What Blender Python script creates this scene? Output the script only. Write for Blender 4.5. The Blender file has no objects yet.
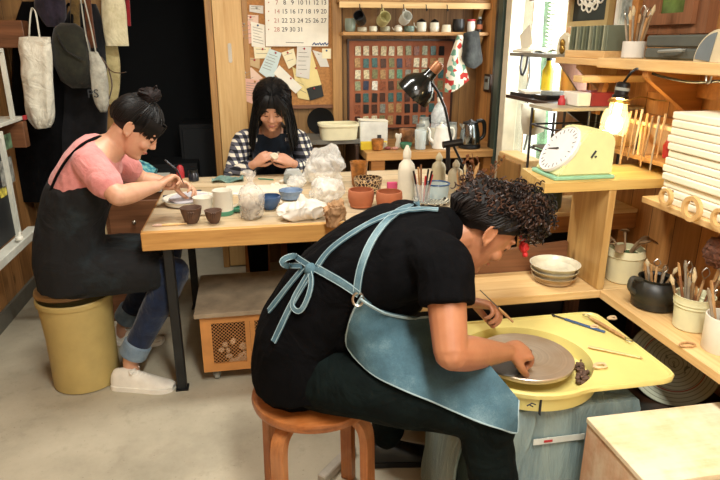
import bpy, bmesh, math, random
from mathutils import Vector, Matrix, Quaternion, noise
from mathutils.bvhtree import BVHTree
R = math.radians
V = Vector
rnd = random.Random(7)
SC = bpy.context.scene
COL = SC.collection

# ---------------------------------------------------------------- camera
EYE = V((0, 0, 1.42)); PITCH = R(18.3); YAW = R(10.4); FPX = 600.0
FW = V((math.sin(YAW)*math.cos(PITCH), math.cos(YAW)*math.cos(PITCH), -math.sin(PITCH)))
RT = V((math.cos(YAW), -math.sin(YAW), 0)); UP = RT.cross(FW)
cam = bpy.data.cameras.new('camera'); camo = bpy.data.objects.new('camera', cam); COL.objects.link(camo)
cam.lens = 30.0; cam.sensor_width = 36.0; cam.clip_start = 0.02
camo.matrix_world = Matrix.Translation(EYE) @ Matrix((RT, UP, -FW)).transposed().to_4x4()
SC.camera = camo

def ray(px, py): return FW + RT*((px-360)/FPX) + UP*((240-py)/FPX)
def P(px, py, z=None, Y=None, X=None):
    """a point of the room seen at this pixel, at a known height z, depth Y or width X"""
    d = ray(px, py)
    t = (z-EYE.z)/d.z if z is not None else (Y/d.y if Y is not None else X/d.x)
    return EYE + d*t

# ---------------------------------------------------------------- objects
MW = {}
def link(o): COL.objects.link(o); return o
def props(o, label=None, cat=None, group=None, kind=None):
    if label: o['label'] = label
    if cat: o['category'] = cat
    if group: o['group'] = group
    if kind: o['kind'] = kind
    return o
def thing(name, label, cat, loc=(0, 0, 0), rz=0.0, group=None):
    o = link(bpy.data.objects.new(name, None)); o.location = loc; o.rotation_euler = (0, 0, rz)
    o.empty_display_size = .05
    MW[o] = Matrix.Translation(V(loc)) @ Matrix.Rotation(rz, 4, 'Z')
    return props(o, label, cat, group)
def finish(bm, smooth=True, angle=40):
    bmesh.ops.recalc_face_normals(bm, faces=bm.faces)
    for f in bm.faces: f.smooth = smooth
    if smooth:
        ca = R(angle)
        for e in bm.edges:
            if len(e.link_faces) == 2 and e.calc_face_angle(0) > ca: e.smooth = False
def tomesh(name, bm, mat, smooth=True, angle=40, fin=True):
    if fin: finish(bm, smooth, angle)
    me = bpy.data.meshes.new(name); bm.to_mesh(me); bm.free()
    for m in (mat if isinstance(mat, (list, tuple)) else [mat]): me.materials.append(m)
    return me
def part(name, bm, mat, parent, label=None, smooth=True, angle=40, kind=None, fin=True):
    m = MW[parent]
    bmesh.ops.transform(bm, matrix=m.inverted(), verts=bm.verts)
    o = link(bpy.data.objects.new(name, tomesh(name, bm, mat, smooth, angle, fin)))
    o.parent = parent; MW[o] = m
    return props(o, label, None, None, kind)
def solo(name, bm, mat, label=None, cat=None, group=None, loc=None, rz=0.0, smooth=True, angle=40, kind=None, fin=True):
    if loc is None:
        lo = V([min(v.co[i] for v in bm.verts) for i in range(3)]); hi = V([max(v.co[i] for v in bm.verts) for i in range(3)])
        loc = V(((lo.x+hi.x)/2, (lo.y+hi.y)/2, lo.z))
        bmesh.ops.translate(bm, vec=-loc, verts=bm.verts)
    o = link(bpy.data.objects.new(name, tomesh(name, bm, mat, smooth, angle, fin)))
    o.location = loc; o.rotation_euler = (0, 0, rz)
    MW[o] = Matrix.Translation(V(loc)) @ Matrix.Rotation(rz, 4, 'Z')
    return props(o, label, cat, group, kind)
def struct(name, bm, mat, **k): return solo(name, bm, mat, kind='structure', **k)
def dup(o, loc=None, rz=None, label=None, parent=None):
    c = o.copy(); link(c); c.parent = parent
    if loc is not None: c.location = loc
    if rz is not None: c.rotation_euler = (0, 0, rz)
    if label: c['label'] = label
    for ch in [x for x in o.children]: dup(ch, parent=c)
    return c
def place(o, loc, rz=0.0):
    o.location = loc; o.rotation_euler = (0, 0, rz)
    MW[o] = Matrix.Translation(V(loc)) @ Matrix.Rotation(rz, 4, 'Z'); return o

# ---------------------------------------------------------------- shapes
def B(): return bmesh.new()
def box(bm, c, s, rot=None, bev=0.0, seg=1):
    g = bmesh.ops.create_cube(bm, size=1.0)
    vs = g['verts']
    m = Matrix.Translation(V(c)) @ (rot.to_4x4() if rot else Matrix.Identity(4)) @ Matrix.Diagonal((s[0], s[1], s[2], 1))
    bmesh.ops.transform(bm, matrix=m, verts=vs)
    if bev > 0:
        es = list({e for v in vs for e in v.link_edges})
        bmesh.ops.bevel(bm, geom=es, offset=bev, segments=seg, affect='EDGES', profile=.5)
    return bm
def bx(x0, x1, y0, y1, z0, z1, bev=0.0, bm=None, seg=1):
    return box(bm or B(), ((x0+x1)/2, (y0+y1)/2, (z0+z1)/2), (abs(x1-x0), abs(y1-y0), abs(z1-z0)), None, bev, seg)
def frames(pts):
    n = len(pts); T = []
    for i in range(n):
        t = pts[min(i+1, n-1)] - pts[max(i-1, 0)]
        T.append(t.normalized() if t.length > 1e-9 else V((0, 0, 1)))
    a = V((0, 0, 1)) if abs(T[0].z) < .9 else V((1, 0, 0))
    u = T[0].cross(a).normalized(); out = []
    for i in range(n):
        u = (u - T[i]*u.dot(T[i]))
        u = u.normalized() if u.length > 1e-6 else T[i].orthogonal().normalized()
        out.append((T[i], u, T[i].cross(u).normalized()))
    return out
def rings(bm, rr, cap=True, closed=False):
    vs = [[bm.verts.new(p) for p in r] for r in rr]
    n = len(vs[0]); m = len(vs)
    for i in range(m if closed else m-1):
        a, b = vs[i], vs[(i+1) % m]
        for j in range(n):
            try: bm.faces.new((a[j], a[(j+1) % n], b[(j+1) % n], b[j]))
            except ValueError: pass
    if cap and not closed:
        for r in (vs[0], vs[-1]):
            try: bm.faces.new(r)
            except ValueError: pass
    return vs
def tube(bm, pts, r, n=8, cap=True, sq=None, closed=False):
    pts = [V(p) for p in pts]
    rs = r if isinstance(r, (list, tuple)) else [r]*len(pts)
    fr = frames(pts); rr = []
    for p, (t, u, w), q in zip(pts, fr, rs):
        a, b = (q if isinstance(q, (list, tuple)) else (q, q))
        rr.append([p + u*a*math.cos(k*2*math.pi/n) + w*b*math.sin(k*2*math.pi/n) for k in range(n)])
    rings(bm, rr, cap, closed); return bm
def cr(pts, k=6):
    """Catmull-Rom through points (Vectors or lists of floats)"""
    P_ = [list(p) for p in pts]; out = []
    for i in range(len(P_)-1):
        p0, p1, p2, p3 = P_[max(i-1, 0)], P_[i], P_[i+1], P_[min(i+2, len(P_)-1)]
        for s in range(k):
            t = s/k
            out.append([.5*((2*b)+(-a+c)*t+(2*a-5*b+4*c-d)*t*t+(-a+3*b-3*c+d)*t**3) for a, b, c, d in zip(p0, p1, p2, p3)])
    out.append(P_[-1]); return out
def curve(bm, pts, r, n=8, k=6, cap=True):
    """smooth tube; r a number or one radius per control point"""
    rs = r if isinstance(r, (list, tuple)) else [r]*len(pts)
    q = cr([list(p)+[a] for p, a in zip(pts, rs)], k)
    return tube(bm, [V(x[:3]) for x in q], [max(x[3], 1e-4) for x in q], n, cap)
def lathe(bm, prof, n=32, c=(0, 0, 0), m=None):
    """closed profile of (r, z) turned about z; r=0 ends are poles"""
    c = V(c); prev = None; fs = []
    def ring(r, z):
        if r < 1e-6: return [bm.verts.new((0, 0, z))]
        return [bm.verts.new((r*math.cos(2*math.pi*k/n), r*math.sin(2*math.pi*k/n), z)) for k in range(n)]
    allv = []
    for r, z in prof:
        cur = ring(r, z); allv += cur
        if prev is not None:
            if len(prev) == 1 and len(cur) > 1:
                for j in range(n): bm.faces.new((prev[0], cur[(j+1) % n], cur[j]))
            elif len(cur) == 1 and len(prev) > 1:
                for j in range(n): bm.faces.new((prev[j], prev[(j+1) % n], cur[0]))
            elif len(cur) > 1:
                for j in range(n): bm.faces.new((prev[j], prev[(j+1) % n], cur[(j+1) % n], cur[j]))
        prev = cur
    M_ = Matrix.Translation(c) @ (m.to_4x4() if m else Matrix.Identity(4))
    bmesh.ops.transform(bm, matrix=M_, verts=allv); return bm
def vessel(prof, wall=.004, n=32, c=(0, 0, 0), bm=None, m=None, floor_=.006):
    """outer profile bottom->top turned into a hollow vessel with thickness"""
    out = [(0, prof[0][1])] + list(prof)
    inn = [(max(r-wall, .001), z) for r, z in reversed(prof)]
    zb = prof[0][1]+floor_
    inn = [(r, z) for r, z in inn if z > zb+.001]
    inn.append((max(inn[-1][0]-.001, .001), zb)); inn.append((0, zb))
    return lathe(bm or B(), out+inn, n, c, m)
def ell(bm, c, r, m=None, sub=3):
    g = bmesh.ops.create_icosphere(bm, subdivisions=sub, radius=1.0)
    r = (r, r, r) if not isinstance(r, (list, tuple)) else r
    M_ = Matrix.Translation(V(c)) @ (m.to_4x4() if m else Matrix.Identity(4)) @ Matrix.Diagonal((r[0], r[1], r[2], 1))
    bmesh.ops.transform(bm, matrix=M_, verts=g['verts']); return g['verts']
def prism(bm, out, z0, z1, m=None):
    """2D outline extruded z0..z1, optional transform matrix (4x4)"""
    a = [bm.verts.new((x, y, z0)) for x, y in out]; b = [bm.verts.new((x, y, z1)) for x, y in out]
    n = len(out)
    bm.faces.new(list(reversed(a))); bm.faces.new(b)
    for i in range(n): bm.faces.new((a[i], a[(i+1) % n], b[(i+1) % n], b[i]))
    if m: bmesh.ops.transform(bm, matrix=m, verts=a+b)
    return bm
def basis(x, y, z, o=(0, 0, 0)):
    m = Matrix((V(x), V(y), V(z))).transposed().to_4x4(); m.translation = V(o); return m
def look(fwd, up):
    """3x3 with local y = fwd, z ~ up, x = side"""
    y = V(fwd).normalized(); x = y.cross(V(up)).normalized(); z = x.cross(y)
    return Matrix((x, y, z)).transposed()
def sheet(bm, grid, th, k=4):
    """control grid of points (rows x cols) smoothed into a cloth with thickness"""
    rows = [cr(r, k) for r in grid]
    cols = [cr([r[j] for r in rows], k) for j in range(len(rows[0]))]
    nu, nv = len(cols), len(cols[0])
    pt = [[V(cols[i][j]) for j in range(nv)] for i in range(nu)]
    def nor(i, j):
        a = pt[min(i+1, nu-1)][j]-pt[max(i-1, 0)][j]; b = pt[i][min(j+1, nv-1)]-pt[i][max(j-1, 0)]
        c = a.cross(b); return c.normalized() if c.length > 1e-9 else V((0, 0, 1))
    T = [[bm.verts.new(pt[i][j]+nor(i, j)*th/2) for j in range(nv)] for i in range(nu)]
    U = [[bm.verts.new(pt[i][j]-nor(i, j)*th/2) for j in range(nv)] for i in range(nu)]
    for i in range(nu-1):
        for j in range(nv-1):
            bm.faces.new((T[i][j], T[i+1][j], T[i+1][j+1], T[i][j+1]))
            bm.faces.new((U[i][j], U[i][j+1], U[i+1][j+1], U[i+1][j]))
    for i in range(nu-1):
        for j in (0, nv-1): bm.faces.new((T[i][j], U[i][j], U[i+1][j], T[i+1][j]))
    for j in range(nv-1):
        for i in (0, nu-1): bm.faces.new((T[i][j], T[i][j+1], U[i][j+1], U[i][j]))
    return bm
def jitter(bm, amt, freq=8.0, seed=0.0, verts=None):
    for v in (verts or bm.verts):
        d = noise.noise_vector(v.co*freq + V((seed, seed*1.7, seed*.3)))
        v.co += d*amt
    return bm
def bake(bm, voxel, smooth=3, fac=.5):
    """union of overlapping closed shapes as one continuous skin (voxel remesh, smoothed)"""
    bmesh.ops.recalc_face_normals(bm, faces=bm.faces)
    me = bpy.data.meshes.new('tmp'); bm.to_mesh(me); bm.free()
    o = link(bpy.data.objects.new('tmp', me))
    r = o.modifiers.new('r', 'REMESH'); r.mode = 'VOXEL'; r.voxel_size = voxel; r.use_smooth_shade = True
    if smooth:
        s = o.modifiers.new('s', 'SMOOTH'); s.factor = fac; s.iterations = smooth
    dg = bpy.context.evaluated_depsgraph_get()
    me2 = bpy.data.meshes.new_from_object(o.evaluated_get(dg))
    out = B(); out.from_mesh(me2)
    bpy.data.objects.remove(o); bpy.data.meshes.remove(me); bpy.data.meshes.remove(me2)
    for f in out.faces: f.smooth = True
    return out
def bvh(bm): bm.normal_update(); return BVHTree.FromBMesh(bm)
def limb(bm, ctrl, n=16, k=5, ends=(1, 1)):
    """ctrl: (point, radius) or (point, (ra, rb), side) -> closed tapered limb with rounded ends"""
    pts = [V(c[0]) for c in ctrl]; ra = []; rb = []
    for c in ctrl:
        a, b = c[1] if isinstance(c[1], (list, tuple)) else (c[1], c[1]); ra.append(a); rb.append(b)
    q = cr([list(p)+[a, b] for p, a, b in zip(pts, ra, rb)], k)
    side = ctrl[0][2] if len(ctrl[0]) > 2 else None
    pp = [V(x[:3]) for x in q]
    if side is None:
        tube(bm, pp, [(x[3], x[4]) for x in q], n)
    else:
        rr = []
        for i, x in enumerate(q):
            t = (pp[min(i+1, len(pp)-1)]-pp[max(i-1, 0)]).normalized()
            u = V(side); u = (u-t*u.dot(t)).normalized(); w = t.cross(u)
            rr.append([pp[i]+u*x[3]*math.cos(a)+w*x[4]*math.sin(a) for a in [2*math.pi*j/n for j in range(n)]])
        rings(bm, rr)
    for idx, e in ((0, 0), (-1, -1)):
        if not ends[idx]: continue
        r_ = min(ra[e], rb[e]); ell(bm, pts[e], r_*.97, sub=2)
    return bm
def text(txt, size, m, depth=.0006, align='CENTER'):
    """lettering as a mesh in a bmesh, placed by 4x4 m (x right, y up, z out)"""
    cu = bpy.data.curves.new('t', 'FONT'); cu.body = txt; cu.size = size; cu.extrude = depth; cu.align_x = align; cu.align_y = 'CENTER'
    cu.resolution_u = 3
    o = link(bpy.data.objects.new('t', cu)); dg = bpy.context.evaluated_depsgraph_get()
    me = bpy.data.meshes.new_from_object(o.evaluated_get(dg)); b = B(); b.from_mesh(me)
    bpy.data.objects.remove(o); bpy.data.curves.remove(cu); bpy.data.meshes.remove(me)
    bmesh.ops.transform(b, matrix=m, verts=b.verts); return b
def merge(dst, src):
    me = bpy.data.meshes.new('m'); src.to_mesh(me); src.free(); dst.from_mesh(me); bpy.data.meshes.remove(me); return dst

# ---------------------------------------------------------------- materials
def hx(s):
    s = s.lstrip('#'); c = [int(s[i:i+2], 16)/255 for i in (0, 2, 4)]
    return tuple((x/12.92 if x <= .04045 else ((x+.055)/1.055)**2.4) for x in c)+(1,)
class NT:
    def __init__(s, name):
        s.m = bpy.data.materials.new(name); s.m.use_nodes = True; s.t = s.m.node_tree
        s.b = s.t.nodes['Principled BSDF']; s.out = s.t.nodes['Material Output']
    def n(s, typ, **k):
        x = s.t.nodes.new(typ)
        for a, b in k.items():
            if a.startswith('i_'): x.inputs[a[2:].replace('_', ' ')].default_value = b
            else: setattr(x, a, b)
        return x
    def l(s, a, b): s.t.links.new(a, b)
    def co(s, scale=(1, 1, 1), rot=(0, 0, 0)):
        c = s.n('ShaderNodeTexCoord'); m = s.n('ShaderNodeMapping'); m.inputs['Scale'].default_value = scale; m.inputs['Rotation'].default_value = rot
        s.l(c.outputs['Object'], m.inputs[0]); return m.outputs[0]
    def noise(s, vec, scale=5, detail=4, rough=.55, dist=0):
        x = s.n('ShaderNodeTexNoise'); x.inputs['Scale'].default_value = scale; x.inputs['Detail'].default_value = detail
        x.inputs['Roughness'].default_value = rough; x.inputs['Distortion'].default_value = dist
        s.l(vec, x.inputs['Vector']); return x.outputs['Fac']
    def ramp(s, fac, stops):
        x = s.n('ShaderNodeValToRGB'); e = x.color_ramp.elements
        while len(e) < len(stops): e.new(.5)
        for q, (p, c) in zip(e, stops): q.position = p; q.color = c
        s.l(fac, x.inputs[0]); return x.outputs[0]
    def mix(s, fac, a, b, typ='MIX'):
        x = s.n('ShaderNodeMix', data_type='RGBA', blend_type=typ)
        for v, i in ((fac, 0), (a, 6), (b, 7)):
            if hasattr(v, 'is_output') or isinstance(v, bpy.types.NodeSocket): s.l(v, x.inputs[i])
            else: x.inputs[i].default_value = v
        return x.outputs[2]
    def math(s, op, a, b=0.0):
        x = s.n('ShaderNodeMath', operation=op)
        for v, i in ((a, 0), (b, 1)):
            if isinstance(v, bpy.types.NodeSocket): s.l(v, x.inputs[i])
            else: x.inputs[i].default_value = v
        return x.outputs[0]
    def bump(s, h, strength=.3, dist=.01):
        x = s.n('ShaderNodeBump'); x.inputs['Strength'].default_value = strength; x.inputs['Distance'].default_value = dist
        s.l(h, x.inputs['Height']); s.l(x.outputs[0], s.b.inputs['Normal'])
def plain(name, c, rough=.6, metal=0.0, var=.08, vscale=12, bump=0.0, bscale=60, spec=.5, coat=0.0):
    t = NT(name); c = hx(c) if isinstance(c, str) else c
    v = t.co(); n = t.noise(v, vscale, 5)
    d = tuple(max(0, x*(1-var*2.2)) for x in c[:3])+(1,); l = tuple(min(1, x*(1+var)) for x in c[:3])+(1,)
    t.l(t.ramp(n, [(.3, d), (.7, l)]), t.b.inputs['Base Color'])
    t.b.inputs['Roughness'].default_value = rough; t.b.inputs['Metallic'].default_value = metal
    t.b.inputs['Specular IOR Level'].default_value = spec; t.b.inputs['Coat Weight'].default_value = coat
    if bump: t.bump(t.noise(v, bscale, 4), bump, .004)
    return t.m
def wood(name, c1, c2, axis='X', width=0.0, wax='X', rough=.5, scale=1.0, knots=.0, dirt=None, dirt_amt=0.0, stretch=14):
    """grain along axis; width>0 makes boards laid along wax"""
    t = NT(name); c1, c2 = hx(c1), hx(c2)
    sc = [stretch*scale]*3; sc['XYZ'.index(axis)] = 1.1*scale
    tc = t.n('ShaderNodeTexCoord'); vec = tc.outputs['Object']
    if width > 0:
        sp = t.n('ShaderNodeSeparateXYZ'); t.l(vec, sp.inputs[0])
        q = t.math('DIVIDE', sp.outputs['XYZ'.index(wax)], width)
        idx = t.math('FLOOR', q); fr = t.math('FRACT', q)
        wn = t.n('ShaderNodeTexWhiteNoise', noise_dimensions='1D'); t.l(idx, wn.inputs['W'])
        off = t.n('ShaderNodeVectorMath', operation='MULTIPLY_ADD'); t.l(wn.outputs['Color'], off.inputs[0]); off.inputs[1].default_value = (7, 7, 7); t.l(vec, off.inputs[2])
        vec = off.outputs[0]
    m = t.n('ShaderNodeMapping'); m.inputs['Scale'].default_value = sc; t.l(vec, m.inputs[0])
    n1 = t.noise(m.outputs[0], 1.6, 7, .6, .8)
    m2 = t.n('ShaderNodeMapping'); s2 = [60*scale]*3; s2['XYZ'.index(axis)] = 2.0*scale; m2.inputs['Scale'].default_value = s2; t.l(vec, m2.inputs[0])
    n2 = t.noise(m2.outputs[0], 1.5, 4, .6)
    f = t.math('ADD', t.math('MULTIPLY', n1, .65), t.math('MULTIPLY', n2, .35))
    col = t.ramp(f, [(.33, c2), (.62, c1)])
    if knots > 0:
        m3 = t.n('ShaderNodeMapping'); s3 = [9.0]*3; s3['XYZ'.index(axis)] = 4.0; m3.inputs['Scale'].default_value = s3; t.l(vec, m3.inputs[0])
        vo = t.n('ShaderNodeTexVoronoi'); vo.inputs['Scale'].default_value = 1.0; t.l(m3.outputs[0], vo.inputs['Vector'])
        kk = t.ramp(vo.outputs['Distance'], [(.05, (1, 1, 1, 1)), (.17, (0, 0, 0, 1))])
        col = t.mix(t.math('MULTIPLY', kk, knots), col, tuple(x*.28 for x in c2[:3])+(1,))
    if dirt:
        dn = t.noise(t.co(), 6, 6, .65); col = t.mix(t.math('MULTIPLY', t.ramp(dn, [(.4, (0, 0, 0, 1)), (.6, (1, 1, 1, 1))]), dirt_amt), col, hx(dirt))
    if width > 0:
        tone = t.n('ShaderNodeMapRange'); t.l(wn.outputs['Value'], tone.inputs[0]); tone.inputs[3].default_value = .78; tone.inputs[4].default_value = 1.12
        cm = t.n('ShaderNodeCombineColor'); 
        for i in range(3): t.l(tone.outputs[0], cm.inputs[i])
        col = t.mix(1.0, col, cm.outputs[0], 'MULTIPLY')
        g = t.math('LESS_THAN', t.math('ABSOLUTE', t.math('SUBTRACT', fr, .5)), .488)
        col = t.mix(t.math('SUBTRACT', 1.0, g), col, tuple(x*.22 for x in c2[:3])+(1,))
        t.bump(t.math('ADD', t.math('MULTIPLY', n2, .15), g), .5, .004)
    else: t.bump(n2, .12, .003)
    t.l(col, t.b.inputs['Base Color']); t.b.inputs['Roughness'].default_value = rough
    return t.m
def fabric(name, c, c2=None, scale=300, rough=.9, bump=.3, wrinkle=.5, wscale=7, sheen=.2, spec=.25):
    t = NT(name); c = hx(c); c2 = hx(c2) if c2 else tuple(x*.75 for x in c[:3])+(1,)
    v = t.co(); n = t.noise(v, 18, 6, .65); fine = t.noise(v, scale, 2)
    col = t.mix(t.ramp(n, [(.35, (0, 0, 0, 1)), (.65, (1, 1, 1, 1))]), c, c2)
    t.l(col, t.b.inputs['Base Color']); t.b.inputs['Roughness'].default_value = rough
    t.b.inputs['Sheen Weight'].default_value = sheen; t.b.inputs['Specular IOR Level'].default_value = spec
    big = t.noise(v, wscale, 3, .5, 1.2)
    t.bump(t.math('ADD', t.math('MULTIPLY', big, wrinkle*3), t.math('MULTIPLY', fine, .08)), bump, .02)
    return t.m
def clear(name, tint='#ffffff', rough=.1, alpha=.35, bump=0.0, bscale=20, milky=.0):
    """thin clear or milky plastic film / glass skin"""
    t = NT(name); b = t.b; b.inputs['Base Color'].default_value = hx(tint); b.inputs['Roughness'].default_value = rough
    tr = t.n('ShaderNodeBsdfTransparent'); tr.inputs[0].default_value = (1, 1, 1, 1); mx = t.n('ShaderNodeMixShader')
    v = t.co()
    if milky or bump:
        n = t.noise(v, bscale, 5, .6, 1.5)
        mr = t.n('ShaderNodeMapRange'); t.l(n, mr.inputs[0]); mr.inputs[1].default_value = .3; mr.inputs[2].default_value = .7
        mr.inputs[3].default_value = max(alpha-.2, 0); mr.inputs[4].default_value = min(alpha+.25+milky, 1); t.l(mr.outputs[0], mx.inputs[0])
        if bump: t.bump(n, bump, .01)
    else: mx.inputs[0].default_value = alpha
    t.l(tr.outputs[0], mx.inputs[1]); t.l(b.outputs[0], mx.inputs[2]); t.l(mx.outputs[0], t.out.inputs[0])
    return t.m
def skin(name, c):
    t = NT(name); c = hx(c); v = t.co(); n = t.noise(v, 25, 4)
    t.l(t.ramp(n, [(.3, tuple(x*m for x, m in zip(c[:3], (.88, .8, .78)))+(1,)), (.7, c)]), t.b.inputs['Base Color'])
    t.b.inputs['Roughness'].default_value = .48; t.b.inputs['Subsurface Weight'].default_value = .08
    t.b.inputs['Subsurface Radius'].default_value = (.01, .004, .002); t.b.inputs['Subsurface Scale'].default_value = .5
    t.bump(t.noise(v, 200, 3), .08, .002); return t.m
def emit(name, c, s):
    t = NT(name); t.b.inputs['Base Color'].default_value = hx(c); t.b.inputs['Emission Color'].default_value = hx(c); t.b.inputs['Emission Strength'].default_value = s
    return t.m
M = {}
M['pine'] = wood('pine', '#c4965c', '#9a6c3a', 'X', rough=.45, knots=.8)
M['pine_y'] = wood('pine_y', '#c4965c', '#9a6c3a', 'Y', rough=.45, knots=.6)
M['pine_z'] = wood('pine_z', '#b4874e', '#866034', 'Z', rough=.5, knots=.6)
M['pale'] = wood('pale_board', '#e6c68e', '#cda468', 'X', rough=.55, knots=.3)
M['pale_y'] = wood('pale_board_y', '#e2bf86', '#c69a5e', 'Y', rough=.55, knots=.3)
M['pale_z'] = wood('pale_board_z', '#d8b47a', '#bd9155', 'Z', rough=.55, knots=.5)
M['tabletop'] = wood('table_top', '#d6c09a', '#bd9f72', 'X', width=.12, wax='Y', rough=.5, dirt='#d8cdb8', dirt_amt=.35)
M['tableedge'] = wood('table_edge', '#d8a860', '#b27e40', 'X', rough=.45, knots=.9)
M['wallwood'] = wood('wall_boards', '#a8804c', '#77552e', 'Z', width=.11, wax='X', rough=.55, knots=.7)
M['wallwood_y'] = wood('wall_boards_side', '#b58450', '#84592e', 'Z', width=.13, wax='Y', rough=.5, knots=.7)
M['brown'] = wood('brown_wood', '#85583a', '#583820', 'X', rough=.45)
M['brown_z'] = wood('brown_wood_z', '#8c5c3c', '#5c3a22', 'Z', rough=.45)
M['darkwood'] = wood('dark_wood', '#3c2416', '#22140c', 'X', rough=.4)
M['orange'] = wood('orange_wood', '#b87c40', '#8a5828', 'X', rough=.4)
M['stoolwood'] = wood('stool_wood', '#a8642f', '#6f3c18', 'Z', rough=.35, dirt='#d8a878', dirt_amt=.25, scale=1.5)
M['stoolseat'] = wood('stool_seat', '#a05c28', '#623414', 'X', rough=.3, dirt='#c99060', dirt_amt=.3, scale=1.5)
M['clay'] = plain('wet_clay', '#5e4536', .75, bump=.3)
M['drytool'] = wood('tool_wood', '#c49a66', '#8a5f36', 'Z', rough=.6, scale=2)
M['terra'] = plain('terracotta', '#b06844', .8, bump=.15)
M['white'] = plain('white_glaze', '#e6e2d2', .3, var=.05)
M['cream'] = plain('cream_plastic', '#e3dcb8', .5, var=.05)
M['paper'] = plain('paper', '#e8e2cc', .8, var=.04)
M['plaster'] = plain('plaster', '#efe6cc', .8, var=.06, vscale=7, bump=.3, bscale=25)
M['black'] = plain('black_plastic', '#101112', .35)
M['blackcloth'] = fabric('black_cloth', '#0b0b0d', '#050506', sheen=0, spec=.1)
M['steel'] = plain('steel', '#b9b5aa', .3, metal=1.0, var=.1)
M['dsteel'] = plain('dark_steel', '#55565a', .35, metal=.9)
M['blackmetal'] = plain('black_metal', '#15181a', .5, var=.4, bump=.2)
M['bluecer'] = plain('blue_glaze', '#3f5c84', .25, var=.12)
M['lblue'] = plain('light_blue_glaze', '#8097b4', .35, var=.1)
M['green'] = plain('green_plastic', '#4a8c70', .4)
M['yellow'] = plain('yellow_card', '#e6c832', .6)
M['red'] = plain('red_plastic', '#b02a30', .5)
M['pink'] = plain('pink_card', '#d9527e', .6)
M['teal'] = fabric('teal_cloth', '#2c6f84', '#1a4a66')
M['grey'] = plain('grey_plastic', '#8f938c', .6)
M['ochre'] = plain('ochre_glaze', '#a86a2c', .4, var=.3, vscale=40)
M['bottle'] = plain('squeeze_bottle', '#d8d2bc', .5, var=.05)
M['glass'] = clear('clear_glass', '#e8f0ee', .03, .22)
M['film'] = clear('plastic_film', '#f2f0e8', .22, .42, bump=.7, bscale=16, milky=.0)
M['bagfilm'] = clear('plastic_bag_film', '#ece8de', .2, .38, bump=.7, bscale=24, milky=.0)
M['bristle'] = plain('bristle', '#c8b48c', .9)
M['gold'] = plain('brass', '#a8843c', .3, metal=.8)
M['ink'] = plain('ink', '#2a2c30', .8, var=0)
M['hair'] = plain('black_hair', '#0a0808', .5, var=.2, vscale=60, spec=.3)
# ================================================================ the room
XL, XR, YB, YF, ZC = -1.32, 1.48, 3.86, -1.6, 2.45
t = NT('concrete'); v = t.co()
n1 = t.noise(v, 1.6, 8, .62); n2 = t.noise(v, 14, 6, .7); n3 = t.noise(v, 90, 3)
col = t.ramp(n1, [(.3, hx('#8c8673')), (.5, hx('#b0a892')), (.7, hx('#c2bba4'))])
col = t.mix(t.math('MULTIPLY', t.ramp(n2, [(.55, (0, 0, 0, 1)), (.72, (1, 1, 1, 1))]), .35), col, hx('#857c69'))
col = t.mix(t.math('MULTIPLY', t.ramp(n3, [(.66, (0, 0, 0, 1)), (.72, (1, 1, 1, 1))]), .5), col, hx('#6d6557'))
t.l(col, t.b.inputs['Base Color']); t.b.inputs['Roughness'].default_value = .7; t.bump(n2, .15, .004)
M['concrete'] = t.m
struct('floor', bx(-2.2, 2.2, YF-.1, 5.6, -.1, 0), M['concrete'], smooth=False)
M['ceil'] = wood('ceiling_boards', '#cdb48a', '#b4966a', 'X', width=.2, wax='Y', rough=.8)
struct('ceiling', bx(-2.2, 2.2, YF-.1, 5.6, ZC, ZC+.08), M['ceil'], smooth=False)
struct('wall_left', bx(XL-.08, XL, YF, 3.9, 0, ZC), M['wallwood_y'], smooth=False)
struct('baseboard_left', bx(XL, XL+.015, YF, 3.86, 0, .09), plain('grey_base', '#6d6b60', .7), smooth=False)
# back wall: left piece behind the coats, doorway, right piece
bm = bx(XL-.08, -.78, YB, YB+.08, 0, ZC)
struct('wall_back', bm, M['wallwood'], smooth=False)
bm = bx(-.19, XR+.06, YB, YB+.08, 0, ZC); bx(-.78, -.19, YB, YB+.08, 2.05, ZC, bm=bm)
struct('wall_back', bm, M['wallwood'], smooth=False)
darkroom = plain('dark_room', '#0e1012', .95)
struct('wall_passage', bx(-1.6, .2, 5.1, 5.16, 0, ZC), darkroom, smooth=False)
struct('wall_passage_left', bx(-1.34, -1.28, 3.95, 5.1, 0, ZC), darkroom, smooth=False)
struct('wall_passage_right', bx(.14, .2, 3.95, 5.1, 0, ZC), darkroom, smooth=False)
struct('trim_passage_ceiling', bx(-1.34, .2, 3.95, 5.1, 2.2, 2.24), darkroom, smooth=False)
# sliding door with recessed pull beside the doorway
bm = bx(-.215, -.175, YB-.05, YB+.0, 0, 2.05, .004)
struct('trim_1', bm, M['pine_z'], smooth=False)
d = thing('sliding_door', 'pale wooden sliding door with a steel pull beside the dark doorway', 'door', (-.08, YB-.035, 0)); d['kind'] = 'structure'; d.name = 'door_1'
part('panel', bx(-.172, -.005, YB-.05, YB-.015, 0.01, 2.05, .003), M['pale_z'], d, smooth=False)
pull = P(230, 53, Y=YB-.05)
b = B(); prism(b, [(.011*math.cos(a)+(0), .045*(1 if math.sin(a) > 0 else -1)+.011*math.sin(a)) for a in [i*2*math.pi/20 for i in range(20)]], 0, .004, basis((1, 0, 0), (0, 0, 1), (0, -1, 0), pull))
hd = part('handle', b, M['steel'], d, 'steel recessed oval pull')
struct('trim_2', bx(-.005, .03, YB-.03, YB, 0, 2.2, .003), M['pine_z'], smooth=False)
# vertical post between the notice board and the shelves
ps = P(337, 60, Y=YB-.03).x
struct('trim_3', bx(ps-.03, ps+.03, YB-.04, YB, 0, ZC, .004), M['pine_z'], smooth=False)
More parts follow.
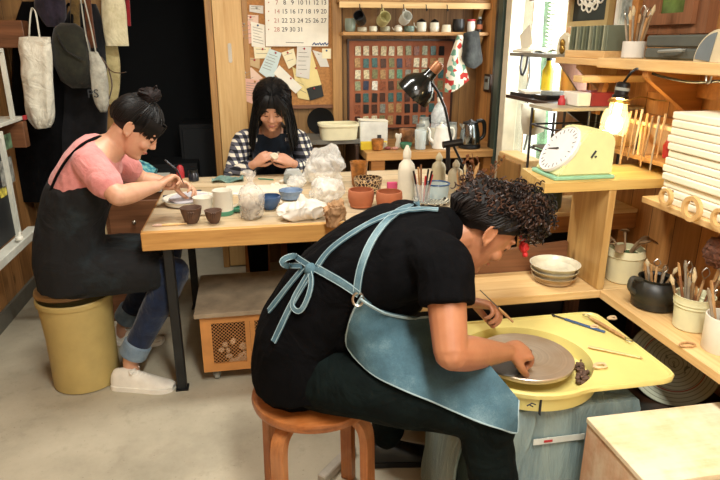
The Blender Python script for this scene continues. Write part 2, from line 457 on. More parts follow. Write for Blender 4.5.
# right wall with a window opening
WY0, WY1, WZ0, WZ1 = 2.74, 3.26, .72, 2.1
b = bx(XR, XR+.08, YF, WY0, 0, ZC); bx(XR, XR+.08, WY1, YB+.08, 0, ZC, bm=b)
bx(XR, XR+.08, WY0, WY1, 0, WZ0, bm=b); bx(XR, XR+.08, WY0, WY1, WZ1, ZC, bm=b)
M['wallwood_lit'] = wood('wall_boards_right_lit', '#cf9858', '#a46c38', 'Z', width=.13, wax='Y', rough=.5, knots=.7)  # lighter copy of the side boards, bulb light put into the colour
struct('wall_right', b, M['wallwood_lit'], smooth=False)
w = thing('window_1', 'bright side window with a pale frame', 'window', (XR, 3.0, WZ0)); w['kind'] = 'structure'
b = B()
for y in (WY0+.015, WY1-.015): bx(XR+.01, XR+.06, y-.015, y+.015, WZ0, WZ1, bm=b)
for z in (WZ0+.015, WZ1-.015): bx(XR+.01, XR+.06, WY0, WY1, z-.015, z+.015, bm=b)
part('window_frame', b, plain('pale_frame', '#cfc9b4', .5), w, smooth=False)
part('window_pane', bx(XR+.03, XR+.034, WY0+.03, WY1-.03, WZ0+.03, WZ1-.03), clear('window_glass', '#f4fbf6', .02, .08), w, smooth=False)
# sliding door frame standing by the window: dark green stile, gap, pale stile
struct('trim_4', bx(1.40, 1.475, 3.30, 3.37, 0, ZC, .004), plain('green_black_paint', '#3c4a40', .4), smooth=False)
struct('trim_5', bx(1.42, 1.475, 3.265, 3.30, 0, ZC), M['black'], smooth=False)
struct('trim_6', bx(1.40, 1.475, 3.19, 3.262, 0, ZC, .003), plain('cream_paint', '#d8ceb4', .5), smooth=False)
struct('trim_7', bx(1.40, 1.475, 3.37, 3.40, 0, ZC, .003), M['black'], smooth=False)
struct('wall_rear', bx(-2.2, 2.2, YF-.08, YF, 0, ZC), plain('rear_plaster', '#e0d3b6', .9), smooth=False)
# outside the window: a wall of leaves and an overcast yard
b = B()
for i in range(150):
    c = V((2.6+rnd.uniform(-.2, .3), rnd.uniform(4.2, 6.6), rnd.uniform(1.9, 3.4)))
    m = Matrix.Rotation(rnd.uniform(0, 6), 3, 'X') @ Matrix.Rotation(rnd.uniform(0, 6), 3, 'Z')
    prism(b, [(-.14, 0), (0, .08), (.16, 0), (0, -.08)], 0, .002, basis(m @ V((1, 0, 0)), m @ V((0, 1, 0)), m @ V((0, 0, 1)), c))
tube(b, [(2.7, 5.2, 0), (2.7, 5.3, 1.2), (2.75, 5.5, 2.6)], .05)
solo('shrub', b, plain('leaves', '#7cae84', .5, var=.3), 'green leafy shrub outside the bright side window', 'shrub')
struct('trim_ground', bx(2.2, 7, -2, 9, -.1, 0), plain('yard', '#bdb8a4', .9), smooth=False)

# world: overcast daylight seen through the window
wd = bpy.data.worlds.new('sky'); SC.world = wd; wd.use_nodes = True
bg = wd.node_tree.nodes['Background']; bg.inputs[0].default_value = (.93, 1.0, .95, 1); bg.inputs[1].default_value = 3.2
# ceiling fittings added out of view to light the room
def added_ceil_light(x, y, power, rz=0, nm='one'):
    f = thing('added_ceiling_light', nm, 'added ceiling light', (x, y, ZC-.09), rz)
    b = B(); box(b, (0, 0, .065), (1.22, .16, .05), None, .008); bmesh.ops.transform(b, matrix=MW[f], verts=b.verts)
    part('added_housing', b, M['white'], f, smooth=False)
    b = B()
    for dy in (-.04, .04): tube(b, [(-.57, dy, .022), (.57, dy, .022)], .014, 12)
    bmesh.ops.transform(b, matrix=MW[f], verts=b.verts)
    part('added_light_tube', b, emit('added_tube_glow', '#fff4e4', 4), f)
    l = bpy.data.lights.new('tube', 'AREA'); l.shape = 'RECTANGLE'; l.size = 1.15; l.size_y = .2; l.energy = power; l.color = (1, .98, .91)
    o = link(bpy.data.objects.new('added_ceiling_fill', l)); o.location = (x, y, ZC-.11); o.rotation_euler = (0, 0, rz)
added_ceil_light(.35, .35, 60, R(90), 'added ceiling light above the potter in front, out of view')
added_ceil_light(-.1, 2.45, 25, 0, 'added ceiling light above the big work table, out of view')
# fill light added behind the camera, where no opening is built
l = bpy.data.lights.new('daylight', 'AREA'); l.shape = 'RECTANGLE'; l.size = 1.8; l.size_y = 1.3; l.energy = 24; l.color = (1, .97, .9)
o = link(bpy.data.objects.new('front_fill_light', l)); o.location = (.6, YF+.06, 1.6); o.rotation_euler = (R(82), 0, R(8))
l = bpy.data.lights.new('daylight side', 'AREA'); l.shape = 'RECTANGLE'; l.size = .5; l.size_y = 1.2; l.energy = 14; l.color = (.97, 1, .98)
o = link(bpy.data.objects.new('side_window_light', l)); o.location = (XR-.01, 3.0, 1.42); o.rotation_euler = (0, R(90), R(0))
vs = SC.view_settings; vs.view_transform = 'Standard'; vs.look = 'None'; vs.gamma = 1.0; vs.exposure = .27; vs.use_curve_mapping = False
try: SC.display_settings.display_device = 'sRGB'
except Exception: pass
SC.cycles.max_bounces = 6
# ================================================================ work table and back of the room
TZ = .725
tb = thing('work_table', 'large wooden work table on black steel legs, crowded with pots and bags', 'table', (.3, 2.8, 0))
part('tabletop', bx(-.43, 1.06, 2.325, 3.29, TZ-.045, TZ, .003), M['tabletop'], tb, smooth=False)
part('front_rail', bx(-.432, 1.062, 2.30, 2.3245, TZ-.075, TZ, .003), M['tableedge'], tb, smooth=False)
part('side_rail', bx(-.434, -.4305, 2.325, 3.29, TZ-.07, TZ-.001, .001), M['pine_y'], tb, smooth=False)
for x, y in ((-.345, 2.36), (-.345, 3.2), (1.0, 2.36), (1.0, 3.2)):
    b = bx(x-.019, x+.019, y-.019, y+.019, .004, TZ-.046, .003); bx(x-.026, x+.026, y-.026, y+.026, 0, .006, bm=b)
    part('leg', b, M['blackmetal'], tb, smooth=False)
part('crossbar', bx(-.326, .98, 3.19, 3.21, .60, .64, .003), M['blackmetal'], tb, smooth=False)

# ---- crate on castors with a board on it
cr_ = thing('plastic_crate', 'orange plastic lattice crate on small castors under the work table', 'crate', (.0, 2.6, .0))
x0, x1, y0, y1, z0, z1 = -.25, .14, 2.365, 2.76, .062, .325
b = B()
for (a0, a1, b0, b1) in ((x0, x1, y0, y0+.012), (x0, x1, y1-.012, y1), (x0, x0+.012, y0+.012, y1-.012), (x1-.012, x1, y0+.012, y1-.012)):
    bx(a0, a1, b0, b1, z0, z0+.035, bm=b); bx(a0, a1, b0, b1, z1-.035, z1, bm=b)
for xx in (x0, x0+.185, x0+.206, x1-.045):
    bx(xx, xx+(.045 if xx in (x0, x1-.045) else .02), y0, y0+.012, z0+.035, z1-.035, bm=b)
for yy in (y0+.0, y0+.16, y1-.05): bx(x0, x0+.012, yy+.0125, yy+.045, z0+.035, z1-.035, bm=b)
bx(x0+.013, x1-.013, y0+.013, y1-.013, z0+.002, z0+.012, bm=b)
part('body', b, plain('orange_plastic', '#c98a4a', .45, var=.1), cr_, smooth=False)
b = B()
M['lat'] = plain('orange_plastic_b', '#c08850', .5)
def latt(b, o, u, w_, h_, nx, nz):
    for s in (1, -1):
        for i in range(-nz, nx+nz):
            # diagonal bars clipped to the panel
            pts = []
            for t_ in (0.0, 1.0):
                pts.append((i*w_/nx + (t_*h_ if s > 0 else (1-t_)*h_)*1.0, t_*h_))
            (ax, az), (cx, cz) = pts
            def clip(ax, az, cx, cz):
                t0, t1 = 0.0, 1.0; dx = cx-ax
                for lim, sg in ((0, 1), (w_, -1)):
                    q0 = (ax-lim)*sg; q1 = (cx-lim)*sg
                    if q0 <= 1e-9 and q1 <= 1e-9: return None
                    if q0*q1 < 0:
                        tt = q0/(q0-q1)
                        if q0 < 0: t0 = max(t0, tt)
                        else: t1 = min(t1, tt)
                if t1-t0 < .03: return None
                return (ax+dx*t0, az+(cz-az)*t0, ax+dx*t1, az+(cz-az)*t1)
            q = clip(ax, az, cx, cz)
            if q: tube(b, [o+u*q[0]+V((0, 0, q[1])), o+u*q[2]+V((0, 0, q[3]))], .0014, 4)
latt(b, V((x0+.045, y0+.006, z0+.035)), V((1, 0, 0)), .14, .193, 9, 13)
part('lattice', b, M['lat'], cr_, smooth=False); b = B()
latt(b, V((x0+.226, y0+.006, z0+.035)), V((1, 0, 0)), .119, .193, 8, 13)
part('lattice', b, M['lat'], cr_, smooth=False); b = B()
latt(b, V((x0+.006, y0+.06, z0+.035)), V((0, 1, 0)), .12, .193, 8, 13)
part('lattice', b, M['lat'], cr_, smooth=False)
for x, y in ((x0+.05, y0+.05), (x1-.05, y0+.05), (x0+.05, y1-.05), (x1-.05, y1-.05)):
    b = B(); lathe(b, [(0, -.011), (.019, -.011), (.022, 0), (.019, .011), (0, .011)], 16, (x, y, .022), Matrix.Rotation(R(90), 3, 'Y'))
    bx(x-.018, x+.018, y-.012, y+.012, .046, .0635, bm=b); bx(x-.017, x-.013, y-.008, y+.008, .02, .046, bm=b); bx(x+.013, x+.017, y-.008, y+.008, .02, .046, bm=b)
    part('castor', b, M['grey'], cr_)
solo('crate_shade_block', bx(x0+.014, x1-.014, y0+.03, y1-.014, z0+.0125, z1-.02, .01), M['blackcloth'], 'added black block standing in for shade inside the orange crate', 'bag')  # black block added to darken the crate behind its lattice
solo('plywood_board', bx(-.27, .32, 2.345, 2.80, .3255, .346, .002), plain('dusty_board', '#a08f76', .8, var=.15), 'dusty grey brown board lying on the orange crate', 'board', smooth=False)
# bags of lumps seen through the lattice
b = B()
for i in range(26): ell(b, (rnd.uniform(x0+.05, x1-.05), y0+.0285, z0+.03+rnd.uniform(0, .16)*rnd.random()), (rnd.uniform(.010, .022), .009, rnd.uniform(.010, .02)), sub=1)
solo('clay_scrap', b, plain('scrap', '#d8c8ae', .8, var=.2), 'pale clay scraps showing through the lattice of the orange crate', 'clay scraps', kind='stuff')

def at(px, py, z=TZ): return P(px, py, z=z)
def pot(name, px, py, prof, mat, label, cat, group=None, wall=.004, z=TZ, extra=None, n=32, loc=None):
    o = solo(name, vessel(prof, wall, n), mat, label, cat, group, loc=loc or at(px, py, z)); return o
# ---- pots on the table, left part
p = at(190, 203)
b = vessel([(.05, 0), (.07, .003), (.115, .022), (.12, .026)], .004)
solo('plate', b, M['white'], 'wide off-white plate in front of the woman in pink', 'plate', loc=p)
b = B(); lathe(b, [(0, 0), (.085, 0), (.092, .006), (.085, .014), (0, .018)], 28); jitter(b, .006, 14)
solo('bisque_dish', b, plain('grey_bisque', '#c5c3c8', .8, var=.06), 'pale grey rounded dish resting on the off-white plate', 'dish', loc=p+V((0, 0, .017)))
b = B(); curve(b, [(0, 0, 0), (.1, .02, .004), (.16, .10, .0)], [.02, .03, .012], 8)
bmesh.ops.transform(b, matrix=Matrix.Diagonal((1, 1, .25, 1)), verts=b.verts)
solo('dark_rag', b, fabric('navy_rag', '#2a3142', '#171b26'), 'crumpled dark navy rag by the off-white plate', 'rag', loc=p+V((-.13, .11, .008)))
pot('white_cup', 204, 214, [(.026, 0), (.036, .008), (.041, .07), (.043, .075)], M['white'], 'small plain white cup beside the taller white mug', 'cup')
mug = thing('tall_mug', 'tall white mug with a green foot beside the bag of pebbles', 'mug', at(224, 214))
o = MW[mug].translation.copy()
b = vessel([(.033, 0), (.038, .004), (.041, .02), (.041, .10), (.043, .105)], .004, c=o); part('body', b, M['white'], mug)
b = B(); lathe(b, [(.0, -.0), (.04, 0), (.0425, .004), (.0425, .018), (.0405, .02)], 32, o); part('foot_band', b, M['green'], mug, 'green glazed foot')
b = B(); curve(b, [o+V(q) for q in ((.04, 0, .085), (.066, 0, .08), (.066, 0, .045), (.04, 0, .03))], .005, 8); part('handle', b, M['white'], mug)
pot('green_dish', 237, 211, [(.02, 0), (.032, .004), (.034, .016)], M['green'], 'small green dish beside the tall white mug', 'dish')
g = 'raw clay cups at the table edge'
for (px, py, s, nm) in ((192, 223, 1.0, 'larger dark raw clay cup at the table edge'), (214, 223, .82, 'smaller dark raw clay cup at the table edge')):
    b = vessel([(.020*s, 0), (.028*s, .01*s), (.036*s, .035*s), (.042*s, .062*s), (.044*s, .066*s)], .005, 28)
    for i in range(3): curve(b, [(.030*s*math.cos(a)+.008*math.cos(a)*k, (.030*s+.008*k)*math.sin(a), .02*s+k*.018) for k, a in ((0, i*.2+4.4), (1, i*.2+4.5), (2, i*.2+4.6))], .003, 6)
    solo('clay_cup', jitter(b, .002, 30, px), M['clay'], nm, 'cup', g, loc=at(px, py))
# the curved stalk beside the clay cups is a brush lying down
br = thing('paint_brush', 'slim pale brush lying flat at the front corner of the table', 'brush', at(170, 226))
o = MW[br].translation.copy()+V((0, 0, .006))
b = B(); tube(b, [o+V((.065, .002, .0)), o+V((.0, 0, 0)), o+V((-.03, 0, 0))], [.003, .005, .004], 8); part('handle', b, M['pale'], br)
b = B(); tube(b, [o+V((-.03, 0, 0)), o+V((-.05, 0, 0)), o+V((-.068, .002, -.002))], [.004, .006, .001], 8); part('bristles', b, plain('pink_bristle', '#d8b8a8', .9), br)
# bag of pebbles
o = at(252, 218)
bg_ = thing('plastic_bag', 'twisted clear plastic bag of small pebbles standing by the blue bowl', 'bag', o)
b = B(); prof = [(0, .0), (.036, .001), (.046, .012), (.052, .06), (.053, .10), (.042, .125), (.016, .145), (.008, .155), (.020, .175), (.028, .195)]
lathe(b, prof, 28, o); jitter(b, .008, 22); part('film', b, M['bagfilm'], bg_, smooth=True)
b = B()
for i in range(200):
    a = rnd.uniform(0, 6.28); r_ = .041*math.sqrt(rnd.random()); ell(b, o+V((r_*math.cos(a), r_*math.sin(a), rnd.uniform(.008, .065))), rnd.uniform(.0035, .007), sub=1)
part('pebbles', b, plain('pebbles', '#8f8372', .7, var=.5, vscale=60), bg_, kind='stuff')
pot('blue_bowl', 270, 209, [(.022, 0), (.03, .008), (.046, .035), (.05, .055), (.048, .06)], M['bluecer'], 'deep blue bowl behind the bag of pebbles', 'bowl')
pot('light_blue_bowl', 291, 199, [(.025, 0), (.035, .006), (.052, .03), (.056, .044)], M['lblue'], 'light blue bowl behind the crumpled white bag', 'bowl')
# crumpled bags
def crumple(name, px, py, r, mat, label, cat, amt=.25, seed=0, sub=5, lift=.9, wr=9, knot=None):
    b = B(); ell(b, (0, 0, r[2]*lift), r, sub=sub)
    for v in b.verts:
        d = v.co - V((0, 0, r[2]*lift)); s_ = V((seed, seed*.7, -seed))
        big = noise.noise(v.co*wr+s_); q_ = v.co*wr*1.2+noise.noise_vector(v.co*wr*1.5+s_)*.6
        rid = (1-abs(noise.noise(q_+s_)))**5; rid2 = (1-abs(noise.noise(q_*2.3-s_)))**4
        v.co += d*(big*amt*.7+rid*amt*.55+rid2*amt*.28-amt*.3)
        if knot:
            k_ = V(knot); u = d.normalized().dot(k_.normalized())
            if u > .80: v.co += k_*((u-.80)/.20)**1.5
        v.co.z = max(v.co.z, 0.001)
    return solo(name, b, mat, label, cat, loc=at(px, py), fin=True, angle=80)
crumple('crumpled_bag', 302, 219, (.094, .055, .044), plain('thin_white_bag', '#d9d5c8', .35, var=.05), 'crumpled white plastic bag lying between the bowls and the brown paper', 'bag', .42, 3, 5, knot=(0, .0, .03))
crumple('crumpled_paper', 335, 226, (.042, .038, .052), plain('brown_paper', '#b48c62', .8, bump=.4, bscale=40, var=.25), 'crumpled brown paper bag beside the crumpled white bag', 'paper bag', .7, 9, 5, wr=20)
crumple('film_bag', 326, 184, (.105, .08, .09), M['film'], 'big cloudy plastic bag heaped behind the brown paper', 'bag', .36, 5, 5, knot=(.01, 0, .03))
crumple('film_bag', 327, 203, (.07, .055, .065), M['film'], 'small clear plastic bag with white lumps in front of the big cloudy bag', 'bag', .35, 12, 5)
b = B()
for i in range(14): ell(b, (rnd.uniform(-.035, .035), rnd.uniform(-.025, .025), rnd.uniform(.025, .08)), rnd.uniform(.012, .022), sub=2)
solo('clay_lump', jitter(b, .006, 30), plain('white_clay', '#ece6d8', .8), 'white clay lumps inside the small clear plastic bag', 'clay', loc=at(327, 203)+V((0, 0, .0)), kind='stuff')
crumple('film_bag', 296, 187, (.05, .04, .03), M['film'], 'flattened clear film beside the tape dispenser', 'bag', .4, 22, 4)
# tape dispenser box and roll
td = thing('tape_dispenser', 'pale grey tape dispenser in front of the girl in the plaid shirt', 'tape dispenser', at(294, 182))
o = MW[td].translation.copy(); b = B()
prism(b, [(-.05, 0), (.05, 0), (.05, .03), (.03, .065), (-.035, .065), (-.05, .04)], -.03, .03, basis((1, 0, 0), (0, 0, 1), (0, -1, 0), o))
part('body', b, plain('pale_grey', '#c4c8c4', .5), td, smooth=False)
b = B(); lathe(b, [(.010, -.011), (.026, -.011), (.026, .011), (.010, .011), (.010, -.011)], 24, o+V((-.03, -.042, .027)), Matrix.Rotation(R(90), 3, 'X')); part('tape_roll', b, M['grey'], td)
# small clay pieces and boards
solo('work_board', box(B(), (0, 0, .004), (.32, .16, .008), None, .001), M['paper'], 'long white board lying behind the mug and the blue bowls', 'board', loc=at(258, 190), rz=R(-4), smooth=False)
b = B()
sheet(b, [[(-.08+.04*i, -.05+.03*j, .012+.012*math.sin(i*2.1+j*1.7)) for i in range(5)] for j in range(4)], .004)
solo('rag', b, fabric('sage_rag', '#7f9c90', '#55776f'), 'sage green rag spread behind the white mug', 'rag', loc=at(228, 181))
pn = thing('green_pencil', 'green pencil lying near the hands of the plaid shirt girl', 'pencil', at(267, 180))
o = MW[pn].translation+V((0, 0, .005)); b = B(); tube(b, [o+V((-.045, .02, 0)), o+V((.035, -.02, 0))], .0035, 6); part('barrel', b, M['green'], pn, smooth=False)
b = B(); tube(b, [o+V((.035, -.02, 0)), o+V((.045, -.025, 0))], [.0035, .0006], 6); part('tip', b, M['pale'], pn)
for i, (px, py) in enumerate(((277, 186), (282, 183), (279, 204), (273, 187))):
    b = B(); ell(b, (0, 0, .010), (.017, .012, .010), sub=2); jitter(b, .006, 50, i)
    solo('clay_piece', b, plain('raw_white_clay%d' % i, '#e3dac6', .85), ['pinched white clay piece nearest the tape dispenser', 'small white clay lump by the right blue bowl rim', 'white clay shard between the two blue bowls', 'little white clay ball behind the deep blue bowl'][i], 'clay piece', 'loose clay pieces on the table', loc=at(px, py))
# dark jar, red lid, teal pouch left side of the table
jr = thing('dark_jar', 'small dark ink jar near the hands of the woman in pink', 'jar', at(194, 181))
o = MW[jr].translation.copy(); b = vessel([(.022, 0), (.027, .004), (.027, .035), (.02, .044), (.02, .048)], .002, c=o); part('body', b, plain('dark_glass', '#23262e', .15), jr)
b = B(); lathe(b, [(0, .046), (.023, .046), (.023, .060), (0, .060)], 20, o); part('lid', b, M['black'], jr)
b = B(); lathe(b, [(0, 0), (.019, 0), (.021, .03), (.017, .06), (.008, .07), (0, .07)], 20)
solo('red_bottle', b, M['red'], 'small red bottle behind the dark ink jar', 'bottle', loc=at(181, 178))

# ---- right part of the table
g = 'terracotta bowls'
for px, py, nm in ((361, 207, 'left one of the two terracotta bowls at the table edge'), (389, 209, 'right one of the two terracotta bowls, nearer the curly-haired potter')):
    b = vessel([(.030, 0), (.040, .004), (.054, .024), (.058, .05), (.056, .076), (.054, .08)], .005, 36)
    solo('terracotta_bowl', b, M['terra'], nm, 'bowl', g, loc=at(px, py))
t = NT('patterned'); v = t.co(); vo = t.n('ShaderNodeTexVoronoi', feature='DISTANCE_TO_EDGE'); vo.inputs['Scale'].default_value = 60; t.l(v, vo.inputs['Vector'])
t.l(t.ramp(vo.outputs['Distance'], [(.06, hx('#d2b284')), (.1, hx('#38221a'))]), t.b.inputs['Base Color']); t.b.inputs['Roughness'].default_value = .35; M['pattern'] = t.m
pot('patterned_bowl', 368, 192, [(.035, 0), (.05, .006), (.066, .04), (.07, .068), (.068, .072)], M['pattern'], 'dark brown bowl with a pale netted pattern behind the terracotta bowls', 'bowl')
pot('ochre_cup', 359, 186, [(.03, 0), (.036, .01), (.043, .10), (.046, .125)], M['ochre'], 'speckled ochre cup behind the patterned bowl', 'cup')
t = NT('plate_marks'); v = t.co(); sp = t.n('ShaderNodeSeparateXYZ'); t.l(v, sp.inputs[0])
rad = t.math('SQRT', t.math('ADD', t.math('POWER', sp.outputs[0], 2.0), t.math('POWER', sp.outputs[1], 2.0)))
ang = t.math('ARCTAN2', sp.outputs[1], sp.outputs[0])
wv = t.math('MULTIPLY', t.math('SINE', t.math('MULTIPLY', ang, 14.0)), t.math('SINE', t.math('MULTIPLY', rad, 190.0)))
t.l(t.ramp(t.math('ADD', wv, .5), [(.48, hx('#1c1a18')), (.56, hx('#e6dfc8'))]), t.b.inputs['Base Color']); t.b.inputs['Roughness'].default_value = .3
b = vessel([(.05, 0), (.065, .003), (.083, .014), (.085, .016)], .004, 40)
solo('round_plate', b, t.m, 'round plate with a black and white pattern behind the potter\'s shoulder', 'plate', loc=at(431, 203))
def squeeze(px, py, hgt, r, mat, label, cap=None):
    o = at(px, py); th = thing('plastic_bottle', label, 'bottle', o, 0, 'plastic bottles')
    b = B(); lathe(b, [(0, 0), (r, 0), (r*1.04, .01), (r*1.04, hgt*.55), (r*.9, hgt*.66), (r*.45, hgt*.74), (r*.4, hgt*.78), (0, hgt*.78)], 24, o); part('body', b, mat, th)
    b = B(); lathe(b, [(0, hgt*.78), (r*.5, hgt*.78), (r*.5, hgt*.88), (r*.35, hgt*.93), (r*.15, hgt), (0, hgt)], 20, o); part('cap', b, cap or mat, th)
    return th
squeeze(406, 199, .25, .038, M['bottle'], 'white squeeze bottle standing behind the right terracotta bowl')
squeeze(438, 186, .17, .034, plain('beige_bottle', '#b8ab88', .5), 'beige plastic bottle behind the black and white plate')
squeeze(455, 190, .15, .036, plain('tan_bottle', '#bcae8e', .5), 'tan plastic bottle at the foot of the black desk lamp')
b = B(); box(b, (0, 0, .02), (.05, .02, .04), None, .002); solo('pink_box', b, M['pink'], 'small pink box between the patterned bowl and the white squeeze bottle', 'box', loc=at(392, 190), smooth=False)
# jar of handles
o = at(422, 203); jr = thing('glass_jar', 'glass jar of red and dark handled tools beside the white squeeze bottle', 'jar', o)
part('body', vessel([(.03, 0), (.035, .003), (.037, .07), (.037, .09)], .002, c=o), M['glass'], jr)
hm = [M['red'], M['black'], M['brown_z'], M['red'], M['black'], M['drytool'], M['red'], M['black']]
for i in range(8):
    a = i*.8; b = B(); tube(b, [o+V((.016*math.cos(a), .016*math.sin(a), .01)), o+V((.045*math.cos(a), .03*math.sin(a), .13+.02*(i % 3)))], [.0035, .0045], 6)
    solo('modelling_tool', b, hm[i], ['red', 'black', 'brown', 'red', 'black', 'pale', 'red', 'black'][i]+' handled modelling tool standing in the glass jar by the squeeze bottle', 'tool', 'tools in the glass jar')
o = at(437, 198); gb = thing('glass_bowl', 'glass bowl with a blue rim behind the black and white plate', 'bowl', o)
part('body', vessel([(.03, 0), (.045, .004), (.055, .04), (.055, .07)], .003, c=o), clear('bluish_glass', '#cfe0e0', .05, .45), gb)
b = B(); tube(b, [o+V((.055*math.cos(a), .055*math.sin(a), .07)) for a in [i*2*math.pi/28 for i in range(28)]], .004, 8, closed=True); part('rim', b, M['bluecer'], gb, 'blue rim')

# ---- black desk lamp
YL = 2.80
lm = thing('desk_lamp', 'black desk lamp with a bell shade leaning over the table', 'lamp', at(473, 197))
o = MW[lm].translation.copy()
YL = o.y
b = B(); lathe(b, [(0, 0), (.045, 0), (.045, .012), (.016, .02), (0, .02)], 28, o); part('base', b, M['black'], lm)
a0, a1, a2 = P(474, 188, Y=YL), P(452, 143, Y=YL), P(437, 84, Y=YL)
b = B(); tube(b, [o+V((0, 0, .015)), a0, a0+(a1-a0)*.3], .012, 12); part('handle_grip', b, M['orange'], lm, 'turned orange wood grip')
b = B(); tube(b, [a0+(a1-a0)*.25, a1, P(445, 108, Y=YL), P(438, 92, Y=YL), P(431, 82, Y=YL)], .006, 10); part('arm', b, M['black'], lm)
b = B(); tube(b, [P(443, 145, Y=YL), P(462, 142, Y=YL)], .016, 12); tube(b, [P(448, 143, Y=YL), P(448, 170, Y=YL)], .010, 10); part('clamp', b, M['black'], lm)
ax = (P(408, 98, Y=YL)-P(436, 66, Y=YL)).normalized(); ax = (ax*V((1, 0, 1))+V((0, .30, -.12))).normalized()
top = P(440, 63, Y=YL); mm = look(V((0, 1, 0)), ax)
zx = ax; xx = zx.cross(V((0, 1, 0))).normalized(); yy = zx.cross(xx); m3 = Matrix((xx, yy, zx)).transposed()
b = B(); prof = [(.026, .045), (.028, .07), (.035, .085), (.06, .105), (.076, .13), (.083, .165), (.084, .18)]
full = prof+[(r-.003, z) for r, z in reversed(prof)]
full.append(full[0]); lathe(b, full, 36, top, m3); part('lamp_shade', b, plain('black_enamel', '#0c1414', .18, coat=.5), lm)
b = B(); lathe(b, [(0, -.004), (.02, -.002), (.026, .01), (.026, .05), (0, .05)], 24, top, m3); part('lamp_cap', b, plain('copper', '#8f5f3e', .4, metal=.5), lm, 'copper coloured lamp cap')
b = B(); ell(b, top+ax*.14, (.028, .028, .04), m3); part('bulb', b, M['white'], lm)

# ---- back counter
CZ = .82
c0 = P(364, 151, z=CZ); c1 = P(492, 152, z=CZ)
CX0, CX1, CY0 = c0.x, XR-.005, (c0.y+c1.y)/2
ct = thing('back_counter', 'orange pine counter against the back wall carrying the kettle', 'counter', ((CX0+CX1)/2, 3.6, 0))
part('worktop', bx(CX0, CX1, CY0, YB-.045, CZ-.045, CZ, .003), M['pine'], ct, smooth=False)
for x in (CX0+.07, CX1-.08): part('leg', bx(x-.04, x+.04, CY0+.02, CY0+.08, 0, CZ-.046), M['orange'], ct, smooth=False)
part('back_panel', bx(CX0+.05, CX1-.04, YB-.08, YB-.055, .1, CZ-.046), M['darkwood'], ct, smooth=False)
part('shelf', bx(CX0+.03, CX1-.04, CY0+.09, YB-.082, .42, .44), M['brown'], ct, smooth=False)
# low dark shelf left of the counter, with the white tub
l0 = P(318, 143, z=.80)
ls = thing('low_shelf', 'dark low shelf between the plaid shirt girl and the counter', 'shelf', ((l0.x+CX0)/2, 3.62, 0))
SX0 = P(306, 143, Y=3.6).x
part('top_board', bx(SX0, CX0-.005, 3.50, YB-.045, .845, .87, .002), plain('grey_top', '#6a665c', .6), ls, smooth=False)
part('middle_shelf', bx(SX0, CX0-.02, 3.44, YB-.05, .60, .62), M['darkwood'], ls, smooth=False)
part('lower_shelf', bx(SX0, CX0-.02, 3.44, YB-.05, .30, .32), M['darkwood'], ls, smooth=False)
for x in (SX0+.001, CX0-.04): part('side_panel', bx(x, x+.018, 3.44, YB-.05, 0, .844), M['darkwood'], ls, smooth=False)
tx = P(341, 141, z=.87)
tub = thing('storage_tub', 'long off-white plastic tub with a rim on the low dark shelf', 'tub', tx)
b = B()
def rbox(cx, cy, z0, z1, a0, b0, a1, b1, n=6, e=4):
    rr = []
    for k in range(n+1):
        t_ = k/n; a_ = a0+(a1-a0)*t_; b_ = b0+(b1-b0)*t_; z_ = z0+(z1-z0)*t_
        rr.append([V((cx+a_*abs(math.cos(q))**(2/e)*(1 if math.cos(q) > 0 else -1), cy+b_*abs(math.sin(q))**(2/e)*(1 if math.sin(q) > 0 else -1), z_)) for q in [2*math.pi*i/32 for i in range(32)]])
    return rr
rings(b, rbox(tx.x, tx.y+.10, tx.z, tx.z+.085, .105, .075, .115, .085)+rbox(tx.x, tx.y+.10, tx.z+.085, tx.z+.02, .110, .08, .10, .07)[0:]); part('body', b, M['cream'], tub)
b = B(); rings(b, rbox(tx.x, tx.y+.10, tx.z+.078, tx.z+.092, .121, .091, .121, .091, 1)+rbox(tx.x, tx.y+.10, tx.z+.092, tx.z+.078, .107, .077, .107, .077, 1), cap=False, closed=True); part('rim', b, M['cream'], tub)
b = B(); q = P(318, 141, z=.80); lathe(b, [(0, 0), (.015, 0), (.08, .012), (.085, .018), (.08, .016), (0, .006)], 32, V((q.x, YB-.085, .87+.082)), Matrix.Rotation(R(97), 3, 'X'))
solo('black_pan', b, M['black'], 'round black lid leaning on the back wall behind the long tub', 'lid')
# things on the counter
def on(px, dy=0): 
    q = P(px, 150, z=CZ); return V((q.x, q.y+dy, CZ))
bt = on(378, .12); s_ = thing('paper_carton', 'white paper carton at the left end of the counter', 'box', V((bt.x, bt.y+.04, CZ)))
part('body', box(B(), (bt.x, bt.y+.04, CZ+.075), (.17, .08, .15), None, .004), plain('white_carton', '#dcdcd2', .6, var=.1), s_, smooth=False)
part('flap', box(B(), (bt.x, bt.y+.04, CZ+.154), (.175, .085, .006), Matrix.Rotation(R(3), 3, 'Y'), .001), M['paper'], s_, smooth=False)
mb = text('CAFE', .022, basis((1, 0, 0), (0, 0, 1), (0, -1, 0), (bt.x+.04, bt.y-.0008, CZ+.05)))
mb.free()
part('mark', bx(bt.x+.02, bt.x+.045, bt.y-.0012, bt.y-.0002, CZ+.04, CZ+.07), M['ink'], s_, smooth=False)
bt = on(376)
yb = thing('yellow_box', 'flat yellow and orange packet in front of the white carton', 'box', V((bt.x, bt.y+.025, CZ)))
part('body', bx(bt.x-.085, bt.x+.07, bt.y+.015, bt.y+.045, CZ, CZ+.045, .001), M['yellow'], yb, smooth=False)
part('picture', bx(bt.x-.02, bt.x+.068, bt.y+.0135, bt.y+.0148, CZ+.004, CZ+.041), plain('packet_picture', '#e6d8b8', .5, var=.3, vscale=50), yb, smooth=False)
bt = on(377, -.02); pot('wood_cup', 0, 0, [(.022, 0), (.03, .006), (.036, .05), (.036, .066)], M['ochre'], 'small ochre wooden cup at the front of the counter', 'cup', loc=V((bt.x, bt.y+.005, CZ)))
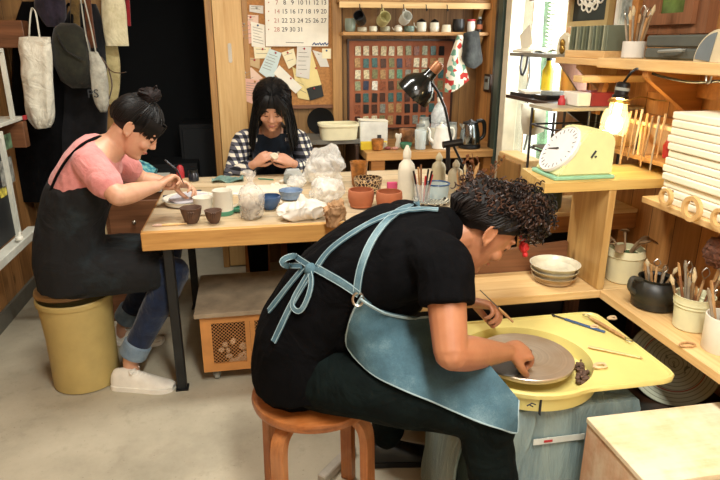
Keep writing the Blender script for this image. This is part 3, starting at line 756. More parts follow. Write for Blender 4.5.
for i, (px, c, nm) in enumerate(((388, 'red', 'dark red lump beside the ochre cup on the counter'), (395, 'pink', 'pinkish lump before the green bowl on the counter'))):
    b = B(); ell(b, (0, 0, .010), (.022, .015, .010), sub=2); jitter(b, .006, 40, i)
    solo('soap_piece', b, plain('pink_piece%d' % i, ['#8f4a44', '#c08a7a'][i], .7), nm, 'soap piece', 'soap pieces on the counter', loc=on(px, .008))
pot('green_bowl', 0, 0, [(.018, 0), (.028, .01), (.036, .03), (.036, .038)], M['green'], 'small green bowl on the counter', 'bowl', loc=on(407, .03))
pot('milk_pot', 0, 0, [(.02, 0), (.03, .01), (.04, .05), (.045, .09), (.048, .105)], plain('brown_white', '#a2704a', .4, var=.4, vscale=20), 'tall brown and white cup behind the green bowl', 'cup', loc=on(412, .12)+V((0, 0, 0)))
b = B(); lathe(b, [(0, 0), (.016, 0), (.02, .02), (.012, .045), (.016, .06), (.010, .078), (0, .082)], 20); ell(b, (.014, 0, .07), (.008, .005, .016)); ell(b, (-.012, 0, .07), (.008, .005, .016))
solo('white_figurine', b, M['white'], 'little white figurine between the carton and the brown cup', 'figurine', loc=on(402, .09))
o = on(421, .02); gj = thing('glass_tumbler', 'clear ribbed glass tumbler on the counter beside the enamel pot', 'glass', o)
part('body', vessel([(.026, 0), (.03, .003), (.034, .10), (.035, .112)], .002, c=o), clear('tumbler', '#dfe8e6', .05, .45), gj)
# enamel pot
o = on(444, .06); ep = thing('enamel_pot', 'white enamel coffee pot with a long spout on the counter', 'pot', o)
b = vessel([(.05, 0), (.054, .004), (.048, .06), (.036, .11), (.034, .12)], .003, c=o); part('body', b, plain('enamel', '#ece8dc', .15), ep)
b = B(); curve(b, [o+V(q) for q in ((-.045, 0, .035), (-.07, 0, .06), (-.07, 0, .10), (-.085, 0, .125))], [.014, .010, .007, .006], 10); part('spout', b, plain('enamel2', '#ece8dc', .15), ep)
b = B(); curve(b, [o+V(q) for q in ((.035, 0, .115), (.07, 0, .115), (.078, 0, .07), (.05, 0, .03))], .006, 8); part('handle', b, M['white'], ep)
b = B(); lathe(b, [(0, .118), (.036, .118), (.034, .126), (.012, .138), (.006, .145), (.010, .152), (0, .156)], 24, o); part('lid', b, M['white'], ep)
o = on(447, .17); wb = thing('water_bottle', 'clear plastic water bottle with a white cap behind the enamel pot', 'bottle', o)
b = B(); lathe(b, [(0, 0), (.045, 0), (.05, .01), (.05, .13), (.046, .135), (.05, .14), (.05, .19), (.03, .235), (.014, .255), (.014, .265), (0, .265)], 28, o); part('body', b, clear('pet', '#e4ecec', .08, .45, bump=.2), wb)
b = B(); lathe(b, [(0, .262), (.017, .262), (.017, .285), (0, .285)], 20, o); part('cap', b, M['white'], wb)
b = B(); lathe(b, [(.051, .04), (.0515, .04), (.0515, .11), (.051, .11)], 28, o); part('label', b, M['paper'], wb)
for i, (px, r_, h_, dy) in enumerate(((433, .035, .15, .2), (425, .03, .12, .11), (463, .028, .12, .2))):
    o = on(px, dy); j = thing('storage_jar', ['tall clear storage jar left of the water bottle', 'short clear storage jar behind the ribbed tumbler', 'clear storage jar between water bottle and kettle'][i], 'jar', o, 0, 'storage jars on the counter')
    part('body', vessel([(r_*.9, 0), (r_, .004), (r_, h_*.85), (r_*.8, h_)], .002, c=o), clear('jar_glass%d' % i, '#d8dcd0', .08, .5), j)
    b = B(); lathe(b, [(0, h_), (r_*.85, h_), (r_*.85, h_+.015), (0, h_+.015)], 20, o); part('lid', b, M['grey'], j)
# kettle
o = on(474, .08); kt = thing('electric_kettle', 'shiny steel and black electric kettle at the right end of the counter', 'kettle', o)
b = B(); lathe(b, [(0, 0), (.062, 0), (.066, .006), (.064, .022), (0, .022)], 32, o); part('base', b, M['black'], kt)
b = B(); lathe(b, [(0, .024), (.058, .024), (.062, .03), (.056, .09), (.046, .135), (.044, .14), (0, .14)], 36, o); part('body', b, plain('kettle_steel', '#8f979c', .16, metal=1), kt)
b = B(); lathe(b, [(0, .140), (.045, .140), (.042, .152), (.015, .160), (.006, .168), (0, .168)], 28, o); part('lid', b, M['black'], kt)
b = B(); curve(b, [o+V(q) for q in ((.035, 0, .155), (.075, 0, .155), (.088, 0, .12), (.085, 0, .07), (.058, 0, .045))], [.010, .012, .012, .011, .009], 10); part('handle', b, M['black'], kt)
b = B(); prism(b, [(-.040, .10), (-.066, .142), (-.040, .142)], -.014, .014, basis((1, 0, 0), (0, 0, 1), (0, -1, 0), o)); part('spout', b, M['steel'], kt)

# ---- upper shelf with hooks
SY = YB-.19
s0 = P(343, 33, Y=SY); SHZ = P(420, 32, Y=SY).z
us = thing('pine_shelf', 'pine wall shelf with a hook rail over the sample board', 'shelf', ((s0.x+XR)/2, YB-.1, SHZ))
part('board', bx(s0.x, XR-.005, SY, YB-.002, SHZ-.02, SHZ, .002), M['pine'], us, smooth=False)
rz_ = P(420, 5.5, Y=SY-.001).z
part('hook_rail', bx(s0.x-.02, XR-.005, SY-.002, SY+.016, rz_-.016, rz_+.018, .002), M['pale'], us, smooth=False)
part('top_board', bx(s0.x-.02, XR-.005, SY+.017, YB-.002, rz_+.018, rz_+.036, .002), M['pine'], us, smooth=False)
for px in (359.6, 381.7, 403.5, 426, 447):
    q = P(px, 6, Y=SY-.004); b = B(); curve(b, [(q.x, SY-.0025, rz_+.004), (q.x, SY-.010, rz_-.002), (q.x, SY-.012, rz_-.02), (q.x, SY-.024, rz_-.03), (q.x, SY-.034, rz_-.02)], .0028, 6); part('hook', b, M['blackmetal'], us)
q = P(489, 40, Y=YB-.1)
for zz, dz in ((SHZ-.021, -1), (rz_+.017, -1)):
    b = B(); prism(b, [(0, 0), (-.13, 0), (-.13, -.012), (-.012, -.15), (0, -.15)], -.012, .012, basis((0, 1, 0), (0, 0, 1), (1, 0, 0), (XR-.03 if dz < 0 else XR-.03, YB-.003, zz))); part('bracket', b, M['pale_z'], us, smooth=False)
def mugc(px, py, r_, h_, mat, label, tilt=20):
    q = P(px, py, Y=SY-.028); o = V((q.x, SY-.026, rz_-.030))
    th = thing('hanging_mug', label, 'mug', o, 0, 'mugs hanging from the hook rail')
    m = Matrix.Rotation(R(90+tilt), 3, 'Y')
    mm4 = Matrix.Translation(o) @ Matrix.Rotation(R(0), 4, 'Z') @ Matrix.Rotation(R(90), 4, 'Y') @ Matrix.Rotation(R(0), 4, 'X')
    # mug hangs by its handle: axis level, handle on top
    b = vessel([(r_*.7, 0), (r_*.9, .004), (r_, h_*.4), (r_*.95, h_)], .003, 28)
    hb = B(); curve(hb, [(0, r_*.9, h_*.8), (0, r_*1.55, h_*.75), (0, r_*1.55, h_*.3), (0, r_*.9, h_*.22)], .004, 8)
    rot = Matrix.Rotation(R(tilt), 4, 'Z') @ Matrix.Rotation(R(90-25), 4, 'X')
    off = Matrix.Translation(V((0, 0, 0))) 
    top = rot @ V((0, r_*1.50, h_*.52))
    T = Matrix.Translation(o-top+V((0, 0, .0))) @ rot
    for w_ in (b, hb): bmesh.ops.transform(w_, matrix=T, verts=w_.verts)
    part('body', b, mat, th); part('handle', hb, mat, th)
mugc(361, 16, .033, .075, M['black'], 'black mug hanging leftmost from the hook rail', -25)
mugc(382, 18, .036, .07, plain('yellow_grey_glaze', '#b8b07a', .35, var=.15), 'yellowish mug hanging second from the left', 10)
mugc(404, 15, .032, .07, plain('grey_white_glaze', '#c9c9be', .3, var=.15), 'grey-white mug hanging third from the left', 10)
pots = [(350, .026, .06, '#7d8878', 'grey-green jar at the left end of the wall shelf'), (362, .024, .022, '#cfc8ac', 'little pale bowl under the black mug'), (373, .020, .026, '#e0dac0', 'little white bowl left of the yellowish mug'),
        (385, .024, .026, '#a8a486', 'little dull green bowl under the yellowish mug'), (398, .020, .024, '#ece6d2', 'tiny white teapot under the grey-white mug'), (409, .026, .028, '#6f8478', 'greenish bowl right of the tiny teapot'),
        (421, .025, .045, '#dcd8c4', 'white teapot with a black top on the wall shelf'), (434, .023, .044, '#d8d2bc', 'white jar with a black top on the wall shelf'), (446, .024, .034, '#e2d9bc', 'cream tapered cup on the wall shelf'),
        (458, .030, .06, '#16181a', 'large black mug on the wall shelf'), (470.5, .020, .05, '#e6e2d4', 'white jar with a red lid on the wall shelf')]
for i, (px, r_, h_, c, lb) in enumerate(pots):
    r_ *= 1.25; h_ *= 1.25
    q = P(px, 31, Y=SY+.05); o = V((q.x, SY+.045, SHZ)); mt = plain('pot_glaze_%d' % i, c, .35)
    th = thing('shelf_pot', lb, 'pot', o, 0, 'pots on the wall shelf')
    part('body', vessel([(r_*.7, 0), (r_*.9, h_*.1), (r_, h_*.5), (r_*.92, h_)] if i != 8 else [(r_, 0), (r_*.98, h_*.3), (r_*.82, h_)], .003, 24, c=o), mt, th)
    if i in (6, 7, 4): 
        b = B(); lathe(b, [(0, h_), (r_*.9, h_), (r_*.7, h_*1.2), (r_*.15, h_*1.35), (0, h_*1.4)], 20, o); part('lid', b, M['black'] if i != 4 else mt, th)
    if i in (4, 6):
        b = B(); curve(b, [o+V((-r_*.8, 0, h_*.4)), o+V((-r_*1.3, 0, h_*.6)), o+V((-r_*1.5, 0, h_*.95))], [.006, .004, .003], 8); part('spout', b, mt, th)
    if i == 10:
        b = B(); lathe(b, [(0, h_), (r_, h_), (r_, h_+.012), (0, h_+.012)], 20, o); part('lid', b, M['red'], th)
for i, (px, r_, h_, mt, cm, lb) in enumerate(((480, .018, .09, M['black'], M['grey'], 'dark bottle at the right end of the wall shelf'), (491, .014, .055, M['white'], M['bluecer'], 'small white and blue bottle at the far right of the wall shelf'))):
    q = P(px, 31, Y=SY+.05); o = V((min(q.x, XR-.05), SY+.05, SHZ)); th = thing('small_bottle', lb, 'bottle', o)
    b = B(); lathe(b, [(0, 0), (r_, 0), (r_, h_*.75), (r_*.5, h_*.85), (0, h_*.85)], 20, o); part('body', b, mt, th)
    b = B(); lathe(b, [(0, h_*.85), (r_*.6, h_*.85), (r_*.6, h_), (0, h_)], 16, o); part('cap', b, cm, th)
    b = B(); lathe(b, [(r_*1.01, h_*.2), (r_*1.03, h_*.2), (r_*1.03, h_*.5), (r_*1.01, h_*.5)], 20, o); part('label', b, [M['terra'], M['bluecer']][i], th)

# ---- sample board with glaze tiles
BY = YB-.03
bl, br_ = P(349, 41, Y=BY), P(449, 126, Y=BY)
sb = thing('sample_board', 'reddish board in a thin black frame holding rows of glaze samples', 'board', ((bl.x+br_.x)/2, BY, br_.z))
part('panel', bx(bl.x, br_.x, BY, YB-.002, br_.z, bl.z), plain('red_board', '#9c5a38', .7, var=.12), sb, smooth=False)
b = B(); fr_ = .012
bx(bl.x-fr_, br_.x+fr_, BY-.008, BY+.02, bl.z, bl.z+fr_, bm=b); bx(bl.x-fr_, br_.x+fr_, BY-.008, BY+.02, br_.z-fr_, br_.z, bm=b)
bx(bl.x-fr_, bl.x, BY-.008, BY+.02, br_.z, bl.z, bm=b); bx(br_.x, br_.x+fr_, BY-.008, BY+.02, br_.z, bl.z, bm=b)
part('frame', b, M['darkwood'], sb, smooth=False)
cols_ = {'cream': '#e0d6b4', 'ivory': '#d4c79e', 'sage': '#9aa07c', 'olive': '#7a7a52', 'teal': '#3c6664', 'navy': '#2c3850', 'black': '#1c1a1a', 'dark brown': '#4a2a1e', 'jade': '#5c9478', 'white': '#e8e4d4', 'tan': '#b08c5c', 'grey': '#8a8a7e', 'rust': '#8a4a2c'}
rowsC = [['cream', 'cream', 'cream', 'ivory', 'cream', 'ivory', 'sage', 'rust', 'sage', 'teal', 'black'],
         ['tan', 'teal', 'teal', 'dark brown', 'olive', 'navy', 'rust', 'cream', 'cream', 'tan', 'ivory'],
         ['cream', 'ivory', 'olive', 'tan', 'sage', 'jade', 'grey', 'ivory', 'sage', 'cream', 'teal'],
         ['sage', 'navy', 'white', 'rust', 'dark brown', 'olive', 'sage', 'black', 'teal', 'grey', 'olive'],
         ['black', 'teal', 'black', 'dark brown', 'teal', 'teal', 'dark brown', 'black', 'navy', 'black', 'teal'],
         ['rust', 'black', 'dark brown', 'grey', 'tan', 'tan', 'black', 'black', 'dark brown', 'teal', 'olive'],
         ['dark brown', 'ivory', 'cream', 'olive', 'tan', 'black', 'dark brown', 'grey', 'teal', 'black', 'black']]
ordn = ['first', 'second', 'third', 'fourth', 'fifth', 'sixth', 'seventh', 'eighth', 'ninth', 'tenth', 'eleventh']
rown = ['top', 'second', 'third', 'fourth', 'fifth', 'sixth', 'lowest']
tm = {}
for k_, c in cols_.items():
    t = NT('glaze_'+k_.replace(' ', '_')); v = t.co(); n = t.noise(v, 90, 2)
    c_ = hx(c); t.l(t.ramp(n, [(.4, tuple(x*.55 for x in c_[:3])+(1,)), (.6, c_)]), t.b.inputs['Base Color']); t.b.inputs['Roughness'].default_value = .3; tm[k_] = t.m
pc = P(350, 40, Y=BY); dxp = (P(440.9, 60, Y=BY).x-P(357.6, 60, Y=BY).x)/10
xs0 = P(357.6, 60, Y=BY).x
for r_, yy_ in enumerate((50.8, 62.8, 74, 85.3, 97, 108, 119.5)):
    z_ = P(400, yy_, Y=BY).z
    for c in range(11):
        w_, h_ = .0175, .028
        b = B(); prism(b, [(-w_, -h_), (w_, -h_), (w_, h_*.88), (w_*.8, h_), (-w_*.8, h_), (-w_, h_*.88)], 0, .006, basis((1, 0, 0), (0, 0, 1), (0, -1, 0), (xs0+dxp*c+rnd.uniform(-.002, .002), BY-.0005, z_+rnd.uniform(-.002, .002))) @ Matrix.Rotation(R(rnd.uniform(-3, 3)), 4, 'Z'))
        solo('glaze_tile', b, tm[rowsC[r_][c]], '%s glaze sample tile, %s from the left in the %s row' % (rowsC[r_][c], ordn[c], rown[r_]), 'tile', 'glaze sample tiles on the reddish board', smooth=False)

# ---- oven cloth and dark gloves hanging from the shelf
t = NT('patchwork'); v = t.co((38, 38, 38), (0, R(25), 0)); vo = t.n('ShaderNodeTexVoronoi'); vo.inputs['Scale'].default_value = 1.0; t.l(v, vo.inputs['Vector'])
sp = t.n('ShaderNodeSeparateColor'); t.l(vo.outputs['Color'], sp.inputs[0])
cc = t.ramp(sp.outputs[0], [(0, hx('#e6ddc4')), (.35, hx('#e6ddc4')), (.36, hx('#b03028')), (.52, hx('#b03028')), (.53, hx('#6f9a84')), (.75, hx('#6f9a84')), (.76, hx('#e0d8c4'))])
for x in t.t.nodes:
    if x.type == 'VALTORGB': x.color_ramp.interpolation = 'CONSTANT'
t.l(cc, t.b.inputs['Base Color']); t.b.inputs['Roughness'].default_value = .9; M['patch'] = t.m
q = lambda px, py, d=.03: P(px, py, Y=SY-d)
b = B(); sheet(b, [[q(458, 35, .02), q(459.5, 35, .03), q(461, 35, .03), q(463, 36, .02)], [q(452, 52, .02), q(455, 53, .045), q(459, 53, .03), q(462, 54, .03)], [q(447, 68, .02), q(453, 72, .05), q(462, 73, .03), q(467, 72, .03)], [q(445, 92, .02), q(452, 92, .05), q(460, 87, .03), q(469, 80, .03)]], .010)
solo('oven_cloth', b, M['patch'], 'quilted cloth with a red, green and white pattern hanging from the wall shelf', 'cloth')
b = B(); sheet(b, [[q(464, 33, .02), q(469, 32, .035), q(475, 31, .02), q(479, 32, .02)], [q(463, 45, .02), q(469, 46, .06), q(476, 45, .04), q(480, 46, .02)], [q(461, 58, .02), q(466, 60, .06), q(474, 62, .05), q(482, 60, .02)], [q(466, 65, .02), q(470, 67, .04), q(474, 68, .03), q(480, 64, .02)]], .012)
solo('dark_mitt', b, fabric('dark_mitt', '#3a3c38', '#191a1a'), 'dark grey mitt hanging right of the patterned cloth', 'mitt')
b = B(); q1, q2 = P(482, 92, X=XR-.012), P(493, 73, X=XR-.012)
th = thing('control_panel', 'small grey control panel in a dark wooden frame on the right wall', 'control panel', ((q1+q2)/2))
cy_ = (q1.y+q2.y)/2; cz_ = (P(487, 92, X=XR-.01).z+P(487, 74, X=XR-.01).z)/2; hh = abs(P(487, 92, X=XR-.01).z-P(487, 74, X=XR-.01).z)/2
part('frame', bx(XR-.014, XR-.001, cy_-.055, cy_+.055, cz_-hh, cz_+hh, .002), M['darkwood'], th, smooth=False)
part('panel', bx(XR-.019, XR-.0145, cy_-.035, cy_+.035, cz_-hh*.7, cz_+hh*.75, .001), M['grey'], th, smooth=False)
part('screen', bx(XR-.021, XR-.0195, cy_-.02, cy_+.02, cz_+hh*.1, cz_+hh*.5, .0), M['black'], th, smooth=False)

# ---- notice board with calendar and papers
NY = YB-.022
n0, n1 = P(244, 106, Y=NY), P(333, 0, Y=NY)
nb = thing('notice_board', 'brown framed notice board covered with papers behind the plaid shirt girl', 'notice board', ((n0.x+n1.x)/2, NY, n0.z))
ztop = n1.z+.35
part('panel', bx(n0.x, n1.x, NY, YB-.002, n0.z, ztop), plain('cork', '#b07a42', .8, var=.15, vscale=60), nb, smooth=False)
b = B(); bx(n0.x-.022, n1.x+.0, NY-.006, YB-.003, n0.z-.022, n0.z, bm=b); bx(n1.x, n1.x+.022, NY-.006, YB-.003, n0.z-.022, ztop, bm=b); bx(n0.x-.022, n0.x, NY-.006, YB-.003, n0.z, ztop, bm=b); bx(n0.x, n1.x, NY-.006, YB-.003, ztop-.022, ztop, bm=b)
part('frame', b, M['brown'], nb, smooth=False)
Z = lambda x, y: (200+x/4.4875, y/4.4875)
def paper(name, quad, mat, label, lay, lines=None):
    yy_ = NY-.003-.0022*lay
    pts = [P(*Z(*q_), Y=yy_) for q_ in quad]
    b = B(); a = [b.verts.new(p_) for p_ in pts]; c = [b.verts.new(p_+V((0, .0012, 0))) for p_ in pts]
    b.faces.new(a); b.faces.new(list(reversed(c)))
    for i in range(4): b.faces.new((a[i], c[i], c[(i+1) % 4], a[(i+1) % 4]))
    th = thing(name, label, 'calendar' if name == 'paper_calendar' else 'paper', V((sum(p_.x for p_ in pts)/4, yy_, min(p_.z for p_ in pts))), 0, None if name == 'paper_calendar' else 'papers pinned on the notice board')
    part('sheet', b, mat, th, smooth=False)
    if name != 'paper_calendar':
        tp = (pts[0]+pts[1])/2+V((0, -.002, -.012)); b = B(); lathe(b, [(0, 0), (.006, 0), (.004, .006), (0, .008)], 12, tp, Matrix.Rotation(R(90), 3, 'X')); part('pin', b, M[rnd.choice(['red', 'steel', 'bluecer', 'gold'])], th)
    if lines:
        b = B(); u_ = pts[1]-pts[0]; w_ = pts[3]-pts[0]
        for k in range(lines):
            o_ = pts[0]+w_*(.2+.7*k/lines)+u_*.12; e_ = o_+u_*rnd.uniform(.45, .76)
            tube(b, [o_+V((0, -.0006, 0)), e_+V((0, -.0006, 0))], .0013, 4)
        part('writing', b, plain('grey_ink', '#8a8478', .8), th, smooth=False)
    return th
pm = {k_: plain('paper_'+k_, c, .8, var=.04) for k_, c in dict(pink='#dfc2ac', white='#e9e4d2', blue='#c8d8d4', yellow='#e2cf8e', cream='#e8deb8', tan='#c4a87c', grey='#d4d0c4', dark='#2a2c2a', salmon='#dcae9a').items()}
cal = paper('paper_calendar', [(290, -40), (577, -40), (575, 208), (295, 208)], pm['white'], 'large white wall calendar page pinned above the papers', 7)
cy_ = NY-.003-.0022*7
rws = [(12, range(7, 14)), (52, range(14, 21)), (93, range(21, 28)), (133, range(28, 32))]
b = B(); b2 = B()
for y_, ds in rws:
    for k, d_ in enumerate(ds):
        q_ = P(*Z(345+35*k, y_), Y=cy_-.0008)
        tgt = b2 if k == 0 else b
        merge(tgt, text(str(d_), .036, basis((1, 0, 0), (0, 0, 1), (0, -1, 0), q_), .0004))
    q_ = P(*Z(308, y_), Y=cy_-.0008); merge(b2, text('•', .03, basis((1, 0, 0), (0, 0, 1), (0, -1, 0), q_), .0004))
part('date_numbers', b, M['ink'], cal, smooth=False); part('sunday_numbers', b2, plain('red_ink', '#b87a6a', .8, var=0), cal, 'pale red numbers', smooth=False)
b = B()
for k in range(3):
    q_ = P(*Z(515+24*k, 198), Y=cy_-.001); curve(b, [q_+V((-.014, 0, -.006)), q_+V((-.002, 0, .008)), q_+V((.006, 0, -.004)), q_+V((.018, 0, .006))], .003, 5)
part('wave_mark', b, M['bluecer'], cal, 'blue wave mark')
b = B(); q_ = P(*Z(385, 190), Y=cy_-.0008); q2_ = P(*Z(465, 192), Y=cy_-.0008); tube(b, [q_, q2_], .0012, 4); part('small_print', b, M['ink'], cal)
P_ = [([(190, 66), (262, 68), (262, 110), (190, 106)], 'pink', 'pink note at the upper left of the board', 1, 2), ([(172, 100), (222, 94), (246, 190), (204, 200)], 'salmon', 'salmon pink folded note hanging left of the calendar', 2, 4),
      ([(228, 96), (290, 112), (292, 215), (232, 208)], 'white', 'white lined sheet left of the calendar', 3, 6), ([(222, 22), (284, 26), (284, 62), (222, 52)], 'grey', 'greyish ticket beside the top left of the calendar', 1, 2),
      ([(240, 210), (320, 212), (300, 262), (246, 262)], 'cream', 'cream scrap under the lined white sheet', 2, 2), ([(220, 258), (268, 262), (268, 310), (214, 290)], 'tan', 'tan scrap at the left edge of the board', 1, 1),
      ([(174, 330), (230, 302), (282, 350), (220, 380)], 'pink', 'pink receipt above the left corner', 2, 3), ([(205, 352), (286, 362), (240, 468), (178, 442)], 'salmon', 'long pink receipt at the lower left corner', 3, 6),
      ([(312, 218), (366, 238), (326, 368), (264, 322)], 'blue', 'pale blue sheet below the calendar', 4, 6), ([(366, 236), (420, 218), (436, 284), (398, 310)], 'cream', 'yellowish note below the calendar centre', 3, 2),
      ([(436, 208), (500, 210), (490, 355), (430, 342)], 'grey', 'grey white slip hanging under the calendar', 6, 5), ([(495, 212), (545, 380), (472, 396), (440, 330)], 'yellow', 'large yellow envelope behind the grey slip', 4, 0),
      ([(356, 292), (458, 392), (430, 420), (330, 330)], 'white', 'folded white sheet right above the girl\'s hair', 5, 0), ([(548, 218), (588, 218), (588, 264), (548, 262)], 'cream', 'small yellow square note at the right edge', 2, 0),
      ([(414, 300), (490, 340), (490, 450), (440, 440)], 'yellow', 'yellow slip hanging beside the girl\'s hair', 2, 3), ([(478, 398), (545, 378), (556, 432), (494, 452)], 'dark', 'dark printed card at the lower right corner', 3, 0),
      ([(505, 225), (560, 240), (580, 300), (540, 300)], 'grey', 'thin grey tissue scrap beside the yellow envelope', 1, 0)]
for quad, mt, lb, lay, ln in P_: paper('pinned_note', quad, pm[mt], lb, lay, ln)
# ================================================================ right side: wheel, bench, shelves
WC = V((.752, 1.439, .555))
M['traycol'] = plain('yellow_plastic', '#dfd080', .38, var=.06, vscale=5)
wh = thing('potters_wheel', 'potter\'s wheel with a yellow splash tray and a body wrapped in plastic', 'potter\'s wheel', (.75, 1.44, 0))
# splash tray
cx, cy, ri, ro = WC.x, WC.y, .188, .216
def outl(a):
    d = V((math.cos(a), math.sin(a), 0)); best = ro
    # wing: rounded rectangle x<=1.115, -.205<=y<=.225
    if d.x > 0:
        x1 = .358; t_ = x1/d.x
        yt = .232-.02*0; yb = -.2
        if d.y > 1e-6: t_ = min(t_, (yt)/d.y)
        if d.y < -1e-6: t_ = min(t_, (.200)/(-d.y) if True else t_)
        best = max(best, t_) if d.y > -.93 else best
    if d.y > .3: best = max(best, min(.232/d.y, .30))
    return best
N = 120; zt = .56
OUT = []
for i in range(N):
    a = 2*math.pi*i/N; r_ = outl(a); OUT.append(V((cx+r_*math.cos(a), cy+r_*math.sin(a), 0)))
for _ in range(2): OUT = [(OUT[i-1]+OUT[i]*2+OUT[(i+1) % N])/4 for i in range(N)]
def ringz(s, z): # offset outline toward centre
    return [V((p_.x-(p_.x-cx)/((p_.xy-V((cx, cy))).length)*s, p_.y-(p_.y-cy)/((p_.xy-V((cx, cy))).length)*s, z)) for p_ in OUT]
def circ(r_, z): return [V((cx+r_*math.cos(2*math.pi*i/N), cy+r_*math.sin(2*math.pi*i/N), z)) for i in range(N)]
b = B()
rings(b, [ringz(.002, zt-.016), ringz(0, zt-.004), ringz(.003, zt), ringz(.009, zt), ringz(.013, zt-.005), circ(ri+.012, zt-.006), circ(ri, zt-.010), circ(ri-.006, zt-.05), circ(ri-.02, zt-.056), circ(.03, zt-.056), circ(.03, zt-.066), circ(ri, zt-.066), circ(ri+.012, zt-.060), circ(ri+.018, zt-.018)], cap=False, closed=True)
tray = part('splash_tray', b, M['traycol'], wh, 'yellow plastic splash tray')
b = bx(cx-.0505, cx-.0485, cy-ri-.0195, cy-ri-.010, zt-.064, zt-.012); part('seam', b, M['ink'], tray, smooth=False)
q = P(531, 404, Y=cy-ri-.019)
b = B(); tube(b, [q+V((-.012, -.002, -.003)), q+V((0, -.004, .005)), q+V((.012, -.002, -.002))], .0018, 5); tube(b, [q+V((-.006, -.004, .001)), q+V((.004, -.004, -.006))], .0018, 5); part('mark', b, M['ink'], tray)
b = B(); lathe(b, [(0, -.06), (.028, -.06), (.028, -.006), (.10, -.014), (.136, -.014), (.138, -.010), (.138, -.002), (.136, 0), (0, 0)], 64, WC)
t = NT('wheel_steel'); v = t.co(); sp = t.n('ShaderNodeSeparateXYZ'); 
mp = t.n('ShaderNodeMapping'); t.l(v, mp.inputs[0]); t.l(mp.outputs[0], sp.inputs[0])
rad = t.math('SQRT', t.math('ADD', t.math('POWER', sp.outputs[0], 2.0), t.math('POWER', sp.outputs[1], 2.0)))
cmb = t.n('ShaderNodeCombineXYZ'); t.l(rad, cmb.inputs[0]); n = t.noise(cmb.outputs[0], 160, 2); n2 = t.noise(v, 9, 5)
t.l(t.mix(t.ramp(n2, [(.4, (0, 0, 0, 1)), (.7, (.7, .7, .7, 1))]), t.ramp(n, [(.3, hx('#c4b8a6')), (.7, hx('#ddd0bc'))]), hx('#c4ab8c')), t.b.inputs['Base Color'])
t.b.inputs['Metallic'].default_value = .75; t.b.inputs['Roughness'].default_value = .38
mp.inputs['Location'].default_value = (0, 0, 0)
whd = part('wheel_head', b, t.m, wh, 'round steel wheel head')
whd.location = (0, 0, 0)
# body wrapped in a blue grey plastic sheet
t = NT('plastic_wrap'); v = t.co((9, 9, 1.2)); n = t.noise(v, 2.2, 6, .6, 1.0); nb_ = t.noise(t.co(), 5, 5)
t.l(t.mix(t.ramp(nb_, [(.35, (0, 0, 0, 1)), (.7, (1, 1, 1, 1))]), t.ramp(n, [(.3, hx('#56707a')), (.65, hx('#90a29e'))]), hx('#7d8a82')), t.b.inputs['Base Color'])
t.b.inputs['Roughness'].default_value = .3; t.bump(n, .8, .02); M['wrap'] = t.m
b = B(); X0, X1, Y0, Y1, Z1 = .56, 1.02, 1.262, 1.655, .488
rr = []
for z_, off in ((0, .012), (.12, .004), (.3, 0), (Z1-.03, 0), (Z1-.004, .008), (Z1, .03)):
    r_ = []
    for k in range(80):
        u = k/80*4; e = int(u); f = u-e; c = [(X0, Y0), (X1, Y0), (X1, Y1), (X0, Y1)]
        p0 = V(c[e]); p1 = V(c[(e+1) % 4]); p_ = p0.lerp(p1, f); ctr = V(((X0+X1)/2, (Y0+Y1)/2)); d = (p_-ctr).normalized()
        w_ = .006*noise.noise(V((p_.x*22, p_.y*22, z_*1.5)))
        r_.append(V((p_.x+d.x*(w_-(off if z_ > .3 else -off)), p_.y+d.y*(w_-(off if z_ > .3 else -off)), z_)))
    rr.append(r_)
rings(b, rr); body = part('wrapped_body', b, M['wrap'], wh, 'body wrapped in blue grey plastic sheet', angle=60)
q0, q1 = P(533, 443, Y=Y0-.006), P(584, 436, Y=Y0-.006)
part('tape_strip', bx(q0.x, q1.x, Y0-.0085, Y0-.0065, min(q0.z, q1.z)-.006, min(q0.z, q1.z)+.012), plain('tape', '#c9ccc2', .5), body, 'pale label strip', smooth=False)
part('tape_print', bx(q0.x+.03, q0.x+.055, Y0-.0095, Y0-.0086, min(q0.z, q1.z)-.001, min(q0.z, q1.z)+.006), M['red'], body, smooth=False)
b = B(); sheet(b, [[(.545, 1.30, .485), (.545, 1.42, .487), (.545, 1.60, .485)], [(.505, 1.30, .3), (.51, 1.42, .3), (.52, 1.6, .3)], [(.49, 1.30, .02), (.50, 1.42, .02), (.51, 1.62, .02)]], .006)
part('plastic_flap', jitter(b, .008, 14), M['wrap'], wh, 'hanging flap of the plastic sheet', angle=70)
solo('arm_shadow_disc', jitter(lathe(B(), [(0, 0), (.052, 0), (.054, .003), (.052, .006), (0, .007)], 36), .002, 30), plain('arm_shadow', '#4a4742', .3), 'thin dark disc standing in for the arm shadow on the steel wheel head', 'clay', loc=(.672, 1.385, .5555))  # dark disc added in place of the forearm's shadow
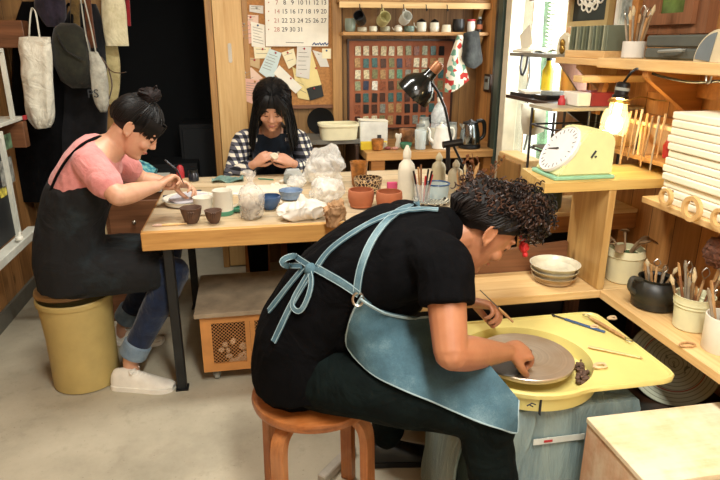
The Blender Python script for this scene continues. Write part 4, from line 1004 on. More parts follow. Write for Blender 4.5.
# tray tools and clay crumbs
TT = zt-.0045
def P2(px, py, dz=0): return P(px, py, z=TT+.004)+V((0, 0, dz))
th = thing('rib_tool', 'long blue and steel tool with a black tip lying on the yellow tray', 'tool', P2(578, 325))
a, c = P2(553, 315), P2(605, 332); d = (c-a)
b = B(); m = look(d, (0, 0, 1)); box(b, a+d*.62, (.010, d.length*.76, .005), m, .001); part('handle', b, M['bluecer'], th, 'blue handle', smooth=False)
b = B(); box(b, a+d*.12, (.006, d.length*.26, .004), m, .001); part('blade', b, M['dsteel'], th, smooth=False)
b = B(); ell(b, a, (.005, .012, .004)); part('tip', b, M['black'], th)
def loop_tool(px0, py0, px1, py1, label, dz=.004):
    a, c = P2(px0, py0, dz), P2(px1, py1, dz); d = (c-a); th = thing('loop_tool', label, 'tool', (a+c)/2)
    b = B(); tube(b, [a+d*.12, a+d*.3, a+d*.7, a+d*.88], [.003, .0055, .0055, .003], 8); part('handle', b, M['drytool'], th)
    for e, s in ((a, 1), (c, -1)):
        b = B(); u = d.normalized(); w_ = u.cross(V((0, 0, 1)))
        st = a+d*.12 if s == 1 else a+d*.88
        curve(b, [st, st-u*s*.012+w_*.008, e+w_*.006, e-w_*.006, st-u*s*.012-w_*.008, st], .0016, 5); part('wire_loop', b, M['steel'], th)
loop_tool(584, 316, 631, 343, 'double-ended wire loop tool with a wooden handle on the yellow tray', .006)
th = thing('wood_knife', 'slim pale wooden stick at the front of the yellow tray', 'tool', P2(612, 353))
b = B(); tube(b, [P2(588, 347, .002), P2(612, 352, .002), P2(640, 358, .002)], [(.006, .003), (.005, .003), (.003, .002)], 8); part('stick', b, M['pale'], th)
b = B(); tube(b, [P2(640, 358, .002), P2(643, 359, .001)], [.003, .001], 6); part('point', b, M['drytool'], th)
for i, (px, py, r_, lb) in enumerate(((600, 366, .014, 'thin ring of pale clay near the pale stick'), (594, 327, .009, 'small clay crumb between the blue tool and the loop tool'), (612, 318, .01, 'clay smear by the top end of the loop tool'))):
    b = B(); tube(b, [(r_*1.3*math.cos(k*.5236), r_*.8*math.sin(k*.5236), .004+.001*math.sin(k)) for k in range(12)], .004, 6, closed=True); jitter(b, .003, 60, i)
    solo('clay_scrap', b, plain('pink_clay%d' % i, '#d9b98c', .7), lb, 'clay scrap', 'clay scraps on the yellow tray', loc=P2(px, py, -.003))
b = B()
for i in range(60):
    a = rnd.uniform(-.75, -.05); r_ = rnd.uniform(.150, .176); ell(b, (cx+r_*math.cos(a), cy+r_*math.sin(a), zt-.052+rnd.uniform(0, .02)), rnd.uniform(.004, .010), sub=1)
solo('clay_trimmings', jitter(b, .003, 80), M['clay'], 'dark clay trimmings heaped in the tray around the wheel head', 'clay trimmings', kind='stuff')

# ---- bench along the right wall and ledge
BZ = .62
bn = thing('tool_bench', 'pine bench along the right wall carrying the tool pots', 'bench', (1.3, 1.2, 0))
part('worktop', bx(1.14, XR-.005, .2, 1.70, BZ-.03, BZ, .003), M['pale_y'], bn, smooth=False)
part('ledge', bx(.42, XR-.005, 1.7015, 1.93, BZ-.03, BZ, .003), M['pale'], bn, smooth=False)
part('lower_shelf', bx(1.13, XR-.005, 1.25, 1.93, .29, .31, .002), M['darkwood'], bn, smooth=False)
part('back_panel', bx(.42, XR-.01, 1.935, 1.95, .0, BZ-.031), plain('dark_panel', '#2c2620', .8), bn, smooth=False)
for x, y in ((.46, 1.9), (1.16, 1.9), (1.44, .25), (1.44, 1.9), (1.18, .25)): part('leg', bx(x-.02, x+.02, y-.02, y+.02, 0, BZ-.0305), M['brown_z'], bn, smooth=False)
b = B(); prism(b, [(.44, BZ+.001), (1.125, BZ+.001), (1.125, BZ+.105), (.44, BZ+.055)], 0, .018, basis((1, 0, 0), (0, 0, 1), (0, -1, 0), (0, 1.928, 0)))
part('splash_board', b, M['brown'], bn, smooth=False)
sp_ = thing('scale_shelf', 'thick yellow pine shelf on one wide upright carrying the kitchen scale', 'shelf', (1.2, 1.8, BZ))
b = B(); prism(b, [(.90, 1.70), (XR-.005, 1.70), (XR-.005, 1.945), (.935, 1.945)], .968, .998); part('board', b, wood('yellow_pine', '#d8b870', '#b48c46', 'X', rough=.45, knots=.5), sp_, smooth=False)
part('upright', bx(1.128, 1.153, 1.702, 1.926, BZ+.0005, .9675, .002), wood('upright_pine', '#c9a468', '#a87c40', 'Z', rough=.5, knots=.9), sp_, smooth=False)
# kitchen scale
so = V((.955, 1.735, .998)); sc_ = thing('kitchen_scale', 'pale green kitchen scale with a round white dial', 'scale', so+V((.1, .08, 0)))
gm = plain('pale_green_enamel', '#d6dba0', .35, var=.04)
b = B(); prism(b, [(.0, .012), (.195, .012), (.195, .125), (.175, .150), (.115, .158), (.090, .150)], 0, .155, basis((1, 0, 0), (0, 0, 1), (0, -1, 0), so+V((0, .155, 0))))
bmesh.ops.bevel(b, geom=list(b.edges), offset=.006, segments=2, affect='EDGES'); part('body', b, gm, sc_, angle=30)
b = B(); box(b, so+V((.098, .078, .006)), (.212, .165, .012), None, .003); part('base', b, plain('mint_base', '#8fc2a0', .5), sc_, smooth=False)
fd = V((-.82, 0, .57)).normalized(); dc = so+V((.043, .078, .088)); m3 = look(V((0, 1, 0)), fd); xx = V((0, 1, 0)).cross(fd).normalized(); m3 = Matrix((V((0, 1, 0)), fd.cross(V((0, 1, 0))), fd)).transposed()
b = B(); lathe(b, [(0, -.012), (.084, -.012), (.086, 0), (.082, .006), (.080, .003), (0, .003)], 48, dc, m3); dl = part('dial', b, plain('dial_white', '#e4e2dc', .35, var=.03), sc_, 'round white dial')
b = B()
for k in range(24):
    a = 2*math.pi*k/24; r0 = .066 if k % 2 else .060; tube(b, [dc+m3 @ V((r0*math.cos(a), r0*math.sin(a), .0035)), dc+m3 @ V((.074*math.cos(a), .074*math.sin(a), .0035))], .0011, 4)
part('dial_marks', b, M['ink'], dl)
b = B(); tube(b, [dc+m3 @ V((0, 0, .006)), dc+m3 @ V((.055, .012, .006))], [.003, .001], 6); part('needle', b, M['ink'], dl)
q = P(594, 154, Y=so.y-.0015)
b = B(); tube(b, [q+V((-.008, 0, -.012)), q+V((.006, 0, .010))], .0035, 5); tube(b, [q+V((.004, 0, -.010)), q+V((.010, 0, -.008))], .003, 5); part('mark', b, M['ink'], sc_)

# bowls on the ledge
for i, (r_, h_, dz, c, lb) in enumerate(((.078, .030, 0, '#b49a74', 'lower brown bowl of the stack on the ledge'), (.082, .034, .016, '#c4b694', 'middle bowl of the stack on the ledge'), (.086, .036, .034, '#d9d2b8', 'topmost pale bowl of the stack on the ledge'))):
    b = vessel([(.036, 0), (.045, .003), (r_*.85, h_*.6), (r_, h_)], .004, 40)
    if i == 2:
        pass
    solo('stacked_bowl', b, plain('bowl%d' % i, c, .3, var=.15), lb, 'bowl', 'bowls stacked on the ledge', loc=V((1.02, 1.80, BZ+dz)))

# tool pots on the bench
def tools(cx_, cy_, z0, n, spread, l0, l1, mats, label, group, name='modelling_tool', rr=.02, seed=0):
    rg = random.Random(seed); protos = []
    for k in range(n):
        a = 2*math.pi*k/n+rg.uniform(-.3, .3); q_ = rr*math.sqrt(rg.uniform(.2, 1)); L = rg.uniform(l0, l1)
        p0 = V((cx_+q_*math.cos(a)*.6, cy_+q_*math.sin(a)*.6, z0)); p1 = p0+V((math.cos(a)*spread*rg.uniform(.3, 1), math.sin(a)*spread*rg.uniform(.3, 1), L))
        mt = mats[k % len(mats)]; kind = k % 4; w_ = V((-math.sin(a), math.cos(a), 0)); u = (p1-p0).normalized()
        th = thing(name, label[k % len(label)], 'tool', p0, 0, group)
        b = B(); tube(b, [p0, p0.lerp(p1, .5), p0.lerp(p1, .8)], [.003, .0045, .004], 7); part('handle', b, mt, th)
        b = B(); e = p0.lerp(p1, .8)
        if kind == 0: tube(b, [e, p0.lerp(p1, .9), p1], [(.004, .004), (.010, .0025), (.004, .001)], 8)
        elif kind == 1: curve(b, [e, e.lerp(p1, .5)+w_*.010, p1, e.lerp(p1, .5)-w_*.010, e], .0016, 5)
        elif kind == 2: tube(b, [e, e.lerp(p1, .5), p1], [.004, .007, .0015], 8)
        else: tube(b, [e, e.lerp(p1, .6), p1], [(.004, .004), (.007, .002), (.005, .001)], 8)
        part(['blade', 'wire_loop', 'bristles', 'blade'][kind], b, [mt, M['steel'], M['bristle'], M['drytool']][kind], th)
dk = plain('worn_tool', '#8d6f4c', .7, var=.2); dk2 = plain('greyed_tool', '#a2937c', .7, var=.2)
ck = plain('cream_pot', '#e2d9ae', .4, var=.05)
o = V((1.27, 1.775, BZ)); pt = thing('tool_pot', 'tall cream pot of dried leaf-like scrapers beside the upright', 'pot', o)
part('body', vessel([(.052, 0), (.058, .004), (.062, .09), (.066, .094), (.064, .10), (.060, .118)], .004, 36, c=o), ck, pt)
b = B(); lathe(b, [(0, .09), (.054, .09), (.054, .094), (0, .1)], 24, o); part('moss', b, plain('green_moss', '#4a6b40', .9, var=.4, vscale=60), pt, 'green filling')
rg = random.Random(4)
for k in range(7):
    a = [2.9, 2.2, 1.2, .3, -.4, -1.4, 3.9][k]; p0 = o+V((.02*math.cos(a), .02*math.sin(a), .101)); p1 = p0+V((.06*math.cos(a), .05*math.sin(a), .035+.012*(k % 3)))
    b = B(); tube(b, [p0, p0.lerp(p1, .5)+V((0, 0, .012)), p1], [.003, .004, .005], 6); ell(b, p1, (.026, .016, .005), Matrix.Rotation(a, 3, 'Z') @ Matrix.Rotation(.4*(-1)**k, 3, 'Y'), 2); jitter(b, .004, 40, k)
    solo('dry_leaf', b, dk, 'brown curled leaf standing in the tall cream pot', 'leaf', 'curled leaves in the tall cream pot')
o = V((1.235, 1.555, BZ)); bp = thing('black_pot', 'round black clay pot with a side handle full of small tools', 'pot', o)
part('body', vessel([(.035, 0), (.055, .006), (.072, .035), (.072, .06), (.058, .085), (.052, .09), (.056, .098)], .005, 36, c=o), plain('smoked_clay', '#2c2a22', .45, var=.4, vscale=14), bp)
b = B(); curve(b, [o+V(q) for q in ((-.052, -.0, .09), (-.085, 0, .10), (-.092, 0, .07), (-.068, 0, .05))], .008, 8); part('handle', b, plain('smoked_clay2', '#3a3830', .45), bp)
tools(o.x, o.y, BZ+.03, 7, .05, .10, .13, [dk, M['drytool'], dk2], ['short worn tool standing in the round black pot'], 'tools in the round black pot', rr=.03, seed=2)
o = V((1.245, 1.40, BZ)); pt = thing('tool_pot', 'cream ridged pot packed with wooden tools beside the round black pot', 'pot', o)
part('body', vessel([(.042, 0), (.046, .004), (.050, .07), (.053, .072), (.052, .08), (.055, .082), (.054, .10), (.056, .104)], .004, 36, c=o), plain('cream_pot2', '#dcdab2', .4, var=.06), pt)
tools(o.x, o.y, BZ+.012, 16, .06, .13, .19, [dk2, M['drytool'], dk, M['brown_z']], ['thin wooden modelling tool standing in the cream ridged pot'], 'tools in the cream ridged pot', rr=.034, seed=5)
o = V((1.235, 1.265, BZ)); pt = thing('tool_pot', 'plain white pot with thick wooden tools, nearest on the bench', 'pot', o)
part('body', vessel([(.046, 0), (.048, .003), (.050, .095), (.050, .10)], .004, 36, c=o), M['white'], pt)
tools(o.x, o.y, BZ+.012, 9, .06, .15, .22, [M['drytool'], dk2, M['pale_z']], ['thick wooden tool standing in the plain white pot'], 'tools in the plain white pot', rr=.03, seed=8)
b = B(); tube(b, [(.022*math.cos(k*.4), .012*math.sin(k*.4), .004) for k in range(16)], .003, 6, closed=True); solo('wire_ring', b, M['drytool'], 'thin brown ring lying on the bench before the cream ridged pot', 'ring', loc=P(687, 346, z=BZ))
# brush hanging at the right edge
q = P(718, 252, Y=1.36); th = thing('round_brush', 'dark brown round bristled brush hanging at the right edge', 'brush', q)
b = B(); ell(b, q, (.035, .035, .045), sub=4); jitter(b, .008, 90); part('bristles', b, plain('brown_bristle', '#5a3420', .9, var=.3, vscale=80), th)
b = B(); tube(b, [q+V((0, 0, .035)), q+V((.03, .0, .14)), q+V((.04, 0, .215))], .008, 8); part('handle', b, M['brown_z'], th)

# ---- platter on the lower shelf
t = NT('platter_rings'); v = t.co(); sp = t.n('ShaderNodeSeparateXYZ'); t.l(v, sp.inputs[0])
rad = t.math('SQRT', t.math('ADD', t.math('POWER', sp.outputs[0], 2.0), t.math('POWER', sp.outputs[1], 2.0)))
w_ = t.math('SINE', t.math('MULTIPLY', rad, 520.0)); base = t.ramp(w_, [(.55, hx('#b8bba4')), (.95, hx('#868a76'))])
sp_n = t.noise(v, 38, 2); blot = t.ramp(sp_n, [(.62, (0, 0, 0, 1)), (.66, (1, 1, 1, 1))]); inner = t.math('LESS_THAN', rad, .07)
base = t.mix(t.math('MULTIPLY', t.math('MULTIPLY', blot, inner), .8), base, hx('#4c5348'))
redr = t.math('LESS_THAN', t.math('ABSOLUTE', t.math('SUBTRACT', rad, .092)), .0018)
t.l(t.mix(redr, base, hx('#a8584a')), t.b.inputs['Base Color']); t.b.inputs['Roughness'].default_value = .35
pc_ = P(672, 372, Y=1.50)
prr = .135
nv = V((-.62, -.72, .30)).normalized(); ux = V((0, 0, 1)).cross(nv).normalized(); uy = nv.cross(ux)
b = B(); lathe(b, [(0, -.012), (.06, -.012), (.065, -.006), (prr, .006), (prr+.002, .012), (prr-.004, .012), (.07, .002), (0, 0)], 56)
o_ = solo('platter', b, t.m, 'large round grey platter with ring lines and a red circle leaning under the bench', 'platter', loc=V((pc_.x, pc_.y, .31+prr*.955)))
o_.rotation_euler = Matrix((ux, uy, nv)).transposed().to_euler()
# ---- dusty wooden box in the near right corner
fb = thing('wooden_box', 'pale dusty wooden box with a dark slot, nearest in the right corner', 'box', (1.06, 1.08, 0))
x0, x1, y0, y1, zt_ = .82, 1.30, .955, 1.20, .497
dw = wood('dusty_wood', '#e2cda4', '#cbb07e', 'X', rough=.7, dirt='#f0e6cc', dirt_amt=.6, knots=.2); dwp = wood('dusty_side', '#cf9f7a', '#b98a62', 'Z', rough=.7, dirt='#e8d8b8', dirt_amt=.7)
b = bx(x0-.003, x1+.003, y0-.003, y1+.003, zt_-.016, zt_, .002); part('top_board', b, dw, fb, smooth=False)
for (a0, a1, b0, b1, nm) in ((x0, x0+.016, y0, y1, 'side_panel'), (x1-.016, x1, y0, y1, 'side_panel'), (x0+.016, x1-.016, y1-.016, y1, 'back_panel')): part(nm, bx(a0, a1, b0, b1, 0, zt_-.0165), dwp, fb, smooth=False)
part('front_panel', bx(x0+.0165, x1-.0165, y0, y0+.016, 0, zt_-.075), dw, fb, smooth=False)
part('front_rail', bx(x0+.0165, x1-.0165, y0, y0+.016, zt_-.035, zt_-.0165), dw, fb, smooth=False)

# ---- slabs on the bracket shelf
ss = thing('slab_shelf', 'narrow pine shelf on scalloped brackets holding the white plaster slabs', 'shelf', (1.34, 1.3, .93))
part('board', bx(1.215, XR-.003, .95, 1.66, .935, .955, .002), M['pale_y'], ss, smooth=False)
for i, y in enumerate((1.56, 1.32, 1.05)):
    b = B(); n_ = 14
    for s in (0,):
        prism(b, [(0, 0), (-.20, 0)]+[(-.20+.02*k-.0, -.0-.09*math.sin(math.pi*(k+.5)/11)**.8*(.3+.7*k/10)) for k in range(1, 10)]+[(0, -.10)], -.012, .012, basis((1, 0, 0), (0, 0, 1), (0, -1, 0), (XR-.003, y, .9345)))
    part('bracket', b, M['orange'], ss, smooth=False)
for i in range(12):
    z_ = .9555+i*.0225; dx = rnd.uniform(-.006, .008); dy = rnd.uniform(-.012, .006)
    th = solo('plaster_slab', box(B(), (0, 0, .0105), (.225, .50, .021), None, .004, 2), M['plaster'], 'white plaster slab on the bracket shelf, %s of its stack' % ['lowest', 'second from the bottom', 'third from the bottom', 'fourth from the bottom', 'fifth from the bottom', 'sixth from the bottom', 'sixth from the top', 'fifth from the top', 'fourth from the top', 'third from the top', 'second from the top', 'topmost full-size one'][i], 'plaster slab', 'stacked white plaster slabs', loc=(1.345+dx, 1.36+dy, z_), smooth=False)
b = box(B(), (0, 0, .03), (.16, .34, .06), None, .012, 3); solo('plaster_block', b, M['plaster'], 'rounded white plaster block resting on top of the plaster slabs', 'plaster block', loc=(1.36, 1.30, .9555+12*.0225+.0005))
for i, (px, py, r_, X_) in enumerate(((666, 197, .026, 1.205), (692, 209, .036, 1.205), (720, 219, .028, 1.205))):
    q = P(px, py, X=X_-.012); ring = thing('wooden_ring', ['small pale ring hanging leftmost under the slab shelf', 'large pale ring hanging in the middle under the slab shelf', 'pale ring hanging at the frame edge under the slab shelf'][i], 'ring', q, 0, 'pale rings under the slab shelf')
    b = B(); lathe(b, [(r_*.66, -.006), (r_, -.006), (r_, .006), (r_*.66, .006), (r_*.66, -.006)], 32, q, Matrix.Rotation(R(90), 3, 'Y')); part('ring', b, M['pale_z'], ring)
    b = B(); tube(b, [q+V((-.004, 0, r_*.62)), q+V((.02, 0, r_*.62))], .004, 6); part('peg', b, M['brown'], ring)

# ---- top shelf on the right wall
TS = 1.365
ts = thing('long_shelf', 'long pine shelf high on the right wall with tools and jugs', 'shelf', (1.36, 1.5, 1.3))
part('board', bx(1.25, XR-.003, .8, 2.07, TS-.034, TS, .003), M['pale_y'], ts, smooth=False)
for y in (1.30, 1.80):
    b = B(); prism(b, [(0, 0), (-.215, 0), (-.215, -.02), (-.02, -.155), (0, -.155)], -.014, .014, basis((1, 0, 0), (0, 0, 1), (0, -1, 0), (XR-.003, y, TS-.0345))); part('bracket', b, M['orange'], ts, smooth=False)
part('rail', bx(XR-.03, XR-.004, .8, 2.05, TS-.12, TS-.036), M['orange'], ts, smooth=False)
s2 = thing('short_shelf', 'short pine shelf beyond the long one, thinner and a little lower', 'shelf', (1.36, 2.25, 1.3))
part('board', bx(1.27, XR-.003, 2.09, 2.42, TS-.03, TS-.006, .002), M['pale_y'], s2, smooth=False)
b = B(); prism(b, [(0, 0), (-.17, 0), (-.17, -.015), (-.015, -.15), (0, -.15)], -.01, .01, basis((1, 0, 0), (0, 0, 1), (0, -1, 0), (XR-.003, 2.3, TS-.0305))); part('bracket', b, M['pale_z'], s2, smooth=False)
part('lower_board', bx(1.22, XR-.003, 2.10, 2.17, TS-.09, TS-.066, .002), M['pale'], s2, smooth=False)
part('prop', box(B(), (1.32, 2.135, TS-.15), (.02, .03, .12), Matrix.Rotation(R(12), 3, 'Y')), M['orange'], s2, smooth=False)
# things on it
b = bx(1.30, 1.45, 2.11, 2.40, TS-.0055, TS+.022, .002); solo('wooden_tray', b, M['pale_y'], 'low pale wooden tray under the row of grey slats', 'tray', smooth=False)
gs = [plain('slat%d' % i, c, .7) for i, c in enumerate(('#7e8468', '#5c6450', '#9a9c80', '#6f7864'))]
for i in range(12):
    y = 2.395-.024*i; b = box(B(), (1.36, y, TS+.0225+.045), (.09, .008, .09), Matrix.Rotation(R(rnd.uniform(-3, 3)), 3, 'X'), .001)
    solo('test_slat', b, gs[i % 4], 'thin grey green slat standing in the row on the pale tray', 'slat', 'row of grey green slats on the pale tray', smooth=False)
o = V((1.32, 1.965, TS)); gj = thing('brush_jar', 'white and clear jar holding a fan of upright brushes', 'jar', o)
part('body', vessel([(.034, 0), (.038, .003), (.038, .05), (.038, .056)], .003, c=o), clear('frosted_jar', '#e8e4d8', .3, .7), gj)
tools(o.x, o.y, TS+.008, 11, .035, .13, .17, [M['drytool'], dk, dk2], ['thin upright brush standing in the jar on the long shelf'], 'brushes in the jar on the long shelf', 'paint_brush', .026, 3)
dc_ = thing('tool_case', 'dark grey tool case with a pale handle on the long shelf', 'case', (1.36, 1.78, TS))
cg = plain('case_grey', '#53564e', .5); 
b = bx(1.31, 1.43, 1.60, 1.89, TS+.0005, TS+.035, .006); bx(1.31, 1.43, 1.60, 1.89, TS+.037, TS+.075, .006, bm=b); part('body', b, cg, dc_, smooth=False)
b = B(); curve(b, [(1.309, 1.79, TS+.025), (1.290, 1.785, TS+.025), (1.290, 1.70, TS+.03), (1.309, 1.695, TS+.03)], .005, 6); part('handle', b, M['grey'], dc_)
b = B(); lathe(b, [(0, -.014), (.085, -.014), (.088, 0), (.085, .004), (0, .004)], 44)
bmesh.ops.bisect_plane(b, geom=list(b.verts)+list(b.edges)+list(b.faces), plane_co=(0, 0, 0), plane_no=(0, -1, 0), clear_outer=True)
bmesh.ops.holes_fill(b, edges=b.edges)
dsk = thing('half_disc', 'half-round disc, slate grey on its left and beige on its right, on the long shelf', 'disc', (1.285, 1.53, TS))
bmesh.ops.transform(b, matrix=basis((0, -1, 0), (0, 0, 1), (-1, 0, 0), (1.285, 1.53, TS+.0005)), verts=b.verts)
part('face', b, plain('beige_disc', '#cdbf9c', .6), dsk, angle=30)
b = B(); prism(b, [(.079*math.cos(a), .079*math.sin(a)) for a in [R(95+8*k) for k in range(11)]]+[(-.02, .001)], .0045, .007, basis((0, -1, 0), (0, 0, 1), (-1, 0, 0), (1.285, 1.53, TS+.0008))); part('grey_half', b, plain('slate', '#6d7678', .5), dsk, 'slate grey side', smooth=False)
def jug(x, y, s, mat, label, z=TS):
    o = V((x, y, z)); th = thing('clay_jug', label, 'jug', o, 0, 'brown jugs on the long shelf')
    part('body', vessel([(.026*s, 0), (.034*s, .01*s), (.040*s, .05*s), (.026*s, .085*s), (.016*s, .10*s), (.02*s, .125*s)], .003, 28, c=o), mat, th)
    b = B(); curve(b, [o+V(q)*s for q in ((0, -.018, .115), (0, -.045, .11), (0, -.055, .08), (0, -.036, .05))], .005*s, 8); part('handle', b, mat, th)
bj = plain('jug_brown', '#8a4a24', .3, var=.2)
jug(1.33, 1.40, 1.0, bj, 'brown glazed jug right of the half-round disc')
jug(1.36, 1.30, 1.1, bj, 'brown glazed jug at the right edge of the long shelf')
o = V((1.40, 1.44, TS)); b = vessel([(.02, 0), (.026, .02), (.03, .09), (.028, .12)], .003, 24); solo('glass_vase', b, clear('vase', '#d8d0b8', .1, .5), 'clear glass vase behind the brown jugs', 'vase', loc=o)
# framed pictures and the small window door of a wall cabinet
def frame_pic(y0, y1, z0, z1, fm, mats, label, name='framed_picture', cat='picture', th_=.03, lean=0):
    th = thing(name, label, cat, (XR-.02, (y0+y1)/2, z0)); w_ = .022
    b = B(); bx(XR-th_, XR-.002, y0, y1, z0, z0+w_, bm=b); bx(XR-th_, XR-.002, y0, y1, z1-w_, z1, bm=b); bx(XR-th_, XR-.002, y0, y0+w_, z0+w_, z1-w_, bm=b); bx(XR-th_, XR-.002, y1-w_, y1, z0+w_, z1-w_, bm=b)
    part('frame', b, fm, th, smooth=False); part('picture', bx(XR-th_*.6, XR-.003, y0+w_, y1-w_, z0+w_, z1-w_), mats, th, smooth=False); return th
ya, yb_ = P(607, 22, X=XR-.03).y, P(567, 27, X=XR-.03).y; za = P(567, 27, X=XR-.03).z
pic = frame_pic(ya, yb_, za, za+.42, plain('gilt_frame', '#b09a68', .4), plain('dark_mount', '#2c332e', .8), 'framed white lace doily on a dark ground hanging on the right wall')
b = B(); cy__, cz__ = (ya+yb_)/2, za+.19; rad_ = .135
for k in range(16):
    a = 2*math.pi*k/16; tube(b, [(XR-.022, cy__+(rad_-.02)*math.cos(a)+.02*math.cos(u_*.7), cz__+(rad_-.02)*math.sin(a)+.02*math.sin(u_*.7)) for u_ in range(9)], .004, 5, closed=True)
    tube(b, [(XR-.022, cy__+.02*math.cos(a), cz__+.02*math.sin(a)), (XR-.022, cy__+(rad_-.03)*math.cos(a), cz__+(rad_-.03)*math.sin(a))], .005, 4)
for r_ in (.025, .055, .085, .11): tube(b, [(XR-.022, cy__+r_*math.cos(k*.2618), cz__+r_*math.sin(k*.2618)) for k in range(24)], .005, 4, closed=True)
part('lace_doily', b, M['white'], pic, 'white lace doily')
ya, yb_ = P(637, 30, X=XR-.03).y, P(613, 30, X=XR-.03).y; za = P(625, 30, X=XR-.03).z
frame_pic(ya, yb_, za, za+.35, plain('white_frame', '#d8d4c4', .5), plain('grey_print', '#a3a89c', .7, var=.35, vscale=25), 'picture in a narrow white frame behind the upright brushes')
yA, yB = P(704, 30, X=XR-.045).y, P(638, 30, X=XR-.045).y; zA = P(660, 34, X=XR-.045).z
wc = thing('hanging_cabinet', 'brown wall cabinet whose door has a small green window', 'cabinet', (XR, (yA+yB)/2, zA))
part('body', bx(XR-.04, XR-.002, yA, yB, zA, zA+.5), M['brown_z'], wc, smooth=False)
dyA, dyB = yA+.05, yB-.05; b = B(); wz0 = P(670, 13, X=XR-.06).z; gy0, gy1 = P(683, 10, X=XR-.06).y, P(659, 10, X=XR-.06).y
bx(XR-.058, XR-.0405, dyA, dyB, zA+.03, wz0, bm=b); bx(XR-.058, XR-.0405, dyA, gy0, wz0, zA+.5, bm=b); bx(XR-.058, XR-.0405, gy1, dyB, wz0, zA+.5, bm=b); bx(XR-.058, XR-.0405, gy0, gy1, wz0+.16, zA+.5, bm=b)
cd = part('door', b, M['brown_z'], wc, smooth=False)
part('green_pane', bx(XR-.050, XR-.041, gy0, gy1, wz0, wz0+.16), plain('green_glass', '#5f7a3c', .15, var=.4, vscale=8), cd, 'small green glass pane', smooth=False)
part('plank', bx(XR-.05, XR-.002, yB+.01, yB+.05, zA-.03, zA+.5), M['orange'], wc, smooth=False)

# ---- hanging jar lamp
LY = 1.85; s0_ = P(623, 82, Y=LY); s1_ = P(622, 96, Y=LY)
jl = thing('jar_lamp', 'glass jar lamp glowing on a black cord under the long shelf', 'lamp', P(613, 142, Y=LY))
dn = (P(611, 138, Y=LY)-P(624, 82, Y=LY)).normalized(); m3 = Matrix((V((0, 1, 0)).cross(dn).normalized(), V((0, 1, 0)), dn)).transposed()
m3 = Matrix((dn.cross(V((0, 1, 0))).normalized(), dn.cross(dn.cross(V((0, 1, 0)))).normalized(), dn)).transposed()
T0 = P(624, 82, Y=LY)
b = B(); lathe(b, [(0, 0), (.016, 0), (.022, .006), (.022, .04), (.026, .044), (.026, .052), (0, .052)], 24, T0, m3); part('socket', b, M['black'], jl)
b = B(); lathe(b, [(.0225, .018), (.0235, .018), (.0235, .028), (.0225, .028)], 24, T0, m3); part('socket_band', b, M['grey'], jl)
b = B(); pr = [(.028, .054), (.030, .085), (.042, .10), (.046, .12), (.044, .165), (.036, .175)]; lathe(b, pr+[(r_-.002, z_) for r_, z_ in reversed(pr)]+[pr[0]], 32, T0, m3); part('jar', b, clear('lamp_jar', '#fff3d8', .05, .10), jl)
b = B()
for k in range(3): tube(b, [T0+m3 @ V(((.031+.002*k)*math.cos(a), (.031+.002*k)*math.sin(a), .058+.004*k)) for a in [i*2*math.pi/20 for i in range(20)]], .0022, 5, closed=True)
w0 = T0+m3 @ V((.03, 0, .06)); curve(b, [w0, P(640, 97, Y=LY+.02), P(655, 100, Y=LY+.05), V((XR-.12, LY-.04, P(660, 100, Y=LY).z))], .0025, 5); part('wire_wrap', b, M['gold'], jl)
b = B(); ell(b, T0+dn*.138, (.026, .026, .032), m3, 3); tube(b, [T0+dn*.052, T0+dn*.115], .012, 10); part('bulb', b, emit('bulb_glow', '#ffe09a', 28), jl, 'glowing bulb')
b = B(); curve(b, [T0-dn*.0, P(632, 72, Y=LY-.02), P(640, 69, Y=1.82), P(660, 76, Y=1.76), P(690, 82, Y=1.62), P(724, 81, Y=1.45)], .0042, 8); part('cord', b, M['black'], jl, 'black cord')
q = P(709, 76, Y=1.515); b = B(); tube(b, [q+V((0, .010*math.cos(k*.5236), .016*math.sin(k*.5236)-.004)) for k in range(12)], .003, 6, closed=True); tube(b, [q+V((0, 0, .008)), V((q.x, q.y, TS-.033))], .003, 6); part('hook', b, M['steel'], jl)
l = bpy.data.lights.new('bulb', 'POINT'); l.energy = 4.2; l.color = (1, .76, .42); l.shadow_soft_size = .03
o = link(bpy.data.objects.new('bulb_light', l)); o.location = T0+dn*.138

# ---- rack with hanging sticks behind the jar lamp
rk = thing('stick_rack', 'orange pine rack on the right wall behind the hanging jar lamp', 'rack', (1.4, 1.85, 1.0))
part('back_board', bx(XR-.03, XR-.003, 1.69, 2.06, 1.03, 1.165), M['orange'], rk, smooth=False)
part('shelf_board', bx(XR-.16, XR-.031, 1.69, 2.06, 1.03, 1.045, .001), M['pine_y'], rk, smooth=False)
part('top_bar', bx(XR-.17, XR-.155, 1.69, 2.06, 1.15, 1.163, .001), M['pale_y'], rk, smooth=False)
for y in (1.70, 1.87, 2.05): part('divider', bx(XR-.154, XR-.031, y-.006, y+.006, 1.046, 1.149), M['pale_y'], rk, smooth=False)
for i in range(11):
    px = 606+i*4.6+rnd.uniform(-1, 1); th_l = rnd.uniform(.13, .2)
    y = 2.03-.030*i; top = V((XR-.1735, y, 1.19+rnd.uniform(-.01, .02))); bot = top+V((rnd.uniform(-.015, .0), rnd.uniform(-.012, .012), -th_l))
    b = B(); tube(b, [top, top.lerp(bot, .5), bot], [(.006, .003), (.0045, .003), (.003, .002)], 6)
    solo('wooden_stick', b, [dk2, M['drytool'], dk][i % 3], 'slim wooden stick hanging upright from the rack bar behind the jar lamp', 'stick', 'sticks hanging from the pine rack')
for i, (y, c) in enumerate(((1.95, M['dsteel']), (1.90, M['drytool']), (1.80, M['red']), (1.75, M['white']))):
    b = B(); lathe(b, [(0, 0), (.016, 0), (.018, .04), (.010, .06), (.010, .07), (0, .07)], 18)
    solo('glaze_bottle', b, c, ['dark steel', 'tan', 'red', 'white'][i]+' small bottle standing on the pine rack behind the jar lamp', 'bottle', 'bottles on the pine rack', loc=(XR-.09, y, 1.0455))
